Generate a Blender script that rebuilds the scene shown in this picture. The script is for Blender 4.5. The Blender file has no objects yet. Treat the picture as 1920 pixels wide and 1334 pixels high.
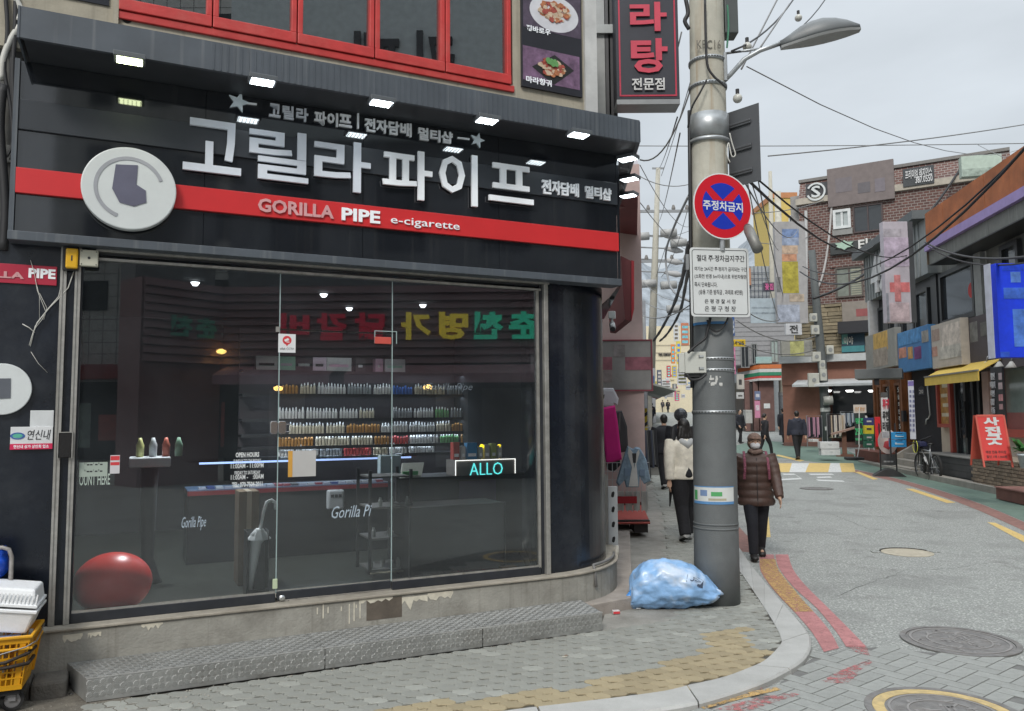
import bpy, bmesh, math, random
from mathutils import Vector, Matrix
random.seed(7)
S = bpy.context.scene
COL = S.collection
R = math.radians

# ---------------------------------------------------------------- camera, sky, sun, exposure
PITCH, ROLL, FPX, CAMH = R(4.4), R(0.435), 1480.0, 1.70
cam = bpy.data.cameras.new('camera'); cam.sensor_width = 36.0; cam.lens = FPX / 1920 * 36
cam.clip_start = 0.05; cam.clip_end = 3000
CAM = bpy.data.objects.new('camera', cam); COL.objects.link(CAM); S.camera = CAM
_rx = Vector((1, 0, 0)); _fw = Vector((0, math.cos(PITCH), math.sin(PITCH))); _up = Vector((0, -math.sin(PITCH), math.cos(PITCH)))
# picture rolled counter-clockwise: camera rolled clockwise
_x = _rx * math.cos(ROLL) - _up * math.sin(ROLL); _y = _rx * math.sin(ROLL) + _up * math.cos(ROLL)
_m = Matrix((_x, _y, -_fw)).transposed().to_4x4(); _m.translation = (0, 0, CAMH)
CAM.matrix_world = _m

w = bpy.data.worlds.new('World'); S.world = w; w.use_nodes = True
wn, wl = w.node_tree.nodes, w.node_tree.links
wn.clear()
wo = wn.new('ShaderNodeOutputWorld'); bg = wn.new('ShaderNodeBackground'); bg.inputs[1].default_value = 0.1
sky = wn.new('ShaderNodeTexSky'); sky.sky_type = 'NISHITA'; sky.sun_disc = False
SUN_EL, SUN_AZ = R(42), R(196)
sky.sun_elevation = SUN_EL; sky.sun_rotation = SUN_AZ; sky.air_density = 1.2; sky.dust_density = 3.0
tc = wn.new('ShaderNodeTexCoord'); sep = wn.new('ShaderNodeSeparateXYZ'); wl.new(tc.outputs['Generated'], sep.inputs[0])
def wmath(op, a, b=None):
    n = wn.new('ShaderNodeMath'); n.operation = op
    for i, s in enumerate((a, b)):
        if s is None: continue
        if isinstance(s, (int, float)): n.inputs[i].default_value = s
        else: wl.new(s, n.inputs[i])
    return n.outputs[0]
zc = wmath('MAXIMUM', sep.outputs[2], 0.0)
lum = wmath('ADD', wmath('MULTIPLY', wmath('POWER', zc, 4.0), 16.0), 5.3)     # overcast sky, brighter towards the zenith
mp = wn.new('ShaderNodeMapping'); mp.inputs['Scale'].default_value = (1.0, 1.0, 3.2); wl.new(tc.outputs['Generated'], mp.inputs[0])
nz = wn.new('ShaderNodeTexNoise'); nz.inputs['Scale'].default_value = 2.6; nz.inputs['Detail'].default_value = 5; nz.inputs['Roughness'].default_value = .5
wl.new(mp.outputs[0], nz.inputs['Vector'])
lum = wmath('MULTIPLY', lum, wmath('ADD', wmath('MULTIPLY', nz.outputs[0], 0.60), 0.71))
cc = wn.new('ShaderNodeCombineColor')
wl.new(wmath('MULTIPLY', lum, 0.93), cc.inputs[0]); wl.new(wmath('MULTIPLY', lum, 1.0), cc.inputs[1]); wl.new(wmath('MULTIPLY', lum, 1.06), cc.inputs[2])
mx = wn.new('ShaderNodeMixRGB'); mx.inputs[0].default_value = 0.9
wl.new(sky.outputs[0], mx.inputs[1]); wl.new(cc.outputs[0], mx.inputs[2]); wl.new(mx.outputs[0], bg.inputs[0]); wl.new(bg.outputs[0], wo.inputs[0])

sl = bpy.data.lights.new('sun', 'SUN'); sl.energy = 1.5; sl.angle = R(14); sl.color = (1, .96, .9)
so = bpy.data.objects.new('sun', sl); COL.objects.link(so)
_sd = Vector((math.sin(SUN_AZ) * math.cos(SUN_EL), math.cos(SUN_AZ) * math.cos(SUN_EL), math.sin(SUN_EL)))
so.rotation_euler = _sd.to_track_quat('Z', 'Y').to_euler(); so.location = (0, 0, 30)

vs = S.view_settings; vs.view_transform = 'Standard'; vs.look = 'None'; vs.gamma = 1; vs.exposure = 0.4; vs.use_curve_mapping = False
S.cycles.max_bounces = 8; S.cycles.transparent_max_bounces = 16; S.cycles.caustics_reflective = False; S.cycles.caustics_refractive = False
S.cycles.use_denoising = True

# ---------------------------------------------------------------- frames: local x to the right, y up, z out of the surface
def fr(o, heading):
    h = R(heading); x = Vector((math.sin(h), math.cos(h), 0)); y = Vector((0, 0, 1)); z = x.cross(y)
    m = Matrix((x, y, z)).transposed().to_4x4(); m.translation = Vector(o); return m
WORLD = Matrix.Identity(4)
def ray(px, py):
    u, v = (px - 960) / FPX, (py - 667) / FPX
    return _x * u - _y * v + _fw
def on(F, px, py, off=0.0):
    """where the sight line of a photo pixel meets the plane z=off of frame F: local (x, y)"""
    n = F.to_3x3().col[2]; o = F.translation + n * off
    d = ray(px, py); c = Vector((0, 0, CAMH)); t = (o - c).dot(n) / d.dot(n)
    p = F.inverted() @ (c + d * t); return p.x, p.y
def box_on(F, a, b, off=0.0):
    x0, y1 = on(F, a[0], a[1], off); x1, y0 = on(F, b[0], b[1], off)
    return min(x0, x1), max(x0, x1), min(y0, y1), max(y0, y1)
def gz(y):
    if y < 19: return 0.0
    if y < 27: return .024 * (y - 19) ** 2 / 16
    return .096 + .024 * (y - 27)
def ground(px, py, z=0.0):
    d = ray(px, py); y = 10.0
    for _ in range(40):
        t = (gz(y) + z - CAMH) / d.z if d.z < -1e-5 else 50
        if t < 0: t = 50
        y = .5 * y + .5 * min(d.y * t, 400)
    return Vector((d.x * t, d.y * t, gz(d.y * t) + z))
def at(px, py, D):
    d = ray(px, py); return Vector((0, 0, CAMH)) + d * (D / d.y)

# ---------------------------------------------------------------- mesh builder
class MB:
    def __init__(s): s.v = []; s.f = []
    def add(s, vs, fs):
        n = len(s.v); s.v += [tuple(p) for p in vs]; s.f += [tuple(i + n for i in f) for f in fs]; return s
    def box(s, x0, x1, y0, y1, z0, z1):
        if x0 > x1: x0, x1 = x1, x0
        if y0 > y1: y0, y1 = y1, y0
        if z0 > z1: z0, z1 = z1, z0
        return s.add([(x0,y0,z0),(x1,y0,z0),(x1,y1,z0),(x0,y1,z0),(x0,y0,z1),(x1,y0,z1),(x1,y1,z1),(x0,y1,z1)],
                     [(3,2,1,0),(4,5,6,7),(0,1,5,4),(1,2,6,5),(2,3,7,6),(3,0,4,7)])
    def prism(s, poly, z0, z1):
        n = len(poly)
        a = sum(poly[i][0]*poly[(i+1)%n][1]-poly[(i+1)%n][0]*poly[i][1] for i in range(n))
        if a < 0: poly = poly[::-1]
        if z0 > z1: z0, z1 = z1, z0
        return s.add([(p[0],p[1],z0) for p in poly]+[(p[0],p[1],z1) for p in poly],
                     [tuple(range(n-1,-1,-1)), tuple(range(n,2*n))]+[(i,(i+1)%n,n+(i+1)%n,n+i) for i in range(n)])
    def prism_y(s, poly, y0, y1):
        """poly in (x, z), extruded along y"""
        t = MB().prism([(p[0], -p[1]) for p in poly], y0, y1)
        return s.add([(v[0], v[2], -v[1]) for v in t.v], t.f)
    def prism_x(s, poly, x0, x1):
        """poly in (z, y), extruded along x"""
        t = MB().prism([(-p[0], p[1]) for p in poly], x0, x1)
        return s.add([(v[2], v[1], -v[0]) for v in t.v], t.f)
    def sheet(s, poly, z=0.0):
        return s.add([(p[0], p[1], z if len(p) < 3 else p[2]) for p in poly], [tuple(range(len(poly)))])
    def rings(s, rs, cap=True, close=True):
        n = len(rs[0]); b = len(s.v)
        for r_ in rs: s.v += [tuple(p) for p in r_]
        for k in range(len(rs)-1):
            for i in range(n if close else n-1):
                j = (i+1) % n; s.f.append((b+k*n+i, b+k*n+j, b+(k+1)*n+j, b+(k+1)*n+i))
        if cap:
            s.f.append(tuple(b+i for i in range(n-1,-1,-1))); s.f.append(tuple(b+(len(rs)-1)*n+i for i in range(n)))
        return s
    def tube(s, pts, r, seg=8, cap=True):
        pts = [Vector(p) for p in pts]; rs = []; up = None
        for i, p in enumerate(pts):
            d = (pts[min(i+1,len(pts)-1)] - pts[max(i-1,0)])
            if d.length < 1e-9: d = Vector((0,1,0))
            d.normalize()
            if up is None: up = Vector((0,1,0)) if abs(d.y) < .9 else Vector((1,0,0))
            a = d.cross(up)
            if a.length < 1e-4: a = d.cross(Vector((1,0,.3)))
            a.normalize(); b = d.cross(a); up = -b
            q = r[i] if isinstance(r, (list, tuple)) else r
            qa, qb = q if isinstance(q, (list, tuple)) else (q, q)
            rs.append([p + a*(qa*math.cos(2*math.pi*k/seg)) + b*(qb*math.sin(2*math.pi*k/seg)) for k in range(seg)])
        return s.rings(rs, cap)
    def lathe(s, prof, c=(0,0,0), seg=16, axis='y', cap=True):
        rs = []
        for r_, h in prof:
            ring = []
            for k in range(seg):
                a = -2*math.pi*k/seg; u, v = r_*math.cos(a), r_*math.sin(a)
                ring.append((c[0]+u, c[1]+h, c[2]+v) if axis == 'y' else (c[0]+u, c[1]-v, c[2]+h) if axis == 'z' else (c[0]+h, c[1]+u, c[2]+v))
            rs.append(ring)
        return s.rings(rs, cap)
    def ball(s, c, r, seg=16, n=10):
        rr = r if isinstance(r, (list, tuple)) else (r, r, r); rs = []
        for i in range(n+1):
            t = math.pi*max(.02, min(.98, i/n)); h = -math.cos(t); q = math.sin(t)
            rs.append([(c[0]+rr[0]*q*math.cos(-2*math.pi*k/seg), c[1]+rr[1]*h, c[2]+rr[2]*q*math.sin(-2*math.pi*k/seg)) for k in range(seg)])
        return s.rings(rs)
    def disc(s, cx, cy, r, z0, z1, seg=40, ry=None):
        return s.prism([(cx+r*math.cos(2*math.pi*k/seg), cy+(ry or r)*math.sin(2*math.pi*k/seg)) for k in range(seg)], z0, z1)
    def ringd(s, cx, cy, r0, r1, z0, z1, seg=40, a0=0, a1=360, k=1.0):
        """flat ring (or arc) of radius r0..r1, k = squash in y"""
        full = abs(a1-a0) >= 360; n = seg+1 if not full else seg
        A = [R(a0+(a1-a0)*i/seg) for i in range(n)]
        vs = []
        for a in A:
            for rr, z in ((r0,z0),(r1,z0),(r1,z1),(r0,z1)): vs.append((cx+rr*math.cos(a), cy+rr*math.sin(a)*k, z))
        fs = []
        for i in range(n if full else n-1):
            j = (i+1) % n
            for q in range(4):
                fs.append((i*4+q, j*4+q, j*4+(q+1)%4, i*4+(q+1)%4))
        if not full: fs += [(0,1,2,3), tuple((n-1)*4+q for q in (3,2,1,0))]
        return s.add(vs, fs)
    def xf(s, m):
        s.v = [tuple(m @ Vector(p)) for p in s.v]; return s
    def join(s, o): return s.add(o.v, o.f)
    def bounds(s):
        return [(min(p[i] for p in s.v), max(p[i] for p in s.v)) for i in range(3)]
    def mesh(s, name, off=None, smooth=False):
        me = bpy.data.meshes.new(name)
        me.from_pydata([(p[0]-off[0], p[1]-off[1], p[2]-off[2]) for p in s.v] if off else s.v, [], s.f)
        if smooth: me.polygons.foreach_set('use_smooth', [True]*len(me.polygons))
        me.update(); return me

BASE = {}
def rootof(o):
    while o.parent: o = o.parent
    return o
def link(name, me, mat=None):
    o = bpy.data.objects.new(name, me); COL.objects.link(o)
    if mat: me.materials.append(mat)
    return o
def tag(o, label=None, cat=None, group=None, kind=None):
    if label: o['label'] = label
    if cat: o['category'] = cat
    if group: o['group'] = group
    if kind: o['kind'] = kind
    return o
def thing(name, label, cat, F=WORLD, base=(0,0,0), group=None):
    o = bpy.data.objects.new(name, None); COL.objects.link(o); o.empty_display_size = .1
    o.matrix_world = F @ Matrix.Translation(base); BASE[o.name] = tuple(base)
    return tag(o, label, cat, group)
def finish(o, bevel=0, smooth=False):
    if bevel:
        m = o.modifiers.new('edge', 'BEVEL'); m.width = bevel; m.segments = 2; m.limit_method = 'ANGLE'; m.angle_limit = R(40)
    return o
def part(parent, name, mb, mat, bevel=0, smooth=False, label=None, kind=None):
    b = BASE.get(rootof(parent).name, (0,0,0))
    o = link(name, mb.mesh(name, b, smooth), mat); o.parent = parent
    finish(o, bevel); tag(o, label=label, kind=kind); return o
def single(name, label, cat, mb, mat, F=WORLD, bevel=0, smooth=False, group=None, kind=None, base=None):
    if base is None:
        B = mb.bounds(); c = [(a+b)/2 for a, b in B]; up = 2 if F is WORLD else 1; c[up] = B[up][0]; base = tuple(c)
    o = link(name, mb.mesh(name, base, smooth), mat); o.matrix_world = F @ Matrix.Translation(base); BASE[o.name] = base
    finish(o, bevel); return tag(o, label, cat, group, kind)
def struct(name, mb, mat, parent=None, bevel=0, smooth=False, F=WORLD):
    o = link(name, mb.mesh(name, None, smooth), mat)
    if parent: o.parent = parent
    else: o['kind'] = 'structure'; o.matrix_world = F
    BASE[o.name] = (0,0,0); return finish(o, bevel)
def copy_tree(o, parent=None):
    c = o.copy(); COL.objects.link(c); c.parent = parent; BASE[c.name] = BASE.get(o.name, (0,0,0))
    for ch in list(o.children): copy_tree(ch, c)
    return c

# lettering
_tc = bpy.data.curves.new('lettering', 'FONT'); _to = bpy.data.objects.new('lettering', _tc); _ts = bpy.data.scenes.new('lettering_desk'); _ts.collection.objects.link(_to)
def text_mb(s, rect, z=0, depth=.002, bold=0.0, spacing=1.0, slant=0.0, line=1.0, align='LEFT', fit=True, res=2):
    _tc.body = s; _tc.extrude = .5; _tc.offset = bold; _tc.space_character = spacing; _tc.shear = slant; _tc.resolution_u = res
    _tc.space_line = line; _tc.align_x = align
    _vl = _ts.view_layers[0]; _vl.update(); dg = _vl.depsgraph
    me = bpy.data.meshes.new_from_object(_to.evaluated_get(dg))
    vs = [v.co.copy() for v in me.vertices]; fs = [tuple(p.vertices) for p in me.polygons]; bpy.data.meshes.remove(me)
    x0, x1 = min(v.x for v in vs), max(v.x for v in vs); y0, y1 = min(v.y for v in vs), max(v.y for v in vs)
    a0, a1, b0, b1 = rect
    sx = (a1-a0)/(x1-x0); sy = (b1-b0)/(y1-y0)
    if not fit: sx = sy = min(sx, sy)
    cx, cy = (a0+a1)/2, (b0+b1)/2
    return MB().add([(cx+(v.x-(x0+x1)/2)*sx, cy+(v.y-(y0+y1)/2)*sy, z+(v.z+.5)*depth) for v in vs], fs)

# ---------------------------------------------------------------- materials
MATS = {}
def mat(name, col, rough=.6, metal=0.0, var=.12, scale=5.0, bump=0.0, bscale=60.0, spec=.5, streak=0.0, streak_col=None, dirt=0.0,
        dirt_col=(.08,.07,.055), emit=None, es=1.0, rnd=0.0, coat=0.0, up='y', alpha=None, trans=0.0, wear=None, wear_col=None):
    if name in MATS: return MATS[name]
    m = bpy.data.materials.new(name); m.use_nodes = True; N, L = m.node_tree.nodes, m.node_tree.links
    P = N['Principled BSDF']; P.inputs['Roughness'].default_value = rough; P.inputs['Metallic'].default_value = metal
    P.inputs['Specular IOR Level'].default_value = spec; P.inputs['Coat Weight'].default_value = coat
    if trans: P.inputs['Transmission Weight'].default_value = trans
    t = N.new('ShaderNodeTexCoord'); co = t.outputs['Object']
    n = N.new('ShaderNodeTexNoise'); n.inputs['Scale'].default_value = scale; n.inputs['Detail'].default_value = 6; n.inputs['Roughness'].default_value = .62
    L.new(co, n.inputs['Vector'])
    mr = N.new('ShaderNodeMapRange'); mr.inputs[1].default_value = .3; mr.inputs[2].default_value = .7; mr.inputs[3].default_value = 1-var; mr.inputs[4].default_value = 1+var
    L.new(n.outputs[0], mr.inputs[0]); val = mr.outputs[0]
    if rnd:
        oi = N.new('ShaderNodeObjectInfo'); g = N.new('ShaderNodeNewGeometry'); ad = N.new('ShaderNodeMath'); ad.operation = 'ADD'
        L.new(oi.outputs['Random'], ad.inputs[0]); L.new(g.outputs['Random Per Island'], ad.inputs[1])
        fc = N.new('ShaderNodeMath'); fc.operation = 'FRACT'; L.new(ad.outputs[0], fc.inputs[0])
        m2 = N.new('ShaderNodeMapRange'); m2.inputs[3].default_value = 1-rnd; m2.inputs[4].default_value = 1+rnd; L.new(fc.outputs[0], m2.inputs[0])
        mu = N.new('ShaderNodeMath'); mu.operation = 'MULTIPLY'; L.new(val, mu.inputs[0]); L.new(m2.outputs[0], mu.inputs[1]); val = mu.outputs[0]
    vm = N.new('ShaderNodeVectorMath'); vm.operation = 'SCALE'; vm.inputs[0].default_value = col; L.new(val, vm.inputs['Scale']); c = vm.outputs[0]
    def over(c, fac, colr):
        q = N.new('ShaderNodeMixRGB'); L.new(fac, q.inputs[0]); L.new(c, q.inputs[1]); q.inputs[2].default_value = (*colr, 1); return q.outputs[0]
    def ramp(src, lo, hi, top):
        r_ = N.new('ShaderNodeMapRange'); r_.inputs[1].default_value = lo; r_.inputs[2].default_value = hi; r_.inputs[3].default_value = 0; r_.inputs[4].default_value = top
        L.new(src, r_.inputs[0]); return r_.outputs[0]
    if streak:
        mp = N.new('ShaderNodeMapping'); mp.inputs['Scale'].default_value = (22, .7, 22) if up == 'y' else (22, 22, .7); L.new(co, mp.inputs[0])
        n2 = N.new('ShaderNodeTexNoise'); n2.inputs['Scale'].default_value = 1.0; n2.inputs['Detail'].default_value = 3; L.new(mp.outputs[0], n2.inputs['Vector'])
        c = over(c, ramp(n2.outputs[0], .56, .74, streak), streak_col or tuple(min(1, x*3+.1) for x in col))
    if dirt:
        n3 = N.new('ShaderNodeTexNoise'); n3.inputs['Scale'].default_value = scale*.6; n3.inputs['Detail'].default_value = 8; n3.inputs['Roughness'].default_value = .7; L.new(co, n3.inputs['Vector'])
        c = over(c, ramp(n3.outputs[0], .48, .72, dirt), dirt_col)
    if wear is not None:
        n4 = N.new('ShaderNodeTexNoise'); n4.inputs['Scale'].default_value = 26; n4.inputs['Detail'].default_value = 9; n4.inputs['Roughness'].default_value = .8; L.new(co, n4.inputs['Vector'])
        fac = ramp(n4.outputs[0], wear-.03, wear+.12, 1.0)
        if wear_col: c = over(c, fac, wear_col)
    L.new(c, P.inputs['Base Color'])
    if bump:
        nb = N.new('ShaderNodeTexNoise'); nb.inputs['Scale'].default_value = bscale; nb.inputs['Detail'].default_value = 4; L.new(co, nb.inputs['Vector'])
        b = N.new('ShaderNodeBump'); b.inputs['Strength'].default_value = bump; b.inputs['Distance'].default_value = .01; L.new(nb.outputs[0], b.inputs['Height']); L.new(b.outputs[0], P.inputs['Normal'])
    if emit: P.inputs['Emission Color'].default_value = (*emit, 1); P.inputs['Emission Strength'].default_value = es
    out = N['Material Output']
    if wear is not None and not wear_col:
        tr = N.new('ShaderNodeBsdfTransparent'); ms = N.new('ShaderNodeMixShader'); L.new(fac, ms.inputs[0]); L.new(P.outputs[0], ms.inputs[1]); L.new(tr.outputs[0], ms.inputs[2]); L.new(ms.outputs[0], out.inputs[0])
    if alpha is not None: P.inputs['Alpha'].default_value = alpha
    MATS[name] = m; return m
def glass(name, tint=(.86,.9,.9), ior=1.5, rough=0.0, haze=0.0):
    if name in MATS: return MATS[name]
    m = bpy.data.materials.new(name); m.use_nodes = True; N, L = m.node_tree.nodes, m.node_tree.links; N.remove(N['Principled BSDF'])
    tr = N.new('ShaderNodeBsdfTransparent'); tr.inputs[0].default_value = (*tint, 1); gl = N.new('ShaderNodeBsdfGlossy'); gl.inputs['Roughness'].default_value = rough
    fz = N.new('ShaderNodeFresnel'); fz.inputs[0].default_value = ior; ms = N.new('ShaderNodeMixShader')
    L.new(fz.outputs[0], ms.inputs[0]); L.new(tr.outputs[0], ms.inputs[1]); L.new(gl.outputs[0], ms.inputs[2]); o = ms.outputs[0]
    if haze:                                        # dust and smears, plus a bluish veil standing in for milky reflections
        t = N.new('ShaderNodeTexCoord'); n = N.new('ShaderNodeTexNoise'); n.inputs['Scale'].default_value = 2.2; n.inputs['Detail'].default_value = 7; L.new(t.outputs['Object'], n.inputs['Vector'])
        r_ = N.new('ShaderNodeMapRange'); r_.inputs[1].default_value = .35; r_.inputs[2].default_value = .75; r_.inputs[3].default_value = haze*.3; r_.inputs[4].default_value = haze; L.new(n.outputs[0], r_.inputs[0])
        df = N.new('ShaderNodeBsdfDiffuse'); df.inputs[0].default_value = (.42,.50,.56,1); m2 = N.new('ShaderNodeMixShader'); L.new(r_.outputs[0], m2.inputs[0]); L.new(o, m2.inputs[1]); L.new(df.outputs[0], m2.inputs[2]); o = m2.outputs[0]
    L.new(o, N['Material Output'].inputs[0]); MATS[name] = m; return m
# ================================================================ THE GROUND
RZ = -0.04                                              # road lies 4 cm under the pavement
FD, FH = 6.068, 64.48                                   # shop front: distance and heading
_h = R(FH); FU = Vector((math.sin(_h), math.cos(_h), 0)); FN = Vector((math.cos(_h), -math.sin(_h), 0))
FF = fr(-FD * FN, FH)                                   # shop-front frame: x along the front, y up, z towards the street
SD = Vector((math.sin(R(8)), math.cos(R(8)), 0))        # direction of the street
asphalt = mat('asphalt', (.265,.275,.26), rough=.9, var=.06, scale=2.0, bump=.8, bscale=90, dirt=.10, dirt_col=(.2,.21,.2), up='z')
def speckle(m, col, sc=260, lo=.55, amt=.5):
    N, L = m.node_tree.nodes, m.node_tree.links; P = N['Principled BSDF']; src = P.inputs['Base Color'].links[0].from_socket
    t = N.new('ShaderNodeTexCoord'); v = N.new('ShaderNodeTexNoise'); v.inputs['Scale'].default_value = sc; v.inputs['Detail'].default_value = 2; L.new(t.outputs['Object'], v.inputs['Vector'])
    r_ = N.new('ShaderNodeMapRange'); r_.inputs[1].default_value = lo; r_.inputs[2].default_value = lo+.12; r_.inputs[4].default_value = amt; L.new(v.outputs[0], r_.inputs[0])
    q = N.new('ShaderNodeMixRGB'); L.new(r_.outputs[0], q.inputs[0]); L.new(src, q.inputs[1]); q.inputs[2].default_value = (*col, 1); L.new(q.outputs[0], P.inputs['Base Color'])
speckle(asphalt, (.52,.53,.50), 62, .53, .75); speckle(asphalt, (.10,.10,.10), 48, .56, .75); speckle(asphalt, (.15,.15,.145), .9, .52, .32); speckle(asphalt, (.13,.125,.12), 2.7, .63, .5)
def sheet_grid(xs, ys, z):
    m = MB(); nx = len(xs)
    m.v = [(x, y, gz(y) + z) for y in ys for x in xs]
    m.f = [(j*nx+i, j*nx+i+1, (j+1)*nx+i+1, (j+1)*nx+i) for j in range(len(ys)-1) for i in range(nx-1)]
    return m
ys = [-120,-40,-10,0,4,8,12,16,19,20,21,22,23,24,25,26,27,40,60,100,160,240,320]
road = struct('road', sheet_grid([-200,-20,0,5,10,15,20,40,200], ys, RZ), asphalt)

# kerb: traced edge of the pavement corner
K_out = [(300,1460),(560,1437),(800,1402),(960,1372),(1100,1350),(1240,1331),(1313,1318),(1414,1287),(1472,1260),(1509,1235),(1521,1206),(1509,1177),(1458,1119),(1407,1057),(1383,1021)]
K_in = [(300,1408),(560,1388),(800,1358),(945,1334),(1090,1317),(1240,1298),(1290,1286),(1356,1271),(1410,1251),(1436,1238),(1461,1213),(1465,1198),(1447,1162),(1414,1111),(1385,1068)]
def smooth(pts, n=3):
    out = []
    for i in range(len(pts)-1):
        p0, p1, p2, p3 = pts[max(i-1,0)], pts[i], pts[i+1], pts[min(i+2,len(pts)-1)]
        for k in range(n):
            t = k/n; out.append(tuple(.5*((2*p1[a])+(-p0[a]+p2[a])*t+(2*p0[a]-5*p1[a]+4*p2[a]-p3[a])*t*t+(-p0[a]+3*p1[a]-3*p2[a]+p3[a])*t**3) for a in range(2)))
    return out + [tuple(pts[-1][:2])]
KO = smooth([ground(*p).to_2d() for p in K_out]); KI = smooth([ground(*p).to_2d() for p in K_in])
def ext(p, d): return (p[0]+SD.x*d, p[1]+SD.y*d)
ko_end, ki_end = KO[-1], KI[-1]
wid = .2
KI[-1] = (KO[-1][0]-.26, KO[-1][1]-.02)
for d in (1.5,3,4.5,6,8,10,13,16,20,25,30): KO.append(ext(ko_end, d)); KI.append((ext(ko_end, d)[0]-.24, ext(ko_end, d)[1]))
granite = mat('kerb_granite', (.40,.40,.385), rough=.8, var=.1, scale=4, bump=.25, bscale=300, dirt=.25, dirt_col=(.2,.19,.17), rnd=.06, up='z')
speckle(granite, (.12,.12,.12), 190, .6, .5); speckle(granite, (.62,.61,.6), 210, .6, .45)
joint = mat('paver_joint', (.085,.08,.068), rough=.95, var=.25, scale=30, up='z')
bed = MB(); bp = [(-30,-12),(KO[0][0]-3,-12)] + KO + [(-30,55)]
yl = sorted(set([p[1] for p in KO] + [19+k*.5 for k in range(17)] + [35,45,60,80,120]))
def kx(y):
    for a_, b_ in zip(KO, KO[1:]):
        if a_[1] <= y <= b_[1]: return a_[0]+(b_[0]-a_[0])*(y-a_[1])/max(1e-6, b_[1]-a_[1])
    return KO[-1][0]
yl = [y for y in yl if y >= KO[0][1]]
bed.v = [p for y in yl for p in ((-30, y, gz(y)-.012), (kx(y)-.02, y, gz(y)-.012))]; bed.f = [(2*i, 2*i+1, 2*i+3, 2*i+2) for i in range(len(yl)-1)]
pavement = struct('pavement', bed, joint)
kerb = bpy.data.objects.new('kerb', None); COL.objects.link(kerb); kerb['kind'] = 'structure'; BASE['kerb'] = (0,0,0)
def lens_(P):
    L_ = [0]
    for a, b in zip(P, P[1:]): L_.append(L_[-1]+math.hypot(b[0]-a[0], b[1]-a[1]))
    return L_
LO = lens_(KO)
cuts = [0]; 
while cuts[-1] < LO[-1]-.5: cuts.append(cuts[-1] + (.98 if LO[-1]-cuts[-1] > 1.5 else 1.4))
def interp(P, L_, s):
    for i in range(len(P)-1):
        if L_[i+1] >= s or i == len(P)-2:
            t = (s-L_[i])/max(1e-6, L_[i+1]-L_[i]); return (P[i][0]+(P[i+1][0]-P[i][0])*t, P[i][1]+(P[i+1][1]-P[i][1])*t)
def kin(s):   # inner edge at the same share of the path
    return interp(KI, LO, s)
for a, b in zip(cuts, cuts[1:]):
    b2 = min(b-.012, LO[-1]); n = 9; m = MB(); top = []; 
    ss = [a+(b2-a)*k/n for k in range(n+1)]
    rs = []
    for s in ss:
        o, i = interp(KO, LO, s), kin(s); z = gz(o[1]); c = .012
        ox, oy = o[0]+(i[0]-o[0])*.06, o[1]+(i[1]-o[1])*.06
        rs.append([(o[0],o[1],z-.14),(o[0],o[1],z+.004-c),(ox,oy,z+.006),(i[0],i[1],z+.004),(i[0],i[1],z-.14)])
    m.rings(rs); struct('kerbstone', m, granite, kerb)

# interlocking pavers, wavy edged
paver_grey = mat('paver_grey', (.27,.275,.25), rough=.9, var=.12, scale=9, bump=.4, bscale=160, dirt=.45, dirt_col=(.16,.145,.115), rnd=.06, up='z')
paver_pale = mat('paver_pale', (.325,.33,.30), rough=.9, var=.12, scale=9, bump=.4, bscale=160, dirt=.25, dirt_col=(.2,.19,.16), up='z')
paver_tan = mat('paver_tan', (.325,.27,.17), rough=.9, var=.14, scale=8, bump=.4, bscale=160, dirt=.4, dirt_col=(.16,.13,.08), rnd=.12, up='z')
TW, TH, WA, GAP = .118, .108, .011, .0028
def wavy(wd, hd, wa, gap, full=8):
    """outline of one wavy paver centred on its cell (x 0..wd, y 0..hd)"""
    n = full; P = []
    for k in range(n): t = k/n; P.append((t*wd, wa*math.sin(2*math.pi*t)))
    for k in range(n): t = k/n; P.append((wd+wa*math.sin(2*math.pi*t), t*hd))
    for k in range(n): t = 1-k/n; P.append((t*wd, hd+wa*math.sin(2*math.pi*t)))
    for k in range(n): t = 1-k/n; P.append((wa*math.sin(2*math.pi*t), t*hd))
    return P
def shrink(P, g):
    n = len(P); out = []
    for i in range(n):
        a, b = Vector(P[i-1]), Vector(P[(i+1) % n]); d = (b-a).normalized(); out.append((P[i][0]-d.y*g, P[i][1]+d.x*g))
    return out
def paver_mb(wd, hd, wa):
    P = wavy(wd, hd, wa, GAP, 6); A = shrink(P, GAP*.5); B = shrink(P, GAP*.5+.004); m = MB(); n = len(P)
    m.v = [(p[0]-wd/2, p[1]-hd/2, -.011) for p in A] + [(p[0]-wd/2, p[1]-hd/2, -.003) for p in A] + [(p[0]-wd/2, p[1]-hd/2, 0) for p in B]
    for q in range(2):
        for i in range(n): j = (i+1) % n; m.f.append((q*n+i, q*n+j, (q+1)*n+j, (q+1)*n+i))
    m.f.append(tuple(range(2*n, 3*n))); return m
def inside(p, poly):
    c = False; n = len(poly)
    for i in range(n):
        a, b = poly[i], poly[i-1]
        if (a[1] > p[1]) != (b[1] > p[1]) and p[0] < (b[0]-a[0])*(p[1]-a[1])/(b[1]-a[1])+a[0]: c = not c
    return c
def facw(t, off): p = FF @ Vector((t, 0, off)); return (p.x, p.y)
KM = [interp(KI, LO, s_) for s_ in LO]
b_in = smooth([ground(*p).to_2d() for p in [(300,1392),(560,1365),(723,1326),(923,1307),(1104,1282),(1240,1247),(1320,1221)]]) 
patch = [ground(*p).to_2d() for p in [(1320,1221),(1316,1184),(1397,1179),(1414,1216),(1454,1217),(1462,1214)]]
tan_poly = b_in + [tuple(p) for p in patch[1:]] + [p for p in KM if p[1] < ground(1461,1213).y+.001][::-1]
tan_poly = [tuple(p[:2]) for p in tan_poly]
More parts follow.
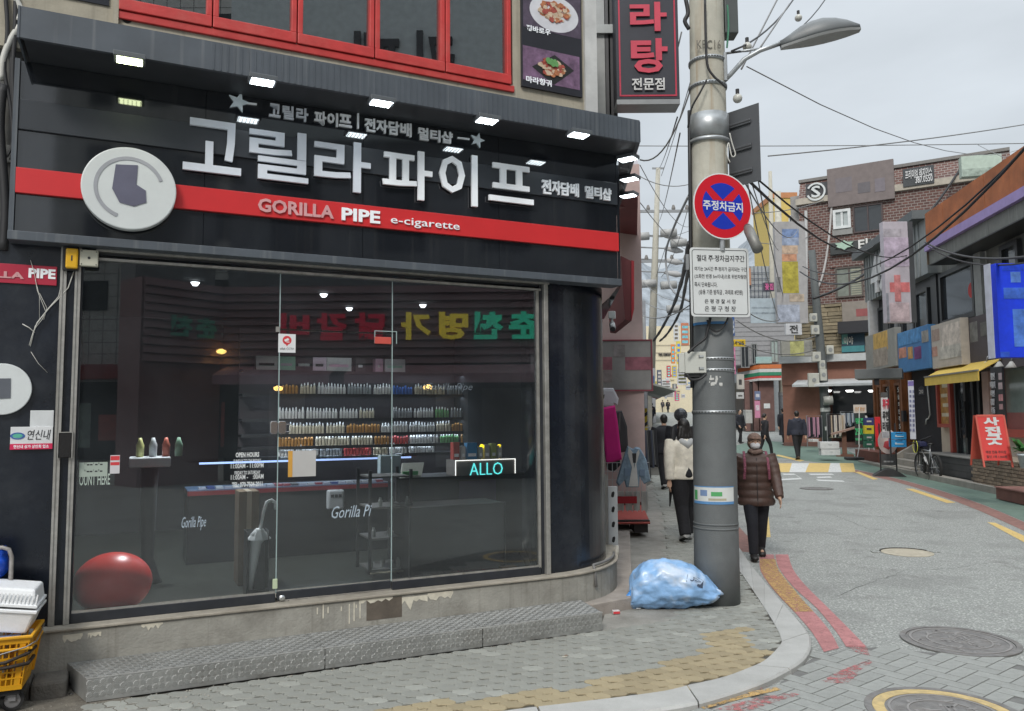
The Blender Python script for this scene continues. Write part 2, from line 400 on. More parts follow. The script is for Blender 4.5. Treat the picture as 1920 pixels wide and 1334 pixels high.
walk_poly = [facw(-.25,.575), facw(3.0,.575)] + [ground(x,y) for x, y in ((1131,1180),(1166,1177),(1244,1165),(1285,1146),(1249,1044),(1243,972),(1223,905))] + [(5.0,30)] + [p for p in KI if p[1] < 30][::-1] + [facw(-.25, 1.6)]
walk_poly = [tuple(p[:2]) for p in walk_poly]
mid = paver_mb(TW, TH, WA).mesh('paver'); mid_p = mid.copy(); mid_t = mid.copy()
for me, mt in ((mid, paver_grey), (mid_p, paver_pale), (mid_t, paver_tan)): me.materials.append(mt)
pit = random.Random(3); cells = []
O_ = Vector(facw(0, .575))
for j in range(-120, 130):
    for i in range(-10, 230):
        o = .5*TW*(j % 2); c = O_ + FU.to_2d()*(i*TW+o+TW/2) + FN.to_2d()*(j*TH+TH/2)
        if c.y < 1.5 or c.y > 29 or not inside(c, walk_poly): continue
        tan = inside(c, tan_poly)
        cells.append((c, tan))
def px_of(p):
    q = CAM.matrix_world.inverted() @ Vector(p); return 960+q.x/-q.z*FPX, 667-q.y/-q.z*FPX
def seen(c):
    if c[1] < .5: return False
    x, y = px_of((c[0], c[1], 0)); return -10 < x < 1930 and y < 1345
vis = sorted([k for k in range(len(cells)) if seen(cells[k][0])], key=lambda k: cells[k][0].length)
single_k = set(vis[:298]); rest = {0: MB(), 1: MB(), 2: MB()}
ang = math.atan2(FU.y, FU.x); pm = paver_mb(TW, TH, WA)
for k, (c, tan) in enumerate(cells):
    z = pit.uniform(-.0022, .0018) + gz(c.y) + (.001 if tan else 0); kind = 2 if tan else (1 if (pit.random() < .07) else 0)
    a = ang + pit.uniform(-.012, .012)
    mw = Matrix.Translation((c.x, c.y, z)) @ Matrix.Rotation(a, 4, 'Z') @ Matrix.Rotation(pit.uniform(-.008,.008), 4, 'X')
    if k in single_k:
        o = link('paver', (mid, mid_p, mid_t)[kind]); o.parent = pavement; o.matrix_local = mw
    elif seen(c) or c.y > 5:
        t = MB(); t.v = pm.v; t.f = pm.f; rest[kind].add([mw @ Vector(v) for v in pm.v], pm.f)
for kind, mt in ((0, paver_grey), (1, paver_pale), (2, paver_tan)):
    if rest[kind].v: o = struct('small_pavers', rest[kind], mt, pavement); o['kind'] = 'stuff'
# concrete apron along the side of the shop and worn grit left of the step
conc = mat('concrete', (.27,.26,.235), rough=.9, var=.2, scale=4, bump=.4, bscale=70, dirt=.5, dirt_col=(.12,.105,.085), up='z')
speckle(conc, (.12,.11,.1), 90, .6, .5)
grit = mat('gritty_soil', (.15,.135,.11), rough=.95, var=.3, scale=10, bump=.8, bscale=90, dirt=.5, dirt_col=(.07,.06,.05), up='z'); speckle(grit, (.36,.34,.3), 60, .62, .6)
ap = [facw(3.0,.2), facw(3.0,.575)] + [ground(x,y) for x, y in ((1131,1182),(1166,1179),(1244,1167),(1292,1145),(1250,1044),(1244,972),(1224,905))] + [(3.0,18.5), (.6,6)]
m = MB().prism([tuple(p[:2]) for p in ap], -.03, -.004); struct('concrete_apron', m, conc)
gp = [facw(-1.6,.12), facw(.02,.12), facw(.02,.56), facw(.28,.60), facw(.2,.78), facw(-.1,.9), facw(-.25,1.7), facw(-1.6,1.7)]
struct('worn_ground', MB().prism([tuple(p[:2]) for p in gp], -.03, -.002), grit)
gr = MB(); rg = random.Random(11)
for _ in range(420):
    t, o = rg.uniform(-1.2,.5), rg.uniform(.5,1.5)
    if rg.random() < .3: t, o = rg.uniform(.3,3.5), rg.gauss(.595,.012)
    p = facw(t, o); r_ = rg.uniform(.002,.007); gr.ball((p[0],p[1],.001), (r_, r_*.8, r_*.7), 5, 3)
single('loose_grit', None, None, gr, mat('grit_stone', (.3,.28,.24), rough=.9, var=.4, scale=20), kind='stuff')

# ---- painted markings on the road, each a thin sheet over the one below
def marking(name, px, m, lift=.004, z=RZ, dens=1):
    P = [ground(x, y, z) for x, y in px]; q = MB()
    q.sheet([(p.x, p.y, gz(p.y)+z+lift) for p in P]); return struct(name, q, m)
def strip(name, left, right, m, lift=.004):
    L_ = smooth([ground(*p, RZ).to_2d() for p in left]); R_ = smooth([ground(*p, RZ).to_2d() for p in right]); q = MB()
    n = min(len(L_), len(R_)); q.v = [(p[0],p[1],gz(p[1])+RZ+lift) for p in L_[:n]] + [(p[0],p[1],gz(p[1])+RZ+lift) for p in R_[:n]]
    q.f = [(i, n+i, n+i+1, i+1) for i in range(n-1)]; return struct(name, q, m)
Z8 = lambda pts: [(1240+x*.3629, 850+y*.3629) for x, y in pts]
red_paint = mat('red_road_paint', (.40,.18,.18), rough=.9, var=.2, scale=9, bump=.7, bscale=90, wear=.58, up='z')
red_worn = mat('red_paint_worn', (.42,.15,.15), rough=.9, var=.2, scale=7, wear=.43, up='z')
yellow_paint = mat('yellow_road_paint', (.62,.45,.17), rough=.8, var=.12, scale=8, bump=.4, bscale=140, wear=.58, up='z')
yellow_worn = mat('yellow_paint_worn', (.48,.31,.12), rough=.8, var=.15, scale=8, wear=.47, up='z')
white_paint = mat('white_road_paint', (.62,.63,.62), rough=.8, var=.1, scale=8, wear=.56, up='z')
brick_red = mat('red_brick_band', (.25,.135,.115), rough=.9, var=.25, scale=14, bump=.5, bscale=90, up='z', dirt=.4, dirt_col=(.17,.14,.12))
green_walk = mat('green_walkway', (.135,.20,.165), rough=.9, var=.14, scale=4, bump=.5, bscale=150, up='z', dirt=.3, dirt_col=(.14,.17,.15)); speckle(green_walk, (.25,.31,.27), 90, .58, .5)
strip('red_line', Z8([(590,525),(605,590),(680,690),(800,800),(900,920),(955,1003)]), Z8([(655,525),(680,600),(740,680),(850,790),(960,900),(1060,1003)]), red_paint)
strip('red_line', Z8([(508,525),(513,610),(590,720),(690,825),(780,930),(840,1030)]), Z8([(580,525),(600,600),(690,720),(790,825),(870,920),(918,1010)]), red_paint)
strip('yellow_line', Z8([(510,550),(517,612),(592,720),(693,825)]), Z8([(590,550),(606,605),(695,718),(785,822)]), yellow_worn, .008)
# brick band beside the kerb, running on past the pole
e0 = KO[next(i for i, p in enumerate(KO) if p == ko_end)]
q = MB(); a = [(ko_end[0]-.02, ko_end[1]-.75), (ko_end[0]+.34, ko_end[1]-.7)]
bl = [(ground(1392,1035,RZ).to_2d()), (ground(1437,1040,RZ).to_2d())]
far = 20
q.sheet([(bl[0].x,bl[0].y,RZ+.003),(bl[1].x,bl[1].y,RZ+.003),(ko_end[0]+.33,ko_end[1]+.4,RZ+.003),(ko_end[0]+.33+SD.x*5,ko_end[1]+SD.y*5,RZ+.003),(ko_end[0]+SD.x*5,ko_end[1]+SD.y*5,RZ+.003),(ko_end[0]+.01,ko_end[1],RZ+.003)])
struct('brick_band', q, brick_red)
for px in ([(1428,972),(1441,970),(1445,1008),(1430,1008)],):
    marking('yellow_dash', px, yellow_paint)
for px in ([(1697,917),(1712,917),(1792,943),(1776,944)], [(1851,980),(1866,981),(1935,1012),(1921,1018)], [(1452,854),(1460,853),(1508,864),(1500,866)], [(1603,886),(1611,885),(1647,899),(1637,900)]):
    marking('yellow_dash', px, yellow_paint)
strip('brick_band', [(1560,878),(1672,902),(1795,942),(1920,996),(2010,1040)], [(1566,874),(1676,897),(1806,934),(1930,984),(2030,1030)], brick_red, .003)
strip('green_walkway', [(1330,848),(1480,861),(1566,873),(1676,896),(1806,933),(1930,983),(2030,1029)], [(1420,826),(1560,838),(1640,868),(1730,885),(1830,914),(1930,945),(2040,985)], green_walk, .0035)
# speed table across the road: yellow and white blocks
cw = lambda x0, x1, y0, y1, s=0: [(x0+s,y0),(x1+s,y0),(x1,y1),(x0,y1)]
for k, (x0, x1, x2, x3) in enumerate([(1440,1485,1432,1480),(1485,1517,1480,1510),(1517,1557,1510,1553),(1557,1574,1553,1578),(1574,1600,1578,1604)]):
    marking('crossing_block', [(x0,869),(x1,869),(x3,886),(x2,886)], yellow_paint if k % 2 == 0 else white_paint)
def ringmark(poly, wd):
    for a, b in zip(poly, poly[1:]): marking('road_lettering', [(a[0],a[1]-wd/2),(b[0],b[1]-wd/2),(b[0]+wd*2,b[1]+wd/2),(a[0]+wd*2,a[1]+wd/2)], white_paint, .0045)
ringmark([(1466,890),(1488,890)], 2.2); ringmark([(1488,890),(1500,898)], 2.4); ringmark([(1500,898),(1462,900)], 2.2)
ringmark([(1516,890),(1560,890)], 2.2); ringmark([(1530,896),(1556,895)], 2.2); ringmark([(1530,901),(1580,903)], 2.4); ringmark([(1520,890),(1540,900)], 2.2)
crk = mat('crack_tar', (.09,.09,.088), rough=.95, var=.3, scale=20, up='z'); rk_ = random.Random(44)
for pts in ([(1560,1120),(1640,1090),(1700,1070),(1790,1066),(1900,1050)],[(1500,960),(1560,965),(1610,985),(1650,1000)],[(1620,940),(1700,950),(1760,975),(1830,985)]):
    P_ = [ground(x, y, RZ).to_2d() for x, y in pts]; Q = []
    for a, b in zip(P_, P_[1:]): Q += [a.lerp(b, k/7)+Vector((rk_.uniform(-.02,.02), rk_.uniform(-.03,.03))) for k in range(7)]
    m = MB()
    for a, b in zip(Q, Q[1:]):
        d = (b-a).normalized(); nrm = Vector((-d.y, d.x))*rk_.uniform(.0012,.004); m.sheet([(p.x, p.y, RZ+.0025) for p in (a-nrm, b-nrm, b+nrm, a+nrm)])
    o = struct('road_crack', m, crk); o['kind'] = 'structure'
# stamped herringbone blocks at the mouth of the side street
hb = bpy.data.objects.new('stamped_paving', None); COL.objects.link(hb); hb['kind'] = 'structure'; BASE['stamped_paving'] = (0,0,0)
hp = [ground(x, y, RZ).to_2d() for x, y in [(1440,1300),(1522,1236),(1560,1228),(1610,1216),(1640,1215),(1760,1226),(1960,1244),(2080,1345),(1960,1420),(1300,1420),(1180,1350)]]
block = mat('stamped_block', (.30,.31,.295), rough=.92, var=.18, scale=5, bump=.6, bscale=170, rnd=.06, dirt=.4, dirt_col=(.12,.12,.11), up='z'); speckle(block, (.36,.36,.34), 110, .57, .5)
struct('stamped_bed', MB().sheet([(p.x,p.y,RZ+.003) for p in hp]), mat('stamped_joint', (.15,.15,.145), rough=.95, var=.2, scale=20, up='z'), hb)
bw, bl_ = .115, .23; bm_ = MB(); g_ = .004
bm_.prism([(g_,g_),(bl_-g_,g_),(bl_-g_,bw-g_),(g_,bw-g_)], -.004, .0)
bme = bm_.mesh('block'); bme.materials.append(block); ha = R(38); cnt = 0
for j in range(-40, 41):
    for i in range(-40, 41):
        for v in (0, 1):
            # herringbone cell: pairs of a lying and a standing block
            ux, uy = (i*bw + j*bw, j*bw - i*bw) if True else (0, 0)
            x, y = i*2*bw + j*bw, j*bw
            # lattice vectors (2w,2w)... classic herringbone: step (w, w) and (2w*2,0)
            x, y = j*bw + i*4*bw, j*bw
            if v == 0: lx, ly, rot = x, y, 0
            else: lx, ly, rot = x+bl_+bw, y-bw, 1
            cx, cy = (lx+bl_/2, ly+bw/2) if rot == 0 else (lx-bw/2, ly+bl_/2)
            wx, wy = 2.6+cx*math.cos(ha)-cy*math.sin(ha), 5.2+cx*math.sin(ha)+cy*math.cos(ha)
            if not inside((wx, wy), hp) or not seen((wx, wy)) or cnt > 290: continue
            cnt += 1
            o = link('block', bme); o.parent = hb
            m2 = Matrix.Translation((2.6, 5.2, RZ+.0085)) @ Matrix.Rotation(ha, 4, 'Z')
            o.matrix_local = m2 @ (Matrix.Translation((lx, ly, 0)) if rot == 0 else Matrix.Translation((lx, ly, 0)) @ Matrix.Rotation(R(90), 4, 'Z'))
# worn paint on the stamped blocks
for nm, px, m_, lf in (('red_paint', Z8([(830,1185),(930,1130),(1075,1075),(1090,1090),(1000,1150),(1020,1150),(960,1200),(850,1195)]), red_worn, .0125),
        ('red_paint', [(1240,1331),(1313,1320),(1416,1289),(1440,1291),(1345,1322),(1240,1346)], red_worn, .0122),
        ('red_paint', [(1340,1334),(1420,1312),(1482,1303),(1500,1306),(1400,1338)], red_worn, .0126),
        ('yellow_paint', [(1306,1326),(1390,1304),(1455,1292),(1466,1297),(1400,1312),(1320,1334)], yellow_worn, .013),
        ('red_paint', Z8([(960,1003),(1060,1003),(1080,1060),(1010,1040)]), red_worn, .0128)):
    marking(nm, px, m_, lf)
# manhole covers
iron = mat('cast_iron', (.2,.195,.19), rough=.7, metal=.3, var=.3, scale=12, bump=.5, bscale=90, dirt=.4, dirt_col=(.2,.17,.14), up='z')
def manhole(name_label, px, r, ring=None, inner=None, n=5):
    c = ground(*px, RZ); F = Matrix.Translation((c.x, c.y, c.z+.0085))
    t = thing('manhole_cover', name_label, 'manhole cover', F)
    part(t, 'frame', MB().ringd(0,0,r*.9,r,-.004,.005,56), iron)
    if ring: part(t, 'painted_ring', MB().ringd(0,0,r*.74,r*.895,-.004,.004,56), ring)
    pl = MB().disc(0,0,r*(.735 if ring else .89),-.005,.0015,56); part(t, 'plate', pl, inner or iron)
    rl = MB(); rr = r*(.7 if ring else .84); rng = random.Random(int(px[0]))
    rl.ringd(0,0,rr*.95,rr,.001,.006,48); rl.ringd(0,0,rr*.62,rr*.66,.001,.006,40)
    for k in range(40):
        a = rng.uniform(0,6.28); q = rng.uniform(.08,.9)*rr; s = rng.uniform(.015,.05); b = rng.uniform(0,3)
        x, y = q*math.cos(a), q*math.sin(a); dx, dy = math.cos(b), math.sin(b); wd = .008
        rl.prism([(x-dx*s-dy*wd,y-dy*s+dx*wd),(x+dx*s-dy*wd,y+dy*s+dx*wd),(x+dx*s+dy*wd,y+dy*s-dx*wd),(x-dx*s+dy*wd,y-dy*s-dx*wd)], .001,.005)
    part(t, 'raised_relief', rl, mat('iron_worn', (.27,.26,.25), rough=.55, metal=.3, up='z'), kind='stuff'); return t
manhole('round iron manhole cover with worn cast relief, set where asphalt meets stamped blocks', (1799,1204), .41)
manhole('iron manhole cover ringed in worn yellow paint, nearest the camera', (1772,1340), .43, mat('manhole_yellow', (.5,.38,.18), rough=.85, wear=.6, wear_col=(.2,.19,.18), var=.2, scale=14, up='z', dirt=.5, dirt_col=(.2,.18,.14)))
manhole('small faint manhole cover in the middle of the grey road', (1531,917), .37, None, mat('manhole_grey', (.19,.19,.185), rough=.85, var=.2, scale=12, up='z'))
c = ground(1701,1037,RZ); t = thing('sunken_cover', 'sunken round cover filled with pale concrete in the road', 'manhole cover', Matrix.Translation((c.x,c.y,c.z)))
part(t, 'concrete_fill', MB().disc(0,0,.30,.001,.006,44), mat('pale_fill', (.42,.38,.30), rough=.9, var=.2, scale=9, up='z', dirt=.3))
part(t, 'dark_rim', MB().ringd(0,0,.30,.318,.001,.016,44,20,160), mat('rim_dark', (.06,.055,.05), rough=.9))
part(t, 'asphalt_lip', MB().ringd(0,0,.318,.42,.0,.010,44,0,180), asphalt)
# ================================================================ THE CORNER SHOP
black_gloss = mat('black_gloss_panel', (.012,.014,.018), rough=.05, var=.2, scale=3, spec=1.0, dirt=.22, dirt_col=(.03,.03,.03), streak=.2, streak_col=(.05,.05,.05))
black_wall = mat('black_wall', (.009,.012,.019), rough=.24, spec=.45, var=.25, scale=3, dirt=.35, dirt_col=(.06,.065,.072), bump=.35, bscale=5)  # dust tint, strengthened to paint in the column's whitish reflections
black_frame = mat('black_frame', (.022,.025,.032), rough=.4, var=.2, scale=6, dirt=.3, dirt_col=(.07,.07,.07))
steel_strip = mat('steel_strip', (.42,.41,.385), rough=.42, metal=.6, var=.2, scale=12, streak=.5, streak_col=(.2,.18,.15), dirt=.4, dirt_col=(.2,.18,.15))
fascia = mat('grey_fascia', (.075,.088,.105), rough=.5, var=.15, scale=3, streak=.55, streak_col=(.17,.18,.19), dirt=.2, dirt_col=(.05,.055,.06))
matte_grey = mat('matte_grey_band', (.032,.038,.047), rough=.42, var=.15, scale=3, dirt=.2, dirt_col=(.06,.06,.062))
sign_red = mat('sign_red', (.60,.028,.032), rough=.38, var=.06, scale=2, dirt=.10, dirt_col=(.25,.03,.03))
letter_white = mat('letter_white', (.9,.93,.97), rough=.75, spec=.15, var=.04, scale=4)
white_film = mat('white_film', (.72,.74,.74), rough=.6, var=.03)
beige_wall = mat('beige_wall', (.40,.365,.29), rough=.85, var=.14, scale=3, streak=.4, streak_col=(.22,.2,.16), dirt=.35, dirt_col=(.2,.18,.14), bump=.2, bscale=60)
red_frame = mat('red_window_paint', (.50,.038,.035), rough=.5, var=.14, scale=7, dirt=.22, dirt_col=(.55,.2,.16), bump=.15, bscale=40)
plinth_m = mat('plinth_concrete', (.33,.32,.285), rough=.9, var=.22, scale=3.5, bump=.35, bscale=60, dirt=.55, dirt_col=(.12,.105,.085), streak=.4, streak_col=(.13,.12,.1))
chip_m = mat('chipped_paint', (.62,.58,.48), rough=.9, var=.15, scale=20)
shop_glass = glass('shop_glass', (.95,.97,.97), 1.66, 0, .036)
win_glass = glass('window_glass', (.93,.95,.96), 3.6, 0, .03)
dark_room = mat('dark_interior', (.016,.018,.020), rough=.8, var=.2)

T = lambda px, py, off=0: on(FF, px, py, off)
shop = thing('shop_building', 'corner shop with black glass front, curved black column and red framed upper windows', 'building', FF, (1.6,0,0))
P = lambda n, mb, m, **k: part(shop, n, mb, m, **k)
GB, GT, PT = .425, 2.80, .36                      # glass bottom, glass top, plinth top
tL = T(145,800)[0]; tA = T(520,900)[0]; tB = T(734,900)[0]; tR = T(1008,800)[0]; tC = T(1026,800,.02)[0]
# curved column
SDf = 3.0; arc = FH - SDf
def colpt(Rr, a, o=.0): return tC + (Rr+o)*math.sin(R(a)), .02 - Rr + (Rr+o)*math.cos(R(a))
best = min((abs(px_of(FF @ Vector((colpt(r_/100, 57.5)[0], 1.5, colpt(r_/100, 57.5)[1])))[0]-1133), r_/100) for r_ in range(20,150))
CR = best[1]
def front_plan(off, t0, back=-4.2, n=18):
    """plan outline (t, out) of the shop front, column and side wall, offset outwards by off"""
    pl = [(t0, .02+off)] + [colpt(CR, arc*k/n, off) for k in range(n+1)]
    e = pl[-1]; d = (math.cos(R(arc)), -math.sin(R(arc)))
    pl.append((e[0]+d[0]*5, e[1]+d[1]*5)); return pl
fp = front_plan(0, tC)
m = MB(); inner = [(x - .12*0, z) for x, z in fp]
back = [(fp[-1][0]-1.2, fp[-1][1]-.4), (tC, -.3)]
P('column', MB().prism_y(fp + back, PT, 2.93), black_wall, smooth=False)
shop_col = bpy.data.objects['column']; 
for p_ in shop_col.data.polygons: p_.use_smooth = abs(p_.normal.z) < .5 and abs(p_.normal.y) < .5
m = MB(); zc_ = 2.5
pl = front_plan(.10, -.78); pb = pl + [(pl[-1][0]-1.5, pl[-1][1]-.5), (tC,-.4), (-.78,-.4)]
P('plinth', MB().prism_y(pb, -.05, PT-.02), plinth_m, bevel=.008)
pl2 = front_plan(.115, -.78); pb2 = pl2 + [(pl2[-1][0]-1.5, pl2[-1][1]-.5), (tC,-.4), (-.78,-.4)]
P('plinth_ledge', MB().prism_y(pb2, PT-.02, PT), mat('ledge', (.33,.30,.25), rough=.9, var=.2, scale=6, dirt=.5, dirt_col=(.16,.14,.11), bump=.3), bevel=.006)
# flakes of old cream paint on the plinth
ch = MB(); rc = random.Random(5)
for (a, b) in (((752,1120),(800,1140)), ((800,1112),(848,1122)), ((672,1118),(735,1126)), ((265,1170),(305,1181)), ((118,1190),(155,1201)), ((165,1186),(190,1194))):
    x0, x1, y0, y1 = box_on(FF, a, b, .10); y1 = min(y1, PT-.022); n = 9
    up = [(x0+(x1-x0)*k/n, y1) for k in range(n+1)]; dn = [(x1-(x1-x0)*k/n, y0+(y1-y0)*rc.uniform(.0,.8)*(1 if 0 < k < n else 1.0)) for k in range(n+1)]
    ch.prism(up+dn, .1215 if False else .1205, .1225)
P('paint_flakes', ch, chip_m, kind='stuff')
# drips of white paint
dr = MB()
for px, y0, y1 in ((606,1133,1160),(655,1133,1170),(664,1130,1165),(675,1128,1160),(595,1140,1152),(615,1138,1150),(640,1138,1146),(668,1134,1140)):
    a = T(px, y0, .12); b = T(px, y1, .12); dr.box(a[0]-.004, a[0]+.005, b[1], a[1], .1203, .1222)
P('paint_drips', dr, chip_m, kind='stuff')
x0, x1, y0, y1 = box_on(FF, (686,1122), (752,1158), .10)
P('plinth_patch', MB().box(x0, x1, y0+.01, min(y1, PT-.03), .12, .1216), mat('damp_patch', (.12,.10,.08), rough=.85, var=.25, scale=8))
# wall left of the glass
xa, xb = T(112,800,.03)[0], T(140,800,.03)[0]
P('wall', MB().box(-2.2, tL-.02, PT, 2.93, -.3, .02), black_wall)
for px0, px1 in ((102,114), (130,141)):
    a = T(px0,830,.03)[0]; b = T(px1,830,.03)[0]; mm = MB().box(a, b, PT, 2.86, .02, .045); mm.box(a+.004, a+(b-a)*.4, PT, 2.86, .045, .053); P('steel_strip', mm, steel_strip)
# floor slab, inner room
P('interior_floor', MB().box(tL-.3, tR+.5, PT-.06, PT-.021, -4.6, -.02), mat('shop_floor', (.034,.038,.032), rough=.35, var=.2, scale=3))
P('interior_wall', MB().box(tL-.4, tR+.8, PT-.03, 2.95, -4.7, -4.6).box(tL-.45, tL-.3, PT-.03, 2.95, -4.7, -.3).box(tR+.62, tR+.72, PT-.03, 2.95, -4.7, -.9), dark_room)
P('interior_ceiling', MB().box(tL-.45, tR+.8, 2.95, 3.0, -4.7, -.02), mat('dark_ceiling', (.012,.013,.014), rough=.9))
# head of the shop front
P('head_beam', MB().box(-2.2, tC+.05, GT+.03, 3.0, -.28, .0), black_frame)
a = T(178,480,.06); 
P('head_strip', MB().box(T(180,480,.05)[0], tC+.02, GT+.045, GT+.075, .0, .05), steel_strip)
P('head_rail', MB().box(tL, tR+.03, GT-.012, GT+.006, -.02, .03), steel_strip)
P('right_post', MB().box(tR+.02, tC-.03, PT, GT+.045, -.06, .012), black_frame)
P('steel_post', MB().box(tC-.035, tC+.005, PT, GT+.05, .0, .055), steel_strip, bevel=.004)
P('glass_edge_strip', MB().box(tR-.012, tR+.012, GB-.01, GT, .0, .022), steel_strip)
P('left_post', MB().box(tL-.035, tL+.004, PT, GT, -.05, .018), black_frame)
# panes and door
def pane(nm, x0, x1, y0, y1, mt=None): return P(nm, MB().box(x0, x1, y0, y1, -.006, .004), shop_glass)
pane('pane', tL+.006, tA-.004, GB, GT-.014)
pane('pane', tB+.004, tR-.014, GB, GT-.014)
yd = T(600,621)[1]; pane('transom_pane', tA+.004, tB-.004, yd+.006, GT-.014)
door = P('door', MB().box(tA+.004, tB-.004, GB-.03, yd-.006, -.006, .004), shop_glass)
part(door, 'bottom_rail', MB().box(tA+.006, tB-.006, PT+.012, GB+.006, -.012, .014), black_frame, bevel=.003)
edge = mat('glass_edge', (.35,.45,.45), rough=.2, var=.1)
for x, y0, y1 in ((tA, GB, GT-.014), (tB, GB, GT-.014)): P('pane_joint', MB().box(x-.0035, x+.0035, y0, y1, -.004, .006), edge)
P('pane_joint', MB().box(tA, tB, yd-.004, yd+.003, -.004, .006), mat('dark_joint', (.01,.01,.01), rough=.5))
for x0, x1 in ((tL, tA-.006), (tB+.006, tR+.012)):
    r_ = P('bottom_rail', MB().box(x0, x1, PT, GB, -.03, .022), black_frame, bevel=.003)
    part(r_, 'rail_strip', MB().box(x0, x1, GB-.002, GB+.014, .0, .016), steel_strip)
chrome = mat('chrome', (.62,.63,.64), rough=.22, metal=1, var=.06)
hd = MB()
for a, b in (((506,790),(520,814)), ((521,790),(536,814))): hd.prism([(q[0], q[1]) for q in [(lambda x0,x1,y0,y1: [(x0+.01,y0),(x1-.01,y0),(x1,y0+.015),(x1,y1-.015),(x1-.01,y1),(x0+.01,y1),(x0,y1-.015),(x0,y0+.015)])(*box_on(FF,a,b,.01))][0]], .004, .03)
x0, x1, y0, y1 = box_on(FF, (536,795), (545,811), .01); hd.box(x0, x1, y1-.008, y1, .006, .016).box(x0, x1, y0, y0+.008, .006, .016)
part(door, 'handle', hd, chrome, bevel=.003)
x0, x1, y0, y1 = box_on(FF, (702,632), (733,646), .005); part(door, 'red_corner_fitting', MB().box(x0, x1, y0, y1, .004, .02), mat('fitting_red', (.55,.09,.07), rough=.4), bevel=.004)
fit = MB(); x0, x1, y0, y1 = box_on(FF, (702,620), (744,645), .005); fit.box(x0,x1,y1-.006,y1,.004,.009).box(x1-.006,x1,y0,y1-.006,.004,.009).box(x0,x0+.006,y0,y1-.006,.004,.009)
P('corner_patch', fit, edge)
x0, x1, y0, y1 = box_on(FF, (517,613), (524,623), .005); P('clip', MB().box(x0,x1,y0,y1,.006,.014), steel_strip)
lk = T(524,1123,.03); part(door, 'lock', MB().lathe([(.0,0),(.022,0),(.022,.01),(.012,.016)], (lk[0]+.02, lk[1]+.0, .0145), 16, 'z'), chrome)
x0, x1, y0, y1 = box_on(FF, (511,1086), (520,1104), .01); P('floor_bolt', MB().box(x0,x1,y0,y1,.006,.02), mat('pale_plastic', (.5,.58,.4), rough=.4), bevel=.004)
# print on the glass, 1 mm films
def film(lbl, s, a, b, m_=None, bold=.0, **k):
    x0, x1, y0, y1 = box_on(FF, a, b, .006); mb = text_mb(s, (x0,x1,y0,y1), .0055, .001, bold, **k); return mb
pr = MB()
for s, a, b, bo in (('OPEN HOURS',(442,849),(486,857),.03), ('SUNDAY TO THURSDAY',(438,862),(489,867),.01), ('11:00AM - 11:00PM',(433,870),(494,877),.01), ('FRIDAY TO SATURDAY',(440,884),(488,889),.01), ('11:00AM -    :00AM',(433,891),(494,898),.01), ('TEL: 070-7504-2011',(435,905),(492,912),.03)):
    pr.join(film('', s, a, b, bold=bo))
P('opening_hours_lettering', pr, white_film)
gm = mat('pale_script_film', (.42,.5,.58), rough=.6, var=.2)
for s, a, b in (('Gorilla Pipe',(341,970),(386,994)), ('Gorilla Pi',(622,950),(697,968)), ('Gorilla Pipe',(797,718),(886,736))): P('script_lettering', film('', s, a, b, slant=.35), gm if a[1] > 800 else mat('faint_script_film', (.10,.12,.14), rough=.6))
P('lettering', film('', 'OUNT HERE', (149,890), (206,909), bold=.01), mat('pale_green_film', (.40,.47,.42), rough=.6))
def sticker(nm, lbl, a, b, col, off=.0055, cat='sticker'):
    x0, x1, y0, y1 = box_on(FF, a, b, .006); t = thing(nm, lbl, cat, FF, (x0,y0,off)); part(t, 'sheet', MB().box(x0,x1,y0,y1,off,off+.0012), mat('sheet_%02x%02x%02x' % tuple(int(c*255) for c in col), col, rough=.55, var=.05)); return t, (x0,x1,y0,y1)
t, (x0,x1,y0,y1) = sticker('security_sticker', 'white square sticker with red camera emblem on glass door', (522,626), (554,662), (.72,.73,.74))
cx, cy, wd = (x0+x1)/2, y0+(y1-y0)*.66, (x1-x0)
rd = mat('sticker_red', (.62,.05,.06), rough=.5); b_ = MB().disc(cx, cy, wd*.26, .0068, .0076, 28).prism([(cx-wd*.1,cy-wd*.2),(cx+wd*.1,cy-wd*.2),(cx,cy-wd*.36)], .0068, .0074); part(t, 'emblem', b_, rd)
part(t, 'camera_mark', MB().prism([(cx-wd*.17,cy+wd*.02),(cx+wd*.06,cy+wd*.14),(cx+wd*.13,cy+wd*.02),(cx-wd*.1,cy-wd*.1)], .0077, .0082).box(cx-.004,cx+wd*.14,cy-wd*.13,cy-wd*.08,.0077,.0082), white_film)
part(t, 'lettering', text_mb('olleh CCTV', (x0+wd*.1, x1-wd*.1, y0+wd*.16, y0+wd*.29), .0068, .0006, .01), mat('ink', (.03,.03,.035), rough=.6))
ink = MATS['ink']
t, (x0,x1,y0,y1) = sticker('notice_card', 'grey blank card with orange left edge stuck on glass door', (541,846), (592,893), (.48,.47,.46)); part(t, 'orange_edge', MB().box(x0-.002,x0+.03,y0,y1,.0068,.0078), mat('orange_edge', (.62,.33,.06), rough=.5))
t, (x0,x1,y0,y1) = sticker('paper_notice', 'pale green handwritten notice low on the left pane', (149,868), (201,893), (.36,.42,.37)); tm = MB()
for k in range(2): tm.join(text_mb('· · — — ·  — ·· —', (x0+.03,x1-.03,y0+.03+k*.045,y0+.05+k*.045), .0068, .0006, .02))
part(t, 'handwriting', tm, ink)
t, (x0,x1,y0,y1) = sticker('payment_sticker', 'small red and white sticker beside the handwritten notice', (207,854), (224,888), (.6,.58,.6)); part(t, 'red_block', MB().box(x0+.002,x1-.002,y0+(y1-y0)*.72,y1-.006,.0068,.0076).box(x0+.002,x1-.002,y0+(y1-y0)*.45,y0+(y1-y0)*.62,.0068,.0076), rd)
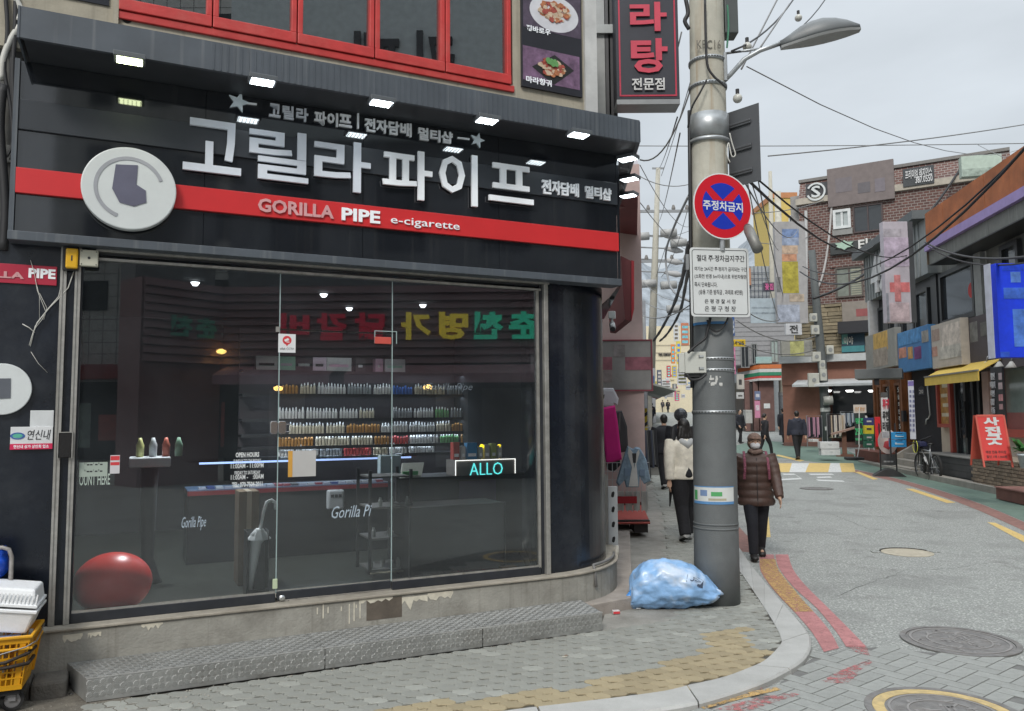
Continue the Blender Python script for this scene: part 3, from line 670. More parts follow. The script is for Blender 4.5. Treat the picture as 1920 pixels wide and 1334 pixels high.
# ---------------------------------------------------------------- upper floor
ub = 4.27
yT = lambda px, py, off=.0: T(px, py, off)
P('upper_wall', MB().box(-2.2, T(1118,150)[0], 4.2, T(600,90)[1]-.0, -.28, .0).box(T(955,100)[0]+.03, T(1118,150)[0], T(600,90)[1], 6.6, -.28, .0).box(-2.2, T(222,10)[0]-.03, T(600,90)[1], 6.6, -.28, .0).box(-2.2, T(1118,150)[0], 6.2, 6.6, -.28, -.0011), beige_wall)
P('upper_side_wall', MB().prism_y([(T(1118,150)[0], -.0005), (T(1118,150)[0]+2.3, -4.4), (T(1118,150)[0]+2.1,-4.4), (T(1118,150)[0]-.15,-.0005)], 4.2, 6.6), beige_wall)
P('upper_room', MB().box(.2, 3.6, 4.3, 4.33, -3, -.29).box(.2,3.6,4.3,6.6,-3.05,-3).box(.2,3.6,6.55,6.6,-3,-.29).box(.15,.2,4.3,6.6,-3,-.29).box(3.6,3.65,4.3,6.6,-3,-.29), mat('upper_room', (.3,.32,.34), rough=.8))
zb = T(225,20)[1]; zb = .5*(T(228,22)[1] + T(950,160)[1])
xs_ = [T(222,10)[0], T(398,35)[0], T(556,65)[0], T(701,85)[0], T(833,110)[0], T(957,140)[0]]
for k in range(5):
    x0, x1 = xs_[k], xs_[k+1]; wv = .04
    fm = MB().box(x0+.004, x1-.004, zb, zb+.085, -.06, .035).box(x0+.004, x0+wv+.004, zb+.085, 6.1, -.06, .03).box(x1-wv-.004, x1-.004, zb+.085, 6.1, -.06, .03).box(x0+.004, x1-.004, 6.1, 6.2, -.06, .03)
    wdw = P('window', fm, red_frame, bevel=.006)
    part(wdw, 'pane', MB().box(x0+wv, x1-wv, zb+.08, 6.1, -.03, -.022), win_glass)
P('window_rail', MB().box(xs_[0]-.03, xs_[5]+.03, zb-.06, zb-.003, -.06, .022), red_frame, bevel=.006)
x0, x1, y0, y1 = box_on(FF, (207,0), (222,40), .0)
P('dark_side_pane', MB().box(T(60,0)[0], T(205,0)[0], T(205,13)[1], 6.2, .0, .012), mat('dark_pane', (.03,.032,.04), rough=.15))
P('wall_trim', MB().box(x0+.02, x1, 4.2, 6.6, .0, .03), beige_wall)
hole = T(238,35,.0); P('pipe_hole', MB().disc(hole[0], hole[1], .035, .0, .004, 20), mat('hole', (.012,.01,.01), rough=.9))
# cardboard boxes and jars behind the first upper windows
cardb = mat('cardboard', (.55,.42,.28), rough=.85, var=.12, scale=6)
def boxthing(nm, lbl, F, b, m_, cat='box', g=None):
    x0,x1,y0,y1,z0,z1 = b; t = thing(nm, lbl, cat, F, ((x0+x1)/2,y0,(z0+z1)/2), g); part(t, 'carton', MB().box(*b), m_, bevel=.004)
    part(t, 'tape', MB().box((x0+x1)/2-.02,(x0+x1)/2+.02,y0+.02,y1+.001,z0+.01,z1+.0012), mat('tape', (.42,.36,.27), rough=.3)); return t
zs = zb+.08
x0,x1,y0,y1 = box_on(FF,(415,0),(475,55),-.2); boxthing('cardboard_box', 'tan cardboard box behind second red framed upstairs window', FF, (x0,x1,zs,y1+.1,-.55,-.1), cardb)
x0,x1,y0,y1 = box_on(FF,(330,0),(386,30),-.2); boxthing('cardboard_box', 'buff carton at the right of first upstairs window', FF, (x0,x1,zs,y1+.05,-.5,-.12), mat('cardboard_pale', (.65,.57,.4), rough=.85))
t = thing('yellow_packet', 'yellow packet on top of the buff carton upstairs', 'packet', FF, (x0+.05,y1+.05,-.3)); part(t, 'body', MB().box(x0+.04,x1-.05,y1+.052,y1+.2,-.4,-.2), mat('packet_yellow', (.6,.5,.05), rough=.5), bevel=.01); part(t, 'printed_band', MB().box(x0+.06,x1-.07,y1+.08,y1+.11,-.2,-.198), rd)
x0,x1,y0,y1 = box_on(FF,(476,0),(500,45),-.2); boxthing('plastic_tub', 'white square tub beside the tan box upstairs', FF, (x0,x1,zs,y1,-.5,-.12), mat('tub_white', (.5,.52,.53), rough=.4), 'tub')
x0,x1,y0,y1 = box_on(FF,(245,0),(310,18),-.25); boxthing('white_carton', 'white carton at the left of first upstairs window', FF, (x0,x1,zs,y1+.1,-.6,-.2), mat('carton_white', (.55,.57,.58), rough=.6))
# ---------------------------------------------------------------- canopy
cb, ct = 4.07, 4.265
xl, xr = T(36,70,.5)[0], T(1200,266,.5)[0]
dside = Vector((math.cos(R(arc)), -math.sin(R(arc))))     # street side in the front's frame (t, out)
e1 = (xr+dside.x*2.6, .5+dside.y*2.6)
can = thing('sign_canopy', 'grey streaked metal canopy projecting over the shop sign', 'canopy', FF, (1.6,cb,.2))
pl = [(xl,.5),(xr,.5),e1,(e1[0]-.6,e1[1]-.2),(xr-.42,-.0),(xl,-.0)]
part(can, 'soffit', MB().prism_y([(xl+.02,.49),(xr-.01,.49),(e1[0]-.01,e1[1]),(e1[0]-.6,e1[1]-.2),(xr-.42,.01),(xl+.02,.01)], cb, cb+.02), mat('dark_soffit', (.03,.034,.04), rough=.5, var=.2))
part(can, 'top', MB().prism_y(pl, ct-.01, ct), fascia)
rb = MB(); n = int((xr-xl)/.045)
part(can, 'fascia', MB().prism_y([(xl,.47),(xl,.5),(xr,.5),e1,(e1[0]-.03,e1[1]),(xr-.02,.47)], cb-.005, ct-.01), fascia)
for k in range(n+1):
    x = xl+(xr-xl)*k/n
    if x > T(395,80,.5)[0]: rb.box(x-.004, x+.004, cb, ct-.012, .5, .504)
part(can, 'fascia_ribs', rb, fascia, kind='stuff')
part(can, 'end_cap', MB().box(xl-.012, xl, cb-.01, ct, .0, .505), fascia)
# ---------------------------------------------------------------- signboard
so_ = .12; sx0, sx1 = T(30,340,so_)[0], T(1157,445,so_)[0]
sb = 2.86; r0, r1 = 3.175, 3.343
m0 = .5*(T(35,243,so_)[1]+T(1155,386,so_)[1]); m1 = .5*(T(35,185.5,so_)[1]+T(1155,346,so_)[1])
sg = thing('shop_signboard', 'glossy black shop sign with red stripe, white letters and round emblem', 'sign', FF, ((sx0+sx1)/2, sb, .1))
G = lambda n, mb, m_, **k: part(sg, n, mb, m_, **k)
seams = [sx0, T(385,260,so_)[0], T(681,300,so_)[0], T(935,330,so_)[0], sx1]
for a, b in zip(seams, seams[1:]):
    for y0, y1 in ((m1, cb-.002), (r1, m0), (sb+.06, r0)): G('panel', MB().box(a+.0015, b-.0015, y0+.001, y1-.001, .02, so_), black_gloss)
G('backing', MB().box(sx0, sx1, sb+.02, cb, .0, .018), black_frame)
G('middle_band', MB().box(sx0, sx1, m0, m1, .02, so_+.02), matte_grey, bevel=.003)
G('red_band', MB().box(sx0, sx1, r0, r1, .02, so_+.03), sign_red, bevel=.003)
G('bottom_trim', MB().box(sx0-.03, sx1+.01, sb, sb+.06, .0, so_+.05), fascia, bevel=.004)
G('left_trim', MB().box(sx0-.03, sx0-.001, sb+.06, cb, .0, so_+.03), fascia)
# side return of the sign along the street
rt = [(sx1+.002, so_), (sx1+.03, so_), (sx1+.03+dside.x*2.4, so_+dside.y*2.4), (sx1-.1+dside.x*2.4, so_-.05+dside.y*2.4)]
G('side_panel', MB().prism_y(rt, sb+.0, cb-.004), black_gloss)
def letters(pairs, depth=.05, m_=letter_white, bold=.02, off=so_+.02, nm='letter', z0=None):
    for s, a, b in pairs:
        x0, x1, y0, y1 = box_on(FF, a, b, off+depth); G(nm, text_mb(s, (x0,x1,y0,y1), off+.001 if z0 is None else z0, depth, bold), m_)
# gap-filling stand-offs are hidden behind the letters
letters([('파',(718,274),(811,378)), ('이',(824,282),(896,388)), ('프',(917,303),(1001,385))], .024, bold=.016, off=so_+.02)
letters([('고',(345,218),(452,330)), ('릴',(468,236),(578,345)), ('라',(590,256),(695,364))], .024, m_=mat('letter_silver', (.66,.70,.77), rough=.75, spec=.15, var=.05), bold=.016, off=so_+.02)
letters([('전',(1016,335),(1034,365)), ('자',(1035,338),(1052,366)), ('담',(1052,341),(1069,368)), ('배',(1070,343),(1086,370)), ('멀',(1098,348),(1113,373)), ('티',(1115,350),(1129,374)), ('샵',(1130,352),(1147,377))], .02, bold=.03)
letters([('파',(590,207),(612,235)), ('이',(614,210),(634,238)), ('프',(636,213),(660,240)), ('전',(684,220),(704,248)), ('자',(706,223),(727,251)), ('담',(729,226),(749,254)), ('배',(751,229),(772,257)), ('멀',(785,238),(804,264)), ('티',(807,242),(826,267)), ('샵',(828,245),(849,270))], .02, bold=.03, off=so_)
letters([('고',(505,193),(526,221)), ('릴',(530,197),(551,225)), ('라',(556,201),(578,229))], .02, m_=MATS['letter_silver'], bold=.03, off=so_)
letters([('PIPE',(641,389),(713,420)),], .012, bold=.03, off=so_+.03)
letters([('e-cigarette',(733,405),(862,436))], .010, bold=.0, off=so_+.03)
letters([('GORILLA',(484,371),(626,411))], .012, bold=.03, off=so_+.03, m_=mat('letter_rose', (.62,.32,.33), rough=.5))
x0, x1, y0, y1 = box_on(FF, (669,214), (672,243), so_); G('divider', MB().box(x0,x1,y0,y1,so_+.001,so_+.02), letter_white)
def star(px, py, rpx, tail):
    c = T(px, py, so_); s = rpx*6.5/1480; pts = [(c[0]+(s if k % 2 == 0 else s*.42)*math.sin(math.pi*k/5+.25), c[1]+(s if k % 2 == 0 else s*.42)*math.cos(math.pi*k/5+.25)) for k in range(10)]
    st = G('star', MB().prism(pts, so_+.001, so_+.02), mat('star_pale', (.75,.85,.92), rough=.4))
    q = T(px+tail, py+(tail*.12), so_); d = .006
    part(st, 'tail', MB().prism([(c[0]+(q[0]-c[0])*.4, c[1]-d+(q[1]-c[1])*.4),(q[0],q[1]-d),(q[0],q[1]+d),(c[0]+(q[0]-c[0])*.4,c[1]+d+(q[1]-c[1])*.4)], so_+.001, so_+.016), letter_white)
star(447,193,18,34); star(894,264,15,-37)
# round white lightbox emblem
c0 = T(243,354,so_+.09); rr = (T(333,354,so_+.09)[0]-T(153,354,so_+.09)[0])/2
dk = G('emblem_disc', MB().disc(c0[0], c0[1], rr, so_+.03, so_+.10, 64, rr*.97), mat('disc_white', (.62,.65,.65), rough=.4, var=.05, dirt=.15, dirt_col=(.4,.41,.41)), bevel=.008)
s = rr
em = MB().prism([(c0[0]-.30*s,c0[1]+.52*s),(c0[0]+.16*s,c0[1]+.56*s),(c0[0]+.14*s,c0[1]+.1*s),(c0[0]+.34*s,c0[1]-.02*s),(c0[0]+.36*s,c0[1]-.3*s),(c0[0]+.1*s,c0[1]-.42*s),(c0[0]-.2*s,c0[1]-.36*s),(c0[0]-.36*s,c0[1]-.05*s)], so_+.101, so_+.105)
part(dk, 'emblem', em, mat('emblem_grey', (.11,.11,.16), rough=.5)); part(dk, 'emblem_light', MB().ringd(c0[0], c0[1], .66*s, .74*s, so_+.101, so_+.104, 50, 20, 250), mat('emblem_pale', (.34,.35,.38), rough=.5))
# spotlights under the canopy
ledw = mat('led_lit', (.8,.9,1), emit=(.85,.95,1.0), es=14, rough=.4); ledy = mat('led_lit_yellowish', (.9,.95,.7), emit=(.85,.95,.55), es=9, rough=.4)
spot_h = mat('spot_housing', (.1,.11,.12), rough=.4)
for k, (px, py, side) in enumerate([(243,113,0),(492,153,0),(715,193,0),(913,226,0),(1085,253,0),(1176,298,1),(1180,336,1),(1178,367,1)]):
    d = ray(px, py); q = FF.inverted() @ (Vector((0,0,CAMH)) + d*((cb-.03-CAMH)/d.z)); x, z = q.x, q.z
    lab = ['leftmost spotlight under the shop canopy, lit yellowish','lit white spotlight above the left star of the sign','lit white spotlight above the small top line of lettering','lit white spotlight above the right star of the sign','lit white spotlight at the right end of the canopy front','nearest of three lit spotlights under the canopy side','middle of three lit spotlights under the canopy side','farthest of three lit spotlights under the canopy side'][k]
    t = thing('spotlight', lab, 'spotlight', FF @ Matrix.Translation((x,cb-.001,z)) @ Matrix.Rotation(R(-arc if side else 0)*1.0, 4, 'Y'), (0,0,0), 'lit spotlights under the shop canopy')
    part(t, 'housing', MB().box(-.095,.095,-.035,-.001,-.065,.065), spot_h, bevel=.004); part(t, 'lens', MB().box(-.075,.075,-.040,-.0355,-.05,.05), ledy if k == 0 else ledw)
    fs = MB()
    for q_ in range(6): fs.box(-.07+.028*q_-.002,-.07+.028*q_+.002,-.046,-.0405,-.05,.05)
    part(t, 'fins', fs, spot_h)
# poster boards with dishes at the right of the upper windows
x0, x1, y0, y1 = box_on(FF, (976,-40), (1091,185), .02); y1 = 6.3
pb_ = thing('menu_poster', 'tall dark poster with two round and square dish pictures beside red window', 'poster', FF, ((x0+x1)/2,T(1030,175,.02)[1],.03)); yb = T(1030,172,.02)[1]
part(pb_, 'board', MB().box(x0,x1,yb,y1,.005,.03), mat('poster_dark', (.025,.025,.032), rough=.3))
def splotch(m_list, cx, cy, rx, ry, z, n, seed, par):
    rg = random.Random(seed)
    for q, m_ in enumerate(m_list):
        mb = MB()
        for k in range(n):
            a = rg.uniform(0,6.28); d = rg.random()**.6; r_ = rg.uniform(.012,.03); px_, py_ = cx+rx*d*math.cos(a), cy+ry*d*math.sin(a)
            mb.prism([(px_+r_*rg.uniform(.5,1.2)*math.cos(6.28*i/7)*1.3, py_+r_*rg.uniform(.5,1.2)*math.sin(6.28*i/7)) for i in range(7)], z+.0002*q*1, z+.0008+.0003*k+.0001*q)
        part(par, 'printed_food', mb, m_, kind='stuff')
food = [mat('food_orange', (.42,.16,.07), rough=.5, var=.4, scale=40), mat('food_red', (.35,.07,.05), rough=.5, var=.3, scale=40), mat('food_cream', (.55,.42,.30), rough=.5, var=.3, scale=40)]
x2,x3,y2,y3 = box_on(FF,(982,-18),(1087,68),.03); cx, cy = (x2+x3)/2, (y2+y3)/2
p1 = part(pb_, 'dish_picture', MB().box(x2-.01,x3+.01,y2-.03,y3+.05,.0305,.0315), mat('pic_mauve', (.08,.06,.09), rough=.4, var=.4, scale=10))
part(p1, 'printed_plate', MB().disc(cx+.02,cy,.25,.032,.033,40,.17), mat('plate_print', (.62,.62,.66), rough=.4)); splotch(food, cx+.02, cy+.02, .15, .09, .0332, 30, 1, p1)
part(p1, 'lettering', text_mb('꿔바로우', (*box_on(FF,(986,46),(1032,68),.03),), .034, .001, .03), letter_white)
x2,x3,y2,y3 = box_on(FF,(978,76),(1089,176),.03); cx, cy = (x2+x3)/2, (y2+y3)/2-.01; y2 += .03
p2 = part(pb_, 'dish_picture', MB().box(x2+.01,x3-.01,y2+.0,y3-.04,.0305,.0315), mat('pic_purple', (.17,.10,.17), rough=.4, var=.5, scale=12))
part(p2, 'printed_plate', MB().prism([(cx-.2,cy-.02),(cx+.02,cy-.15),(cx+.23,cy+.02),(cx+.03,cy+.13)], .032,.033), mat('plate_black', (.02,.02,.02), rough=.4)); splotch(food, cx+.01, cy, .12, .075, .0332, 30, 2, p2)
splotch([mat('food_green', (.12,.3,.1), rough=.5)], cx-.01, cy+.05, .04, .03, .05, 8, 3, p2)
x4,x5,y4,y5 = box_on(FF,(986,146),(1034,168),.03); part(p2, 'lettering', text_mb('마라향궈', (x4,x5,y4+.02,y5+.02), .034, .001, .03), letter_white)
tr_ = MB()
P('white_trim', MB().box(T(1094,100)[0], T(1116,100)[0], 4.3, 6.6, .0, .03), mat('white_trim', (.55,.55,.54), rough=.5, dirt=.3, dirt_col=(.3,.3,.3)))
# ================================================================ STEP, CART, THINGS INSIDE THE SHOP
tread = mat('tread_plate', (.34,.345,.335), rough=.5, metal=.5, var=.2, scale=5, bump=.15, bscale=120, dirt=.55, dirt_col=(.15,.14,.12))
tread_bar = mat('tread_bars', (.46,.465,.455), rough=.38, metal=.65, var=.2, scale=6, dirt=.4, dirt_col=(.2,.19,.17))
ST = .141
def fl(px, py, z): q = FF.inverted() @ ground(px, py, z); return q.x, q.z
p0, p1, p2, p3 = fl(162,1273,ST), fl(1130,1148,ST), fl(1052,1119,ST), fl(135,1229,ST)
so2 = (p0[1]+p1[1])/2; bk = .122
stp = thing('entrance_step', 'long chequer-plate metal step in front of the shop door', 'step', FF, (1.7,0,.35))
def lerp(a, b, t): return (a[0]+(b[0]-a[0])*t, a[1]+(b[1]-a[1])*t)
f0, f1 = (p0[0], p0[1]), (p1[0], p1[1]); b0, b1 = (p3[0]-.02, bk), (p2[0]+.1, bk)
segs = [0, .395, .715, 1]
for a, b in zip(segs, segs[1:]):
    q = [lerp(f0,f1,a+.001), lerp(f0,f1,b-.001), lerp(b0,b1,b-.001), lerp(b0,b1,a+.001)]
    part(stp, 'plate', MB().prism_y(q, .0, ST-.002), tread, bevel=.003)
lip = MB().prism_y([lerp(f0,f1,0), lerp(f0,f1,1), (lerp(f0,f1,1)[0], f1[1]-.010), (lerp(f0,f1,0)[0], f0[1]-.010)], ST-.008, ST+.0012); part(stp, 'nosing', lip, mat('bright_edge', (.55,.55,.54), rough=.35, metal=.6, var=.15))
bars_f, bars_t = MB(), MB(); cs = .0365
L_ = math.hypot(f1[0]-f0[0], f1[1]-f0[1]); nu = int(L_/cs)
def bar(m, cx, cy, a, ln, wd, put):
    dx, dy = math.cos(a)*ln/2, math.sin(a)*ln/2; ex, ey = -math.sin(a)*wd/2, math.cos(a)*wd/2
    b = [(cx-dx-ex,cy-dy-ey),(cx+dx-ex,cy+dy-ey),(cx+dx+ex,cy+dy+ey),(cx-dx+ex,cy-dy+ey)]
    k = .72; t_ = [(cx+(x-cx)*k, cy+(y-cy)*k) for x, y in b]
    m.add([put(x,y,0) for x, y in b]+[put(x,y,.0022) for x, y in t_], [(4,5,6,7),(0,1,5,4),(1,2,6,5),(2,3,7,6),(3,0,4,7)])
def fput(x, y, h): q = lerp(f0, f1, x/L_); return (q[0], y, q[1]+h)
def tput(x, y, h):
    a, b = lerp(f0,f1,x/L_), lerp(b0,b1,x/L_); q = lerp(a, b, y); return (q[0], ST-.002+h, q[1])
for i in range(nu):
    for j in range(3):
        s = 1 if (i+j) % 2 else -1
        for k in range(5):
            o = (k-2)*.0068; cx, cy = (i+.5)*cs, .022+(j+.5)*cs
            bar(bars_f, cx - math.sin(s*.78)*o, cy + math.cos(s*.78)*o, s*.78, .034 if k in (1,2,3) else .022, .0034, fput)
dp = so2-bk; nv = int(dp/cs)
for i in range(nu):
    for j in range(nv):
        s = 1 if (i+j) % 2 else -1
        for k in range(5):
            o = (k-2)*.0068; cx, cy = (i+.5)*cs - math.sin(s*.78)*o, .012+(j+.5)*cs + math.cos(s*.78)*o
            a = s*.78; ln = .034 if k in (1,2,3) else .022
            bar(bars_t, cx, cy, a, ln, .0034, lambda x, y, h: tput(x, y/dp, h))
part(stp, 'tread_bars', bars_f, tread_bar, kind='stuff'); part(stp, 'tread_bars', bars_t, tread_bar, kind='stuff')
# low concrete ledge along the side of the shop, stone block at the left
z_ = .10; pts = [ground(x, y, z_) for x, y in [(1040,1128),(1112,1133),(1187,1119),(1181,1000),(1178,930),(1120,930),(1060,1090)]]
lg = [(FF.inverted() @ q) for q in pts]
single('stone_ledge', 'low concrete ledge running back along the side of shop', 'ledge', MB().prism_y([(q.x, q.z) for q in lg], -.03, z_), mat('ledge_stone', (.31,.275,.245), rough=.9, var=.18, scale=6, bump=.4, bscale=100, dirt=.4, dirt_col=(.16,.14,.12)), FF, bevel=.01)
st_l = mat('old_stone', (.14,.13,.115), rough=.95, var=.3, scale=7, bump=.7, bscale=60, dirt=.5, dirt_col=(.06,.055,.05))
tt = p3[0]
for k, (a, b) in enumerate(((-.40,-.20),(-.195,.0))):
    single('foundation_stone', ('rough dark foundation stone against the left end of the metal step', 'rough dark foundation stone behind the yellow basket wheel')[1-k], 'stone', MB().box(tt+a, tt+b, -.02, .115-.012*k, .115, .33+.03*k), st_l, FF, bevel=.02)
# ---------------------------------------------------------------- pipes and litter round the column
grey_pvc = mat('grey_conduit', (.17,.165,.16), rough=.5, var=.15, dirt=.3)
ce = [colpt(CR, a, .075) for a in (24,30,36,42,48,54,60)]
single('grey_conduit', 'thin grey conduit bent round the foot of the black column', 'pipe', MB().tube([(ce[0][0], PT-.15, ce[0][1]+.045),(ce[0][0], PT+.0, ce[0][1]+.02)]+[(x, PT+.03, z) for x, z in ce], .013, 8), grey_pvc, FF, smooth=True)
# slotted white plate on the side of the shop
q = at(1149, 972, 8.35); F2 = fr(q, 92)
t = thing('slotted_plate', 'pale grey metal plate with four slots beside the black column', 'plate', F2, (0,-.34,0))
pale_metal = mat('pale_metal', (.46,.48,.49), rough=.45, metal=.2, var=.1, dirt=.25, dirt_col=(.25,.24,.22))
part(t, 'plate', MB().box(-.048,.052,-.34,.33,-.012,0), pale_metal, bevel=.003)
slot = MB()
for k in range(4): slot.prism([(x*.030+.004+.35*y*.01, -.22+k*.155+y*.02) for x, y in ((-.5,-1),(.1,-1.6),(.5,-1.2),(.55,.9),(.1,1.7),(-.5,1.1))], .0005, .0015)
part(t, 'slots', slot, mat('slot_dark', (.012,.012,.013), rough=.8))
part(t, 'side_flange', MB().box(-.075,-.05,-.42,.45,-.03,-.002), mat('flange', (.33,.32,.29), rough=.6, dirt=.4))
F3 = fr(at(1148,1042,8.2), 92); single('white_pipe_stub', 'short white drain pipe stub under the slotted plate', 'pipe', MB().tube([(-.09,-.02,0),(.02,-.02,.0),(.045,.0,0),(.045,.10,0)], .024, 10), mat('ivory_pvc', (.5,.48,.42), rough=.5, dirt=.3), F3, smooth=True)
# litter
c = ground(1155,1151); F2 = fr(c, 80)
t = thing('cigarette_packet', 'crushed red and white packet on ground near the step', 'litter', F2); part(t, 'packet', MB().box(-.03,.03,0,.03,-.02,.02), mat('packet_white', (.6,.55,.55), rough=.5), bevel=.004); part(t, 'red_front', MB().box(-.029,.029,.003,.022,.0202,.022), rd)
c = ground(1061,1232); F2 = fr(c, 60)
t = thing('dry_leaf', 'curled brown and white leaf lying on grey pavers', 'leaf', F2); part(t, 'blade', MB().add([(-.028,.004,0),(0,.012,.012),(.03,.006,0),(0,.002,-.012),(0,.016,.002)], [(0,3,4),(3,2,4),(2,1,4),(1,0,4)]), mat('leaf_brown', (.16,.09,.05), rough=.7)); part(t, 'pale_half', MB().prism_y([(-.03,.0),(-.002,.012),(.004,.016),(-.018,.02)], .003, .010), mat('leaf_pale', (.55,.52,.45), rough=.7))
c = ground(1197,1142); t = single('cigarette_butt', 'white cigarette butt by the blue bag', 'litter', MB().tube([(-.02,.005,0),(.02,.005,.008)], .004, 6), white_film, fr(c, 70))
c = ground(133,1303); single('metal_disc', 'small grey bottle cap on the gritty soil', 'litter', MB().lathe([(.012,0),(.012,.008),(.009,.008),(.009,.002)], (0,0,0), 12), chrome, fr(c, 70))
c = ground(1363,1133); single('loose_stone', 'flat loose stone at the foot of the utility pole', 'stone', MB().prism_y([(-.06,-.03),(.0,-.045),(.07,-.02),(.05,.03),(-.04,.035)], -.003, .022), mat('loose_stone', (.2,.185,.15), rough=.9, var=.3, scale=20), fr(c, 80), bevel=.006)
# ---------------------------------------------------------------- hand cart with yellow basket at the left edge
cart_p = ground(22, 1296); cq = FF @ Vector((T(30,1240,.42)[0]-.10, 0, .42)); FC = fr((cq.x, cq.y, 0), 68)
ct_ = thing('hand_cart', 'folding hand cart with rusty tube handle at left edge', 'cart', FC, (-.1,0,0))
tube_m = mat('rusty_tube', (.36,.34,.32), rough=.45, metal=.5, var=.3, scale=20, dirt=.5, dirt_col=(.2,.1,.05))
part(ct_, 'platform', MB().box(-.35,.14,.10,.125,-.26,.10), mat('cart_black', (.02,.02,.022), rough=.6))
hy = .92
part(ct_, 'handle', MB().tube([(.03,.12,-.15),(.03,hy-.06,-.15),(.015,hy-.015,-.15),(-.02,hy,-.15),(-.36,hy,-.15),(-.40,hy-.03,-.15),(-.4,.12,-.15)], .013, 10), tube_m, smooth=True)
rub = mat('rubber', (.018,.018,.018), rough=.75, var=.3); rim_m = mat('wheel_rim', (.3,.3,.31), rough=.4, metal=.5)
for wx, wz in ((.10,.06),(-.02,.16),(-.3,.06),(.08,-.2)):
    wl_ = part(ct_, 'wheel', MB().lathe([(.062,-.014),(.062,.014),(.045,.016),(.045,-.016)], (wx,.062,wz), 24, 'z', cap=False), rub)
    part(wl_, 'rim', MB().lathe([(.0,-.008),(.044,-.006),(.046,.0),(.044,.006),(.0,.01)], (wx,.062,wz), 20, 'z'), rim_m); part(wl_, 'fork', MB().box(wx-.02,wx+.02,.06,.105,wz-.022,wz-.018).box(wx-.02,wx+.02,.06,.105,wz+.018,wz+.022), rim_m)
bk_ = thing('yellow_basket', 'yellow slotted plastic basket strapped on the hand cart', 'basket', FC, (-.12,.13,-.04))
ym = mat('yellow_plastic', (.72,.36,.012), rough=.42, var=.08, scale=6, dirt=.25, dirt_col=(.3,.16,.02))
def basket(m, x0, x1, z0, z1, y0, y1, taper):
    def P4(y, ins): return (x0+ins, x1-ins, z0+ins, z1-ins)
    h = y1-y0; ins = lambda y: taper*(1-(y-y0)/h)
    def hb_(ya, yb, th=.006):      # horizontal ring
        a0,a1,c0,c1 = P4(0, ins(ya)); b0,b1,d0,d1 = P4(0, ins(yb))
        for (ax, az, bx, bz, cx, cz, dx, dz) in ((a0,c1,a1,c1,b1,d1,b0,d1),(a1,c1,a1,c0,b1,d0,b1,d1),(a1,c0,a0,c0,b0,d0,b1,d0),(a0,c0,a0,c1,b0,d1,b0,d0)):
            mx_, mz = (x0+x1)/2, (z0+z1)/2
            o = [(ax,ya,az),(bx,ya,bz),(cx,yb,cz),(dx,yb,dz)]; i = [(p[0]+(mx_-p[0])*.03, p[1], p[2]+(mz-p[2])*.03) for p in o]
            m.add(o+i, [(0,1,2,3),(7,6,5,4),(0,4,5,1),(3,2,6,7)])
    hb_(y0, y0+.03); hb_(y1-.035, y1); hb_(y0+.17, y0+.19)
    for k in range(3): hb_(y0+.065+k*.036, y0+.073+k*.036)
    nx = 17
    for k in range(nx+1):
        w_ = .0075 if k % 4 else .03; t = k/nx
        for side in range(4):
            pts = []
            for y in (y0+.03, y1-.03):
                a0,a1,c0,c1 = P4(0, ins(y)+.002)
                pts.append([(a0+(a1-a0)*t, y, c1),(a1,y,c1+(c0-c1)*t),(a1+(a0-a1)*t,y,c0),(a0,y,c0+(c1-c0)*t)][side])
            d = Vector((1,0,0)) if side in (0,2) else Vector((0,0,1)); n_ = [Vector((0,0,1)),Vector((1,0,0)),Vector((0,0,-1)),Vector((-1,0,0))][side]
            A, B = Vector(pts[0]), Vector(pts[1]); vs_ = []
            for q_ in (A, B):
                for sx, sn in ((-1,0),(1,0),(1,-1),(-1,-1)): vs_.append(q_+d*sx*w_/2+n_*sn*.005)
            m.add(vs_, [(0,1,5,4),(1,2,6,5),(2,3,7,6),(3,0,4,7)])
    a0,a1,c0,c1 = P4(0, taper); m.box(a0+.004,a1-.004,y0,y0+.006,c0+.004,c1-.004)
    return m
X0, X1, Z0, Z1, Y0, Y1 = -.36, .20, -.20, .17, .135, .44
part(bk_, 'basket_body', basket(MB(), X0, X1, Z0, Z1, Y0, Y1, .045), ym)
part(bk_, 'rim', MB().box(X0-.012,X1+.012,Y1-.004,Y1+.012,Z1-.004,Z1+.014).box(X0-.012,X1+.012,Y1-.004,Y1+.012,Z0-.014,Z0+.004).box(X1-.004,X1+.014,Y1-.004,Y1+.012,Z0+.004,Z1-.004).box(X0-.014,X0+.004,Y1-.004,Y1+.012,Z0+.004,Z1-.004).box(X0-.01,X1+.01,Y1-.07,Y1-.055,Z1-.002,Z1+.010).box(X1-.002,X1+.01,Y1-.07,Y1-.055,Z0,Z1-.002), ym, bevel=.004)
part(bk_, 'wire_handle', MB().tube([(X1+.02,Y1+.0,Z0+.05),(X1+.028,Y1-.03,Z1-.02),(X1-.02,Y1-.05,Z1+.03),(X1-.2,Y1-.09,Z1+.03),(X1-.26,Y1-.07,Z1+.03),(X1-.27,Y1-.01,Z1+.02)], .004, 6), mat('wire', (.4,.4,.4), rough=.35, metal=.8), smooth=True)
strap_m = mat('bungee', (.03,.022,.018), rough=.7)
t = single('bungee_cord', 'dark rubber bungee cord wound round the yellow basket', 'strap', MB().tube([(X0,Y1-.17,Z1+.008),(X1-.12,Y1-.13,Z1+.012),(X1-.01,Y1-.09,Z1+.006),(X1+.012,Y1-.08,Z1-.1)], .010, 6).tube([(X0,Y1-.19,Z1+.006),(X1-.1,Y1-.16,Z1+.002),(X1-.01,Y1-.15,Z1-.004),(X1+.0,Y1-.14,Z1-.12)], .011, 6), strap_m, FC, smooth=True, base=(-.12,.2,.1))
foam = mat('styrofoam', (.78,.79,.80), rough=.75, var=.04, scale=40, bump=.25, bscale=220)
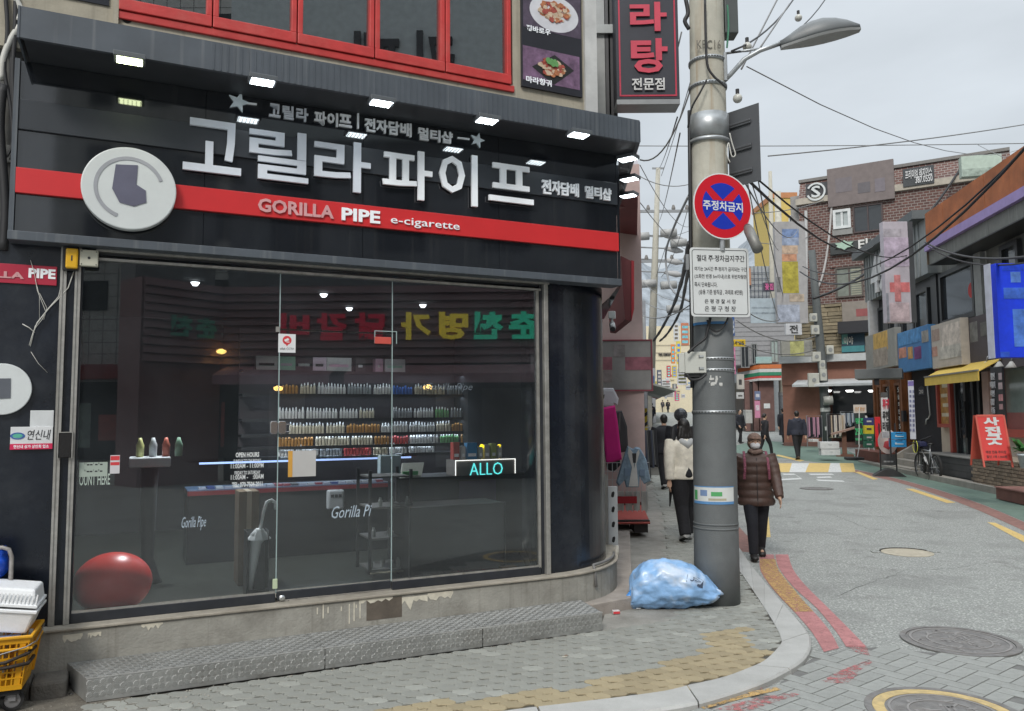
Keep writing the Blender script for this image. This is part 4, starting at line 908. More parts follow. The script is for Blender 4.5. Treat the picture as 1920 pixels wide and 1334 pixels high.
def foam_box(nm, lbl, F, x0,x1,y0,y1,z0,z1, tp, inv=False, rot=None, handle=True):
    t = thing(nm, lbl, 'box', F, ((x0+x1)/2,y0,(z0+z1)/2), 'white foam boxes in the yellow basket')
    a, b = (0, tp) if inv else (tp, 0)
    lo = [(x0+a,y0,z0+a),(x1-a,y0,z0+a),(x1-a,y0,z1-a),(x0+a,y0,z1-a)]; hi = [(x0+b,y1,z0+b),(x1-b,y1,z0+b),(x1-b,y1,z1-b),(x0+b,y1,z1-b)]
    part(t, 'body', MB().rings([lo[::-1], hi[::-1]]), foam, bevel=.012)
    rm = MB(); yy = y0 if inv else y1; rm.box(x0-.008,x1+.008,yy-(.0 if inv else .018),yy+(.018 if inv else 0),z0-.008,z1+.008); part(t, 'rim', rm, foam, bevel=.004)
    if handle: part(t, 'recess', MB().box((x0+x1)/2-.06,(x0+x1)/2+.06,(y0+y1)/2-.02,(y0+y1)/2+.025,z1-.02,z1-.004-tp*.4), mat('foam_recess', (.66,.67,.68), rough=.8), bevel=.006)
    return t
FB = FC @ Matrix.Translation((0,0,0)) @ Matrix.Rotation(R(-9), 4, 'Z')
foam_box('foam_box', 'white foam tray standing in the yellow basket, lower of two', FB, -.36,.12,.46,.60,-.20,.12,.03)
foam_box('foam_box', 'white ribbed foam box turned upside down on the foam tray', FB, -.34,.115,.612,.715,-.21,.11,.025, True, handle=False)
rb_ = bpy.data.objects['foam_box.001']; mm = MB()
for k in range(22): x = -.32+k*.0205; mm.box(x-.004,x+.004,.63,.69,.105,.1105)
part(rb_, 'ribs', mm, foam, kind='stuff')
bag = MB(); rg = random.Random(2); rs = []
for i in range(12):
    t_ = i/11; rr_ = .13*math.sin(math.pi*min(1,.25+t_*.68))**.8*(1-.55*t_*0); y = .92-.27*t_
    rr_ = (.12,.135,.14,.145,.15,.15,.14,.125,.10,.07,.045,.03)[i]
    rs.append([(-.14+rr_*math.cos(-2*math.pi*k/22)*(1+rg.uniform(-.1,.1)), y+rg.uniform(-.006,.006), -.19+rr_*.55*math.sin(-2*math.pi*k/22)*(1+rg.uniform(-.14,.14))) for k in range(22)])
single('blue_bag', 'bright blue plastic bag hanging on the cart handle', 'bag', MB().rings(rs[::-1]), mat('blue_plastic', (.008,.07,.50), rough=.18, var=.3, scale=12, bump=.6, bscale=25), FC, smooth=True)
ic = thing('paper_bundle', 'pale blue papers stuffed in the basket beneath foam trays', 'papers', FC, (-.1,.42,.1))
for k in range(4): part(ic, 'sheet', MB().box(-.2+.03*k,.04+.03*k,.40+.008*k,.4055+.008*k,.02,.155), mat('paper_blue', (.45,.52,.70), rough=.6) if k % 2 else white_film)
# ---------------------------------------------------------------- fixtures on the wall left of the glass
def flat(nm, lbl, cat, a, b, off, th, m_, bevel=.002):
    x0,x1,y0,y1 = box_on(FF, a, b, off+th); t = thing(nm, lbl, cat, FF, ((x0+x1)/2,y0,off)); part(t, 'board', MB().box(x0,x1,y0,y1,off,off+th), m_, bevel=bevel); return t, (x0,x1,y0,y1)
ww = .022
t, (x0,x1,y0,y1) = flat('red_sign_strip', 'small red sign strip with white capitals on the dark left wall', 'sign', (-150,484), (106,536), ww, .012, mat('crimson', (.42,.02,.05), rough=.4, var=.06))
q = box_on(FF,(54,503),(104,524),ww+.012); part(t, 'lettering', text_mb('PIPE', q, ww+.0125, .004, .04), letter_white)
q = box_on(FF,(-90,503),(45,524),ww+.012); part(t, 'lettering', text_mb('GORILLA', q, ww+.0125, .004, .04), MATS['letter_rose'])
c1 = T(4,730,ww+.02); rr = T(60,730,ww+.02)[0]-c1[0]
t = thing('round_emblem_board', 'round white emblem board cut off by the left edge', 'sign', FF, (c1[0],c1[1]-rr,ww)); part(t, 'disc', MB().disc(c1[0],c1[1],rr,ww,ww+.03,50), MATS['disc_white'], bevel=.004)
part(t, 'emblem', MB().prism([(c1[0]-.5*rr,c1[1]+.4*rr),(c1[0]+.28*rr,c1[1]+.42*rr),(c1[0]+.3*rr,c1[1]-.35*rr),(c1[0]-.4*rr,c1[1]-.4*rr)], ww+.031, ww+.034), mat('emblem_slate', (.10,.11,.13), rough=.5))
flat('white_board', 'blank white sheet on the dark wall above member plaque', 'sheet', (57,770), (100,801), ww, .006, mat('white_sheet', (.62,.64,.65), rough=.6))
t, (x0,x1,y0,y1) = flat('member_plaque', 'white plaque with green oval emblem and red base strip', 'plaque', (20,801), (98,842), ww+.006, .008, mat('plaque_white', (.66,.67,.68), rough=.4))
hh = y1-y0; z1 = ww+.0145
part(t, 'red_strip', MB().box(x0,x1,y0,y0+hh*.25,z1,z1+.002), mat('plaque_red', (.62,.02,.09), rough=.45)); part(t, 'lettering', text_mb('연신내 상가 상인회 업소', (x0+.02,x1-.02,y0+hh*.05,y0+hh*.2), z1+.0022, .001, .02), letter_white)
part(t, 'lettering', text_mb('연신내', (x0+(x1-x0)*.40,x1-.012,y0+hh*.42,y0+hh*.86), z1, .002, .0, slant=.2), ink)
cx, cy = x0+(x1-x0)*.17, y0+hh*.60; part(t, 'emblem', MB().ringd(cx,cy,.028,.041,z1,z1+.002,30,0,360,.55), mat('emblem_blue', (.05,.12,.35), rough=.5)); part(t, 'emblem_fill', MB().disc(cx,cy+.004,.029,z1,z1+.0015,30,.017), mat('emblem_green', (.10,.42,.30), rough=.5))
x0,x1,y0,y1 = box_on(FF,(124,466),(146,505),.09); t = thing('alarm_beacon', 'small yellow alarm beacon above the left steel strips', 'alarm', FF, ((x0+x1)/2,y0,.05))
part(t, 'base', MB().box(x0-.02,x1+.0,y0-.01,y1+.02,.045,.075), mat('beacon_black', (.02,.02,.022), rough=.4), bevel=.006); part(t, 'lens', MB().box(x0,x1,y0,y1,.075,.115), mat('beacon_yellow', (.75,.42,.02), rough=.25), bevel=.01); part(t, 'slot', MB().box((x0+x1)/2-.004,(x0+x1)/2+.004,y0+.05,y1-.05,.1152,.117), ink)
x0,x1,y0,y1 = box_on(FF,(150,468),(184,501),.09); t = thing('junction_box', 'square ivory junction box with a dark hole at glass corner', 'box', FF, ((x0+x1)/2,y0,.05)); ivory = mat('ivory_box', (.52,.51,.42), rough=.5, var=.05)
part(t, 'cover', MB().box(x0,x1,y0,y1,.056,.10), ivory, bevel=.006); part(t, 'hole', MB().disc((x0+x1)/2,(y0+y1)/2,.009,.1002,.102,14), ink)
sc = MB(); [sc.disc(x0+dx, y0+dy, .004, .1002, .102, 8) for dx in (.012, x1-x0-.012) for dy in (.012, y1-y0-.012)]; part(t, 'screws', sc, ink)
x0,x1,y0,y1 = box_on(FF,(111,812),(134,858),.05); t = thing('lock_box', 'black lock box with grey edge on the left steel strip', 'lock', FF, ((x0+x1)/2,y0,.05)); part(t, 'case', MB().box(x0,x1,y0,y1,.054,.075), mat('lock_black', (.015,.014,.014), rough=.25), bevel=.004); part(t, 'edge_frame', MB().box(x0-.006,x0-.0005,y0-.006,y1+.006,.054,.079).box(x1+.0005,x1+.006,y0-.006,y1+.006,.054,.079).box(x0-.0005,x1+.0005,y1+.0005,y1+.006,.054,.079), steel_strip)
wire_w = mat('white_wire', (.55,.54,.5), rough=.5, dirt=.4, dirt_col=(.3,.28,.24)); wb = MB()
W = lambda pts, off=.045: [(*T(x, y, off), off) for x, y in pts]
wr = thing('loose_wires', 'bundle of loose pale wires hanging on dark left wall', 'wires', FF, (*T(70,640,.05),.05))
for pts, r_ in (([(140,505),(128,540),(112,558),(92,578),(70,605),(62,625),(55,648)],.007), ([(118,500),(116,530),(110,556),(88,582),(66,612),(57,650)],.005), ([(57,488),(64,510),(70,545),(80,570),(86,585),(80,598),(66,616)],.004), ([(66,525),(74,555),(74,600)],.003), ([(74,550),(88,578),(82,600)],.003), ([(42,608),(55,615),(65,624)],.006), ([(58,660),(72,682),(89,699)],.003)):
    part(wr, 'wire', MB().tube(W(pts), r_*.55, 6), wire_w, smooth=True)
# ---------------------------------------------------------------- behind the glass
fz = PT-.02
ball = MB().ball((0,0,0), (.255,.21,.24), 32, 20); cb_ = T(212,1082,-.30); ball.xf(Matrix.Translation((cb_[0], fz+.211, -.27)))
single('red_ball', 'big squashed red ball behind the lower left corner of glass', 'ball', ball, mat('ball_red', (.85,.05,.04), rough=.35, var=.12, scale=4, spec=.5), FF, smooth=True)
um = T(478,1112,-.20); ux = um[0]
t = thing('umbrella', 'furled white umbrella with curved handle behind the glass', 'umbrella', FF, (ux,fz,-.20)); wh = mat('umbrella_white', (.88,.92,.93), rough=.5, var=.08)
top = T(480,1000,-.20)[1]
part(t, 'canopy', MB().tube([(ux-.035,fz+.06,-.20),(ux-.02,fz+.25,-.20),(ux+.0,fz+.42,-.20),(ux+.02,top-.02,-.20),(ux+.03,top+.03,-.20)], [.012,.03,.042,.062,.03], 12), wh, smooth=True)
hx = T(488,950,-.20)
part(t, 'handle', MB().tube([(ux+.03,top+.03,-.20),(ux+.055,top+.16,-.20),(ux+.06,hx[1]-.02,-.20),(ux+.075,hx[1]+.03,-.20),(ux+.11,hx[1]+.045,-.20),(ux+.14,hx[1]+.02,-.20),(ux+.142,hx[1]-.03,-.20)], .012, 8), wh, smooth=True)
part(t, 'frill', MB().lathe([(.09,-.045),(.055,.0),(.03,.03)], (ux+.022,top-.0,-.20), 9, cap=False), wh)
x0, x1 = ux-.075, ux+.085; t = thing('umbrella_stand', 'narrow black umbrella stand behind the glass', 'stand', FF, (ux,fz,-.20)); sm = mat('stand_black', (.02,.02,.022), rough=.4)
part(t, 'box', MB().box(x0,x1,fz,fz+.02,-.29,-.11).box(x0,x0+.006,fz+.02,fz+.52,-.29,-.11).box(x1-.006,x1,fz+.02,fz+.52,-.29,-.11).box(x0+.006,x1-.006,fz+.02,fz+.52,-.29,-.285), sm); part(t, 'front', MB().box(x0+.006,x1-.006,fz+.02,fz+.1,-.116,-.11), sm)
x0,x1,y0,y1 = box_on(FF,(446,921),(482,1010),-.9); boxthing('cardboard_box', 'tall brown cardboard box behind the white umbrella', FF, (x0,x1,fz,y1,-1.1,-.8), mat('cardboard_dim', (.14,.10,.06), rough=.85))
# back shelves with bottles and boxes
BO = -3.3; sxa, sxb = T(470,760,BO)[0], T(900,760,BO)[0]
sh = thing('bottle_shelf', 'long dark wall shelving behind the counter', 'shelf', FF, ((sxa+sxb)/2,fz,BO)); shm = mat('shelf_dark', (.022,.022,.024), rough=.5)
rows = [(696,675,'box'),(739,720,'bottle'),(785,765,'bottle'),(813,799,'bottle'),(836,822,'bottle'),(854,840,'bottle')]
part(sh, 'back_panel', MB().box(sxa-.1,sxb+.1,fz,2.75,BO-.28,BO-.25), mat('shelf_back', (.035,.028,.03), rough=.5))
led = mat('shelf_led', (.7,.8,1), emit=(.75,.85,1), es=6)
for (yb, yt, kd) in rows:
    y = T(600,yb,BO)[1]; part(sh, 'shelf_board', MB().box(sxa-.1,sxb+.1,y-.018,y,BO-.25,BO+.06), shm); part(sh, 'light_strip', MB().box(sxa,sxb-.1,y-.030,y-.020,BO-.02,BO+.03), led); part(sh, 'lip', MB().box(sxa-.1,sxb+.1,y-.036,y-.018,BO+.052,BO+.062), shm)
BTL = []
for nm, colr in (('white',(.62,.62,.6)),('amber',(.4,.2,.05)),('grey',(.3,.32,.33)),('green',(.15,.4,.15)),('cream',(.55,.5,.38)),('red',(.5,.08,.08)),('blue',(.06,.16,.5))): BTL.append(mat('bottle_'+nm, colr, rough=.35, var=.1))
bmb = MB().lathe([(.0165,0),(.0165,.078),(.010,.09),(.008,.098)], (0,0,0), 8); bme_ = [bmb.mesh('bottle') for _ in BTL]
cap_mb = MB().lathe([(.009,.092),(.009,.102),(.004,.122)], (0,0,0), 6); cme = cap_mb.mesh('cap'); cme.materials.append(white_film)
for me, m_ in zip(bme_, BTL): me.materials.append(m_)
rg = random.Random(4); nb = 0; cnt_ = {}
def nth(n): return '%d%s' % (n, 'th' if 10 < n % 100 < 14 else {1:'st',2:'nd',3:'rd'}.get(n % 10, 'th'))
names = ['white','amber','grey','green','cream','red','blue']
for r_, (yb, yt, kd) in enumerate(rows[1:]):
    y = T(600,yb,BO)[1]+.001; x = sxa+.32; place = ['second','third','fourth','fifth','lowest'][r_]
    while x < sxb-.1:
        run = rg.randint(5,11); ci = rg.choices(range(7), [5,2,4,1.2,3,1.2,.8])[0]
        if rg.random() < .16: x += rg.uniform(.12,.25); continue
        for _ in range(run):
            if x > sxb-.1 or nb > 285: break
            o = link('bottle', bme_[ci]); o.matrix_world = FF @ Matrix.Translation((x, y, BO+rg.uniform(-.005,.02))) @ Matrix.Scale(rg.uniform(.9,1.12), 4, (0,1,0))
            n_ = nth(cnt_.setdefault((ci,r_), 0)+1); cnt_[(ci,r_)] += 1
            tag(o, n_+' %s dropper bottle from the left on the %s shelf from the top' % (names[ci], place) if place != 'lowest' else n_+' %s dropper bottle from the left on the lowest wall shelf' % names[ci], 'bottle', 'dropper bottles on the shelves, %s on %s shelf' % (names[ci], place)); nb += 1
            if ci in (0,2,4,3): c_ = link('cap', cme); c_.parent = o
            x += .037
        x += .02
x = sxa+.05; bcol = [((.55,.57,.55),'grey'),((.30,.55,.42),'mint'),((.03,.03,.035),'black'),((.5,.42,.5),'lilac'),((.42,.44,.44),'silver'),((.05,.05,.05),'dark'),((.55,.35,.45),'pink'),((.58,.62,.58),'white')]
k = 0; y = T(600,696,BO)[1]+.001
for wd_, gap in ((.24,.0),(.20,.0),(.2,.0),(.16,.0),(.30,.05),(.12,.12),(.10,.02),(.26,.0)):
    c_, nm = bcol[k]; t = thing('product_box', '%s product carton on the top wall shelf' % nm, 'box', FF, (x+wd_/2,y,BO), 'cartons on the top wall shelf')
    part(t, 'carton', MB().box(x,x+wd_-.004,y,y+.16,BO-.1,BO+.02), mat('carton_'+nm, c_, rough=.5)); part(t, 'printed_panel', MB().box(x+.03,x+wd_-.04,y+.05,y+.08,BO+.0205,BO+.0215), bcol[(k+2) % 8] and mat('carton_'+bcol[(k+2) % 8][1], bcol[(k+2) % 8][0], rough=.5)); x += wd_+gap; k += 1
# glass counter with lit trays
x0, y1 = T(350,885,-2.2); x1 = T(770,885,-2.2)[0]; yt_ = T(640,858,-2.0)[1]; yb_ = T(640,908,-2.0)[1]
t = thing('display_counter', 'low glass display counter with blue light and red trim', 'counter', FF, ((x0+x1)/2,fz,-2.2))
part(t, 'base', MB().box(x0,x1,fz,yb_-.05,-2.5,-2.0), mat('counter_black', (.012,.012,.015), rough=.35)); part(t, 'red_trim', MB().box(x0,x1,yb_-.05,yb_-.01,-2.5,-1.99), mat('counter_red', (.22,.02,.03), rough=.3))
part(t, 'deck', MB().box(x0,x1,yb_-.01,yb_,-2.5,-2.0), mat('counter_deck', (.10,.14,.22), rough=.4)); part(t, 'glass_top', MB().box(x0,x1,yt_-.01,yt_,-2.5,-2.0), glass('counter_glass', (.8,.9,.95), 1.45))
part(t, 'light_strip', MB().box(x0+.1,x1-.05,yt_-.03,yt_-.012,-2.06,-2.03), mat('blue_led', (.5,.6,1), emit=(.4,.55,1), es=.9))
rg = random.Random(9)
for k in range(26):
    x = x0+.1+(x1-x0-.2)*k/26; c_ = rg.choice([(.5,.52,.55),(.3,.05,.07),(.05,.08,.25),(.4,.42,.5),(.08,.08,.09)])
    o = MB().box(x,x+.065,yb_+.002,yb_+.02,-2.15+rg.uniform(-.1,.05),-2.05); single('vape_device', nth(k+1)+' small device from the left in the lit glass counter', 'device', o, mat('device_%d' % int(c_[0]*100), c_, rough=.4), FF, group='devices laid out in the lit counter')
x0,x1,y0,y1 = box_on(FF,(713,855),(752,893),-1.6); single('pale_box', 'pale blue square box on the counter left of the leaflet', 'box', MB().box(x0,x1,y0,y1,-1.7,-1.6), mat('pale_blue', (.38,.48,.52), rough=.5), FF, bevel=.005)
# black display table with tray, lit name box
xa_, xb_ = T(740,900,-1.1)[0], T(970,900,-1.1)[0]; yc = T(850,893,-1.0)[1]
t = thing('black_table', 'black side counter carrying the lit name box', 'table', FF, ((xa_+xb_)/2,fz,-1.2)); part(t, 'top', MB().box(xa_,xb_+.1,yc-.05,yc,-1.5,-1.0), sm); part(t, 'body', MB().box(xa_+.05,xb_+.05,fz,yc-.05,-1.48,-1.1), mat('counter_body', (.012,.012,.015), rough=.5)); part(t, 'purple_panel', MB().box(T(860,950,-1.1)[0],T(930,950,-1.1)[0],fz+.1,yc-.06,-1.099,-1.095), mat('purple_dim', (.06,.035,.09), rough=.6))
x0,x1,y0,y1 = box_on(FF,(854,864),(967,893),-1.0); y0 = yc+.001
t = thing('lit_name_box', 'grey display box with white lit edges and teal glowing letters', 'display', FF, ((x0+x1)/2,y0,-1.1)); part(t, 'body', MB().box(x0,x1,y0,y1,-1.25,-1.01), mat('name_box', (.20,.19,.18), rough=.5))
lw = mat('white_tube', (.9,.9,.9), emit=(1,.97,.92), es=1.1); part(t, 'lit_edge', MB().box(x0,x1,y1-.006,y1+.002,-1.009,-1.0).box(x0,x0+.006,y0,y1-.006,-1.009,-1.0).box(x1-.006,x1,y0,y1-.006,-1.009,-1.0), lw)
q = box_on(FF,(881,869),(943,890),-1.0); part(t, 'lettering', text_mb('ALLO', q, -1.008, .006, -.01), mat('teal_neon', (.1,.6,.6), emit=(.12,.75,.75), es=1.1))
rg = random.Random(8); x = x0+.01; k = 0
for nm, c_, wd_, h_ in (('red',(.5,.07,.05),.07,.17),('white',(.6,.6,.6),.05,.13),('sky blue',(.08,.32,.62),.11,.16),('pale',(.5,.55,.55),.05,.12),('grey',(.45,.46,.46),.06,.14),('lime',(.45,.52,.2),.06,.15),('white',(.62,.63,.62),.05,.13)):
    o = thing('product_box', '%s box standing on the lit name box' % nm if k < 6 else 'rightmost white box standing on the lit name box', 'box', FF, (x,y1,-1.1)); part(o, 'carton', MB().box(x,x+wd_-.006,y1+.003,y1+h_,-1.16,-1.08), mat('prod_'+nm.replace(' ','_'), c_, rough=.5), bevel=.003); part(o, 'label_panel', MB().box(x+.01,x+wd_-.016,y1+.03,y1+.06,-1.0795,-1.079), letter_white); x += wd_+.012; k += 1
for px, w_ in ((911,'left'),(944,'right')): q = T(px,838,-1.0); single('yellow_bulb', '%s of two glowing yellow round lamps over the name box' % w_, 'lamp', MB().ball((q[0],q[1],-1.1),(.022,.022,.022),12,8).lathe([(.006,-.2),(.006,-.015)], (q[0],q[1],-1.1), 6), mat('yellow_glow', (.8,.6,.02), emit=(1,.75,.03), es=1.4), FF, smooth=True)
q = [T(x,y,-1.0) for x, y in ((752,893),(790,893),(803,871),(762,871))]; t = thing('price_leaflet', 'slanted grey leaflet with green print on the black counter', 'leaflet', FF, (q[0][0],yc,-1.0)); part(t, 'card', MB().add([(q[0][0],yc+.001,-1.0),(q[1][0],yc+.001,-1.0),(q[2][0],yc+.13,-1.12),(q[3][0],yc+.13,-1.12),(q[0][0],yc+.001,-1.03),(q[1][0],yc+.001,-1.03),(q[2][0],yc+.13,-1.14),(q[3][0],yc+.13,-1.14)], [(0,1,2,3),(7,6,5,4),(0,4,5,1),(1,5,6,2),(2,6,7,3),(3,7,4,0)]), mat('leaflet', (.40,.42,.38), rough=.6)); part(t, 'green_print', MB().box(q[0][0]+.02,q[1][0]-.03,yc+.025,yc+.06,-1.02,-1.004), mat('print_green', (.1,.4,.15), rough=.6))
# metal rack near the door, glass cabinet low right
x0,x1,y0,y1 = box_on(FF,(694,905),(770,1078),-.55); t = thing('wire_rack', 'black shelving rack on castors inside the door', 'rack', FF, ((x0+x1)/2,fz,-.7)); y0 = fz
for x, z in ((x0,-.55),(x1,-.55),(x0,-.95),(x1,-.95)): part(t, 'post', MB().box(x-.012,x+.012,y0+.04,y1+.1,z-.012,z+.012), sm)
for k in range(4): part(t, 'shelf', MB().box(x0+.013,x1-.013,y0+.06+k*.26,y0+.075+k*.26,-.94,-.56), mat('rack_shelf', (.10,.10,.095), rough=.5))
part(t, 'tray', MB().box(x0,x1,y0+.05,y0+.058,-.545,-.5), mat('pale_tray', (.3,.28,.2), rough=.5))
rg = random.Random(6)
for k in range(9): x = x0+.03+.03*k*(x1-x0)/.27; sy = y0+.0765+.26*(k % 3); single('glass_jar', 'small clear jar on the %s shelf of the door rack, %s of three' % (['lowest','second lowest','third lowest'][k % 3], ['left','middle','right'][k//3]), 'jar', MB().lathe([(.018,0),(.02,.05),(.012,.06),(.012,.075)], (x,sy,-.62-.06*(k % 2)), 8), mat('jar', (.34,.36,.35), rough=.2), FF, group='small jars on the black rack')
x0,x1,y0,y1 = box_on(FF,(768,953),(947,1082),-.35); t = thing('glass_cabinet', 'empty low cabinet with dark glass front inside right pane', 'cabinet', FF, ((x0+x1)/2,fz,-.5)); part(t, 'front_panel', MB().box(x0,x1,fz,y1,-.36,-.35), mat('cab_dark', (.018,.021,.025), rough=.15)); part(t, 'top', MB().box(x0,x1,y1-.012,y1,-.8,-.361), shm); part(t, 'side', MB().box(x1-.01,x1,fz,y1-.013,-.8,-.361).box(x0,x0+.01,fz,y1-.013,-.8,-.361), shm)
part(t, 'metal_edge', MB().box(x0,x1,y1+.0005,y1+.006,-.356,-.345).box(x1+.0005,x1+.006,fz,y1+.006,-.356,-.345).box(x0-.006,x0-.0005,fz,y1+.006,-.356,-.345), mat('dim_edge', (.12,.13,.14), rough=.4))
x0,x1,y0,y1 = box_on(FF,(615,920),(646,955),-1.9); t = thing('white_canister', 'white plastic canister standing inside the doorway', 'canister', FF, ((x0+x1)/2,y0,-1.95)); part(t, 'body', MB().box(x0,x1,y0,y1,-1.99,-1.9), mat('canister', (.4,.42,.44), rough=.5), bevel=.02); part(t, 'lettering', text_mb('— — —', (x0+.03,x1-.03,y0+.12,y0+.15), -1.899, .001, .02), ink)
# white tray table on a stand, seen left
q = T(280,865,-1.2); x0, x1 = T(242,865,-1.2)[0], T(320,865,-1.2)[0]; t = thing('tray_table', 'white tray on a dark stand deep behind the left pane', 'table', FF, ((x0+x1)/2,fz,-1.3)); part(t, 'tray', MB().box(x0,x1,q[1]-.05,q[1]+.03,-1.5,-1.15), mat('tray_white', (.45,.48,.5), rough=.4), bevel=.01); part(t, 'stand', MB().lathe([(.12,.0),(.1,.05),(.05,.2),(.07,q[1]-.06-fz)], ((x0+x1)/2,fz,-1.3), 14), sm, smooth=True)
rg = random.Random(12)
for k, (c_, nm) in enumerate((((.5,.5,.2),'yellow'),((.55,.56,.57),'white'),((.45,.12,.08),'red'),((.2,.35,.25),'green'))): x = x0+.08+.1*k; single('product_bottle', '%s bottle standing on the white tray' % nm, 'bottle', MB().lathe([(.03,0),(.032,.1),(.02,.13),(.012,.16)], (x,q[1]+.031,-1.3), 10), mat('tray_'+nm, c_, rough=.4), FF, smooth=True)
x0,x1,y0,y1 = box_on(FF,(940,1070),(968,1084),-.3); single('wooden_block', 'small lit tan wooden block at the foot of right pane', 'block', MB().box(x0,x1,fz,fz+.05,-.36,-.28), mat('tan_wood', (.42,.28,.13), rough=.6), FF, bevel=.004)
for k, (px, py) in enumerate(((607,552),(655,578),(793,572),(366,530))):
    q = at(px, py, 8.0+.3*k); y = 2.93; lf = FF.inverted() @ (Vector((0,0,CAMH)) + ray(px,py)*((2.93-CAMH)/ray(px,py).z)); single('ceiling_lamp', ['ceiling spot just left of the door corner fitting','ceiling spot above the red door corner fitting','ceiling spot over the right pane','boosted ceiling spot over the left pane'][k], 'lamp', MB().lathe([(.0,-.03),(.02,-.03),(.04,.0)], (lf.x, y, lf.z), 12), mat('spot_glow', (.8,.8,.8), emit=(.9,.95,1), es=3), FF)
    la = bpy.data.lights.new('lamp_light', 'SPOT'); la.spot_size = R(150); la.spot_blend = .6; la.energy = 7 if k < 3 else 200; la.shadow_soft_size = .06; la.color = (.95,.97,1); lo = bpy.data.objects.new('lamp_light', la); COL.objects.link(lo); lo.location = FF @ Vector((lf.x, y-.12, lf.z))  # left spot's beam made far stronger, added to brighten the ball and umbrella
# ================================================================ BUILDINGS ACROSS THE STREET (seen in the glass)
siding = mat('maroon_siding', (.27,.16,.17), rough=.6, var=.15, scale=2)
def siding_rows(x0, x1, y0, y1, step=.22):
    m = MB(); y = y0
    while y < y1: m.prism_x([(0,y),(.09,y),(.01,y+step-.015),(0,y+step-.015)], x0, x1); y += step
    return m
FO = fr((12.34,-2.3,gz(0)), 218.8)
ob = thing('restaurant_building', 'maroon clad restaurant across the street mirrored in the shop glass', 'building', FO, (4,-.05,-2))
tile_d = mat('dark_tile', (.2,.21,.22), rough=.6, var=.2, scale=3); tile_l = mat('light_tile', (.5,.5,.48), rough=.7, var=.15, scale=3, up='y')
part(ob, 'ground_floor', MB().box(-7,8.86,-.1,3.2,-8,-.3), mat('shopfront_dark', (.03,.03,.032), rough=.3)); part(ob, 'upper_floor', MB().box(-7,8.86,3.2,5.4,-8,-.05), siding)
part(ob, 'siding', siding_rows(-7,8.8,3.2,5.3), siding); part(ob, 'roof_floor', MB().box(-7,8.86,5.4,9.6,-8,-.4), tile_d); part(ob, 'pale_band', MB().box(-7,8.86,9.6,14.2,-8,-.2), mat('band_grey', (.5,.55,.56), rough=.6)); part(ob, 'top_floor', MB().box(-7,8.86,14.2,18,-8,-.5), mat('brick_dark', (.09,.06,.05), rough=.8, var=.2))
for x in (-5,-2,1,4,7): part(ob, 'window', MB().box(x-.7,x+.7,6.4,8.6,-.4,-.36), mat('far_pane', (.02,.024,.028), rough=.08))
for x in (-4,0,4,7.5): part(ob, 'window', MB().box(x-.9,x+.9,14.8,16.8,-.5,-.46), MATS['far_pane'])
for x0, x1, c in ((.2,1.6,(.12,.12,.12)),(2.0,2.9,(.3,.3,.3)),(3.2,4.6,(.06,.05,.05)),(5.2,6.2,(.02,.02,.02)),(6.6,7.6,(.22,.2,.2))): part(ob, 'shop_window', MB().box(x0,x1,.3,2.5,-.3,-.26), mat('opp_%d' % int(c[0]*100), c, rough=.3))
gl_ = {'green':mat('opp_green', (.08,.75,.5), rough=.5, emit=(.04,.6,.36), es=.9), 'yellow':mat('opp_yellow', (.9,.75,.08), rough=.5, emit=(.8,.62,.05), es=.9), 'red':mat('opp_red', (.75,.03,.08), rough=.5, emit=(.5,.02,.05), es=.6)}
ocs = thing('cafe_lettering', 'big dark letters on the pale band of the mirrored restaurant building', 'sign', FO, (3.5,11,.1))
for s, x in (('카',2.3),('페',3.9)): part(ocs, 'letter', text_mb(s, (x,x+1.35,10.9,12.9), -.19, .1, .02), ink)
osg = thing('restaurant_lettering', 'large green, yellow and red letters mirrored in the shop glass', 'sign', FO, (4,4,.1))
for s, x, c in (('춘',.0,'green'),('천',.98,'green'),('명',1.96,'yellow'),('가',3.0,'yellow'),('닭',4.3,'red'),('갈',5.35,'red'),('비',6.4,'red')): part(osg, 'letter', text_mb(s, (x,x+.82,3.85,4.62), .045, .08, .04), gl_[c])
aw = mat('awning_maroon', (.36,.2,.23), rough=.7, var=.15)
for x0, x1, nm in ((.0,5.2,'long maroon awning over restaurant windows, mirrored in the glass'),(5.6,8.7,'short maroon awning at the restaurant corner, mirrored in the glass')): t = thing('awning', nm, 'awning', FO, ((x0+x1)/2,2.7,.4)); part(t, 'canvas', MB().prism_x([(.02,3.15),(1.1,2.85),(1.1,2.82),(.02,3.1)], x0, x1), aw); part(t, 'valance', MB().box(x0,x1,2.6,2.82,1.08,1.1), aw)
F4 = fr(FO @ Vector((8.86,0,0)), 218.8+52)
o2 = thing('restaurant_wing', 'maroon wing round the corner of the mirrored restaurant', 'building', F4, (3,0,-2)); part(o2, 'wall', MB().box(.02,2.3,-.1,5.4,-1.2,-.05), siding); part(o2, 'siding', siding_rows(.02,2.25,3.2,5.3), siding); part(o2, 'upper_wall', MB().box(.02,2.3,5.4,9,-1.2,-.4), tile_d)
o3 = thing('corner_lettering', 'small green letters on the mirrored restaurant wing', 'sign', F4, (1.5,4,.1))
for s, x in (('춘',.25),('천',.95)): part(o3, 'letter', text_mb(s, (x,x+.6,3.9,4.45), .045, .08, .04), mat('dim_green', (.10,.42,.30)))
warm = mat('warm_lamp', (1,.7,.3), emit=(1,.62,.16), es=14)
for k, (F_, x, y, z) in enumerate(((FO,8.75,3.55,.35),(FO,7.0,2.5,.9),(FO,3.0,2.5,.9))): single('wall_lamp', ['warm lamp under the restaurant lettering corner','warm lamp under the short maroon awning','warm lamp under the long maroon awning'][k], 'lamp', MB().lathe([(.0,-.08),(.10,-.06),(.14,.0),(.05,.06)], (x,y,z), 12), warm, F_)
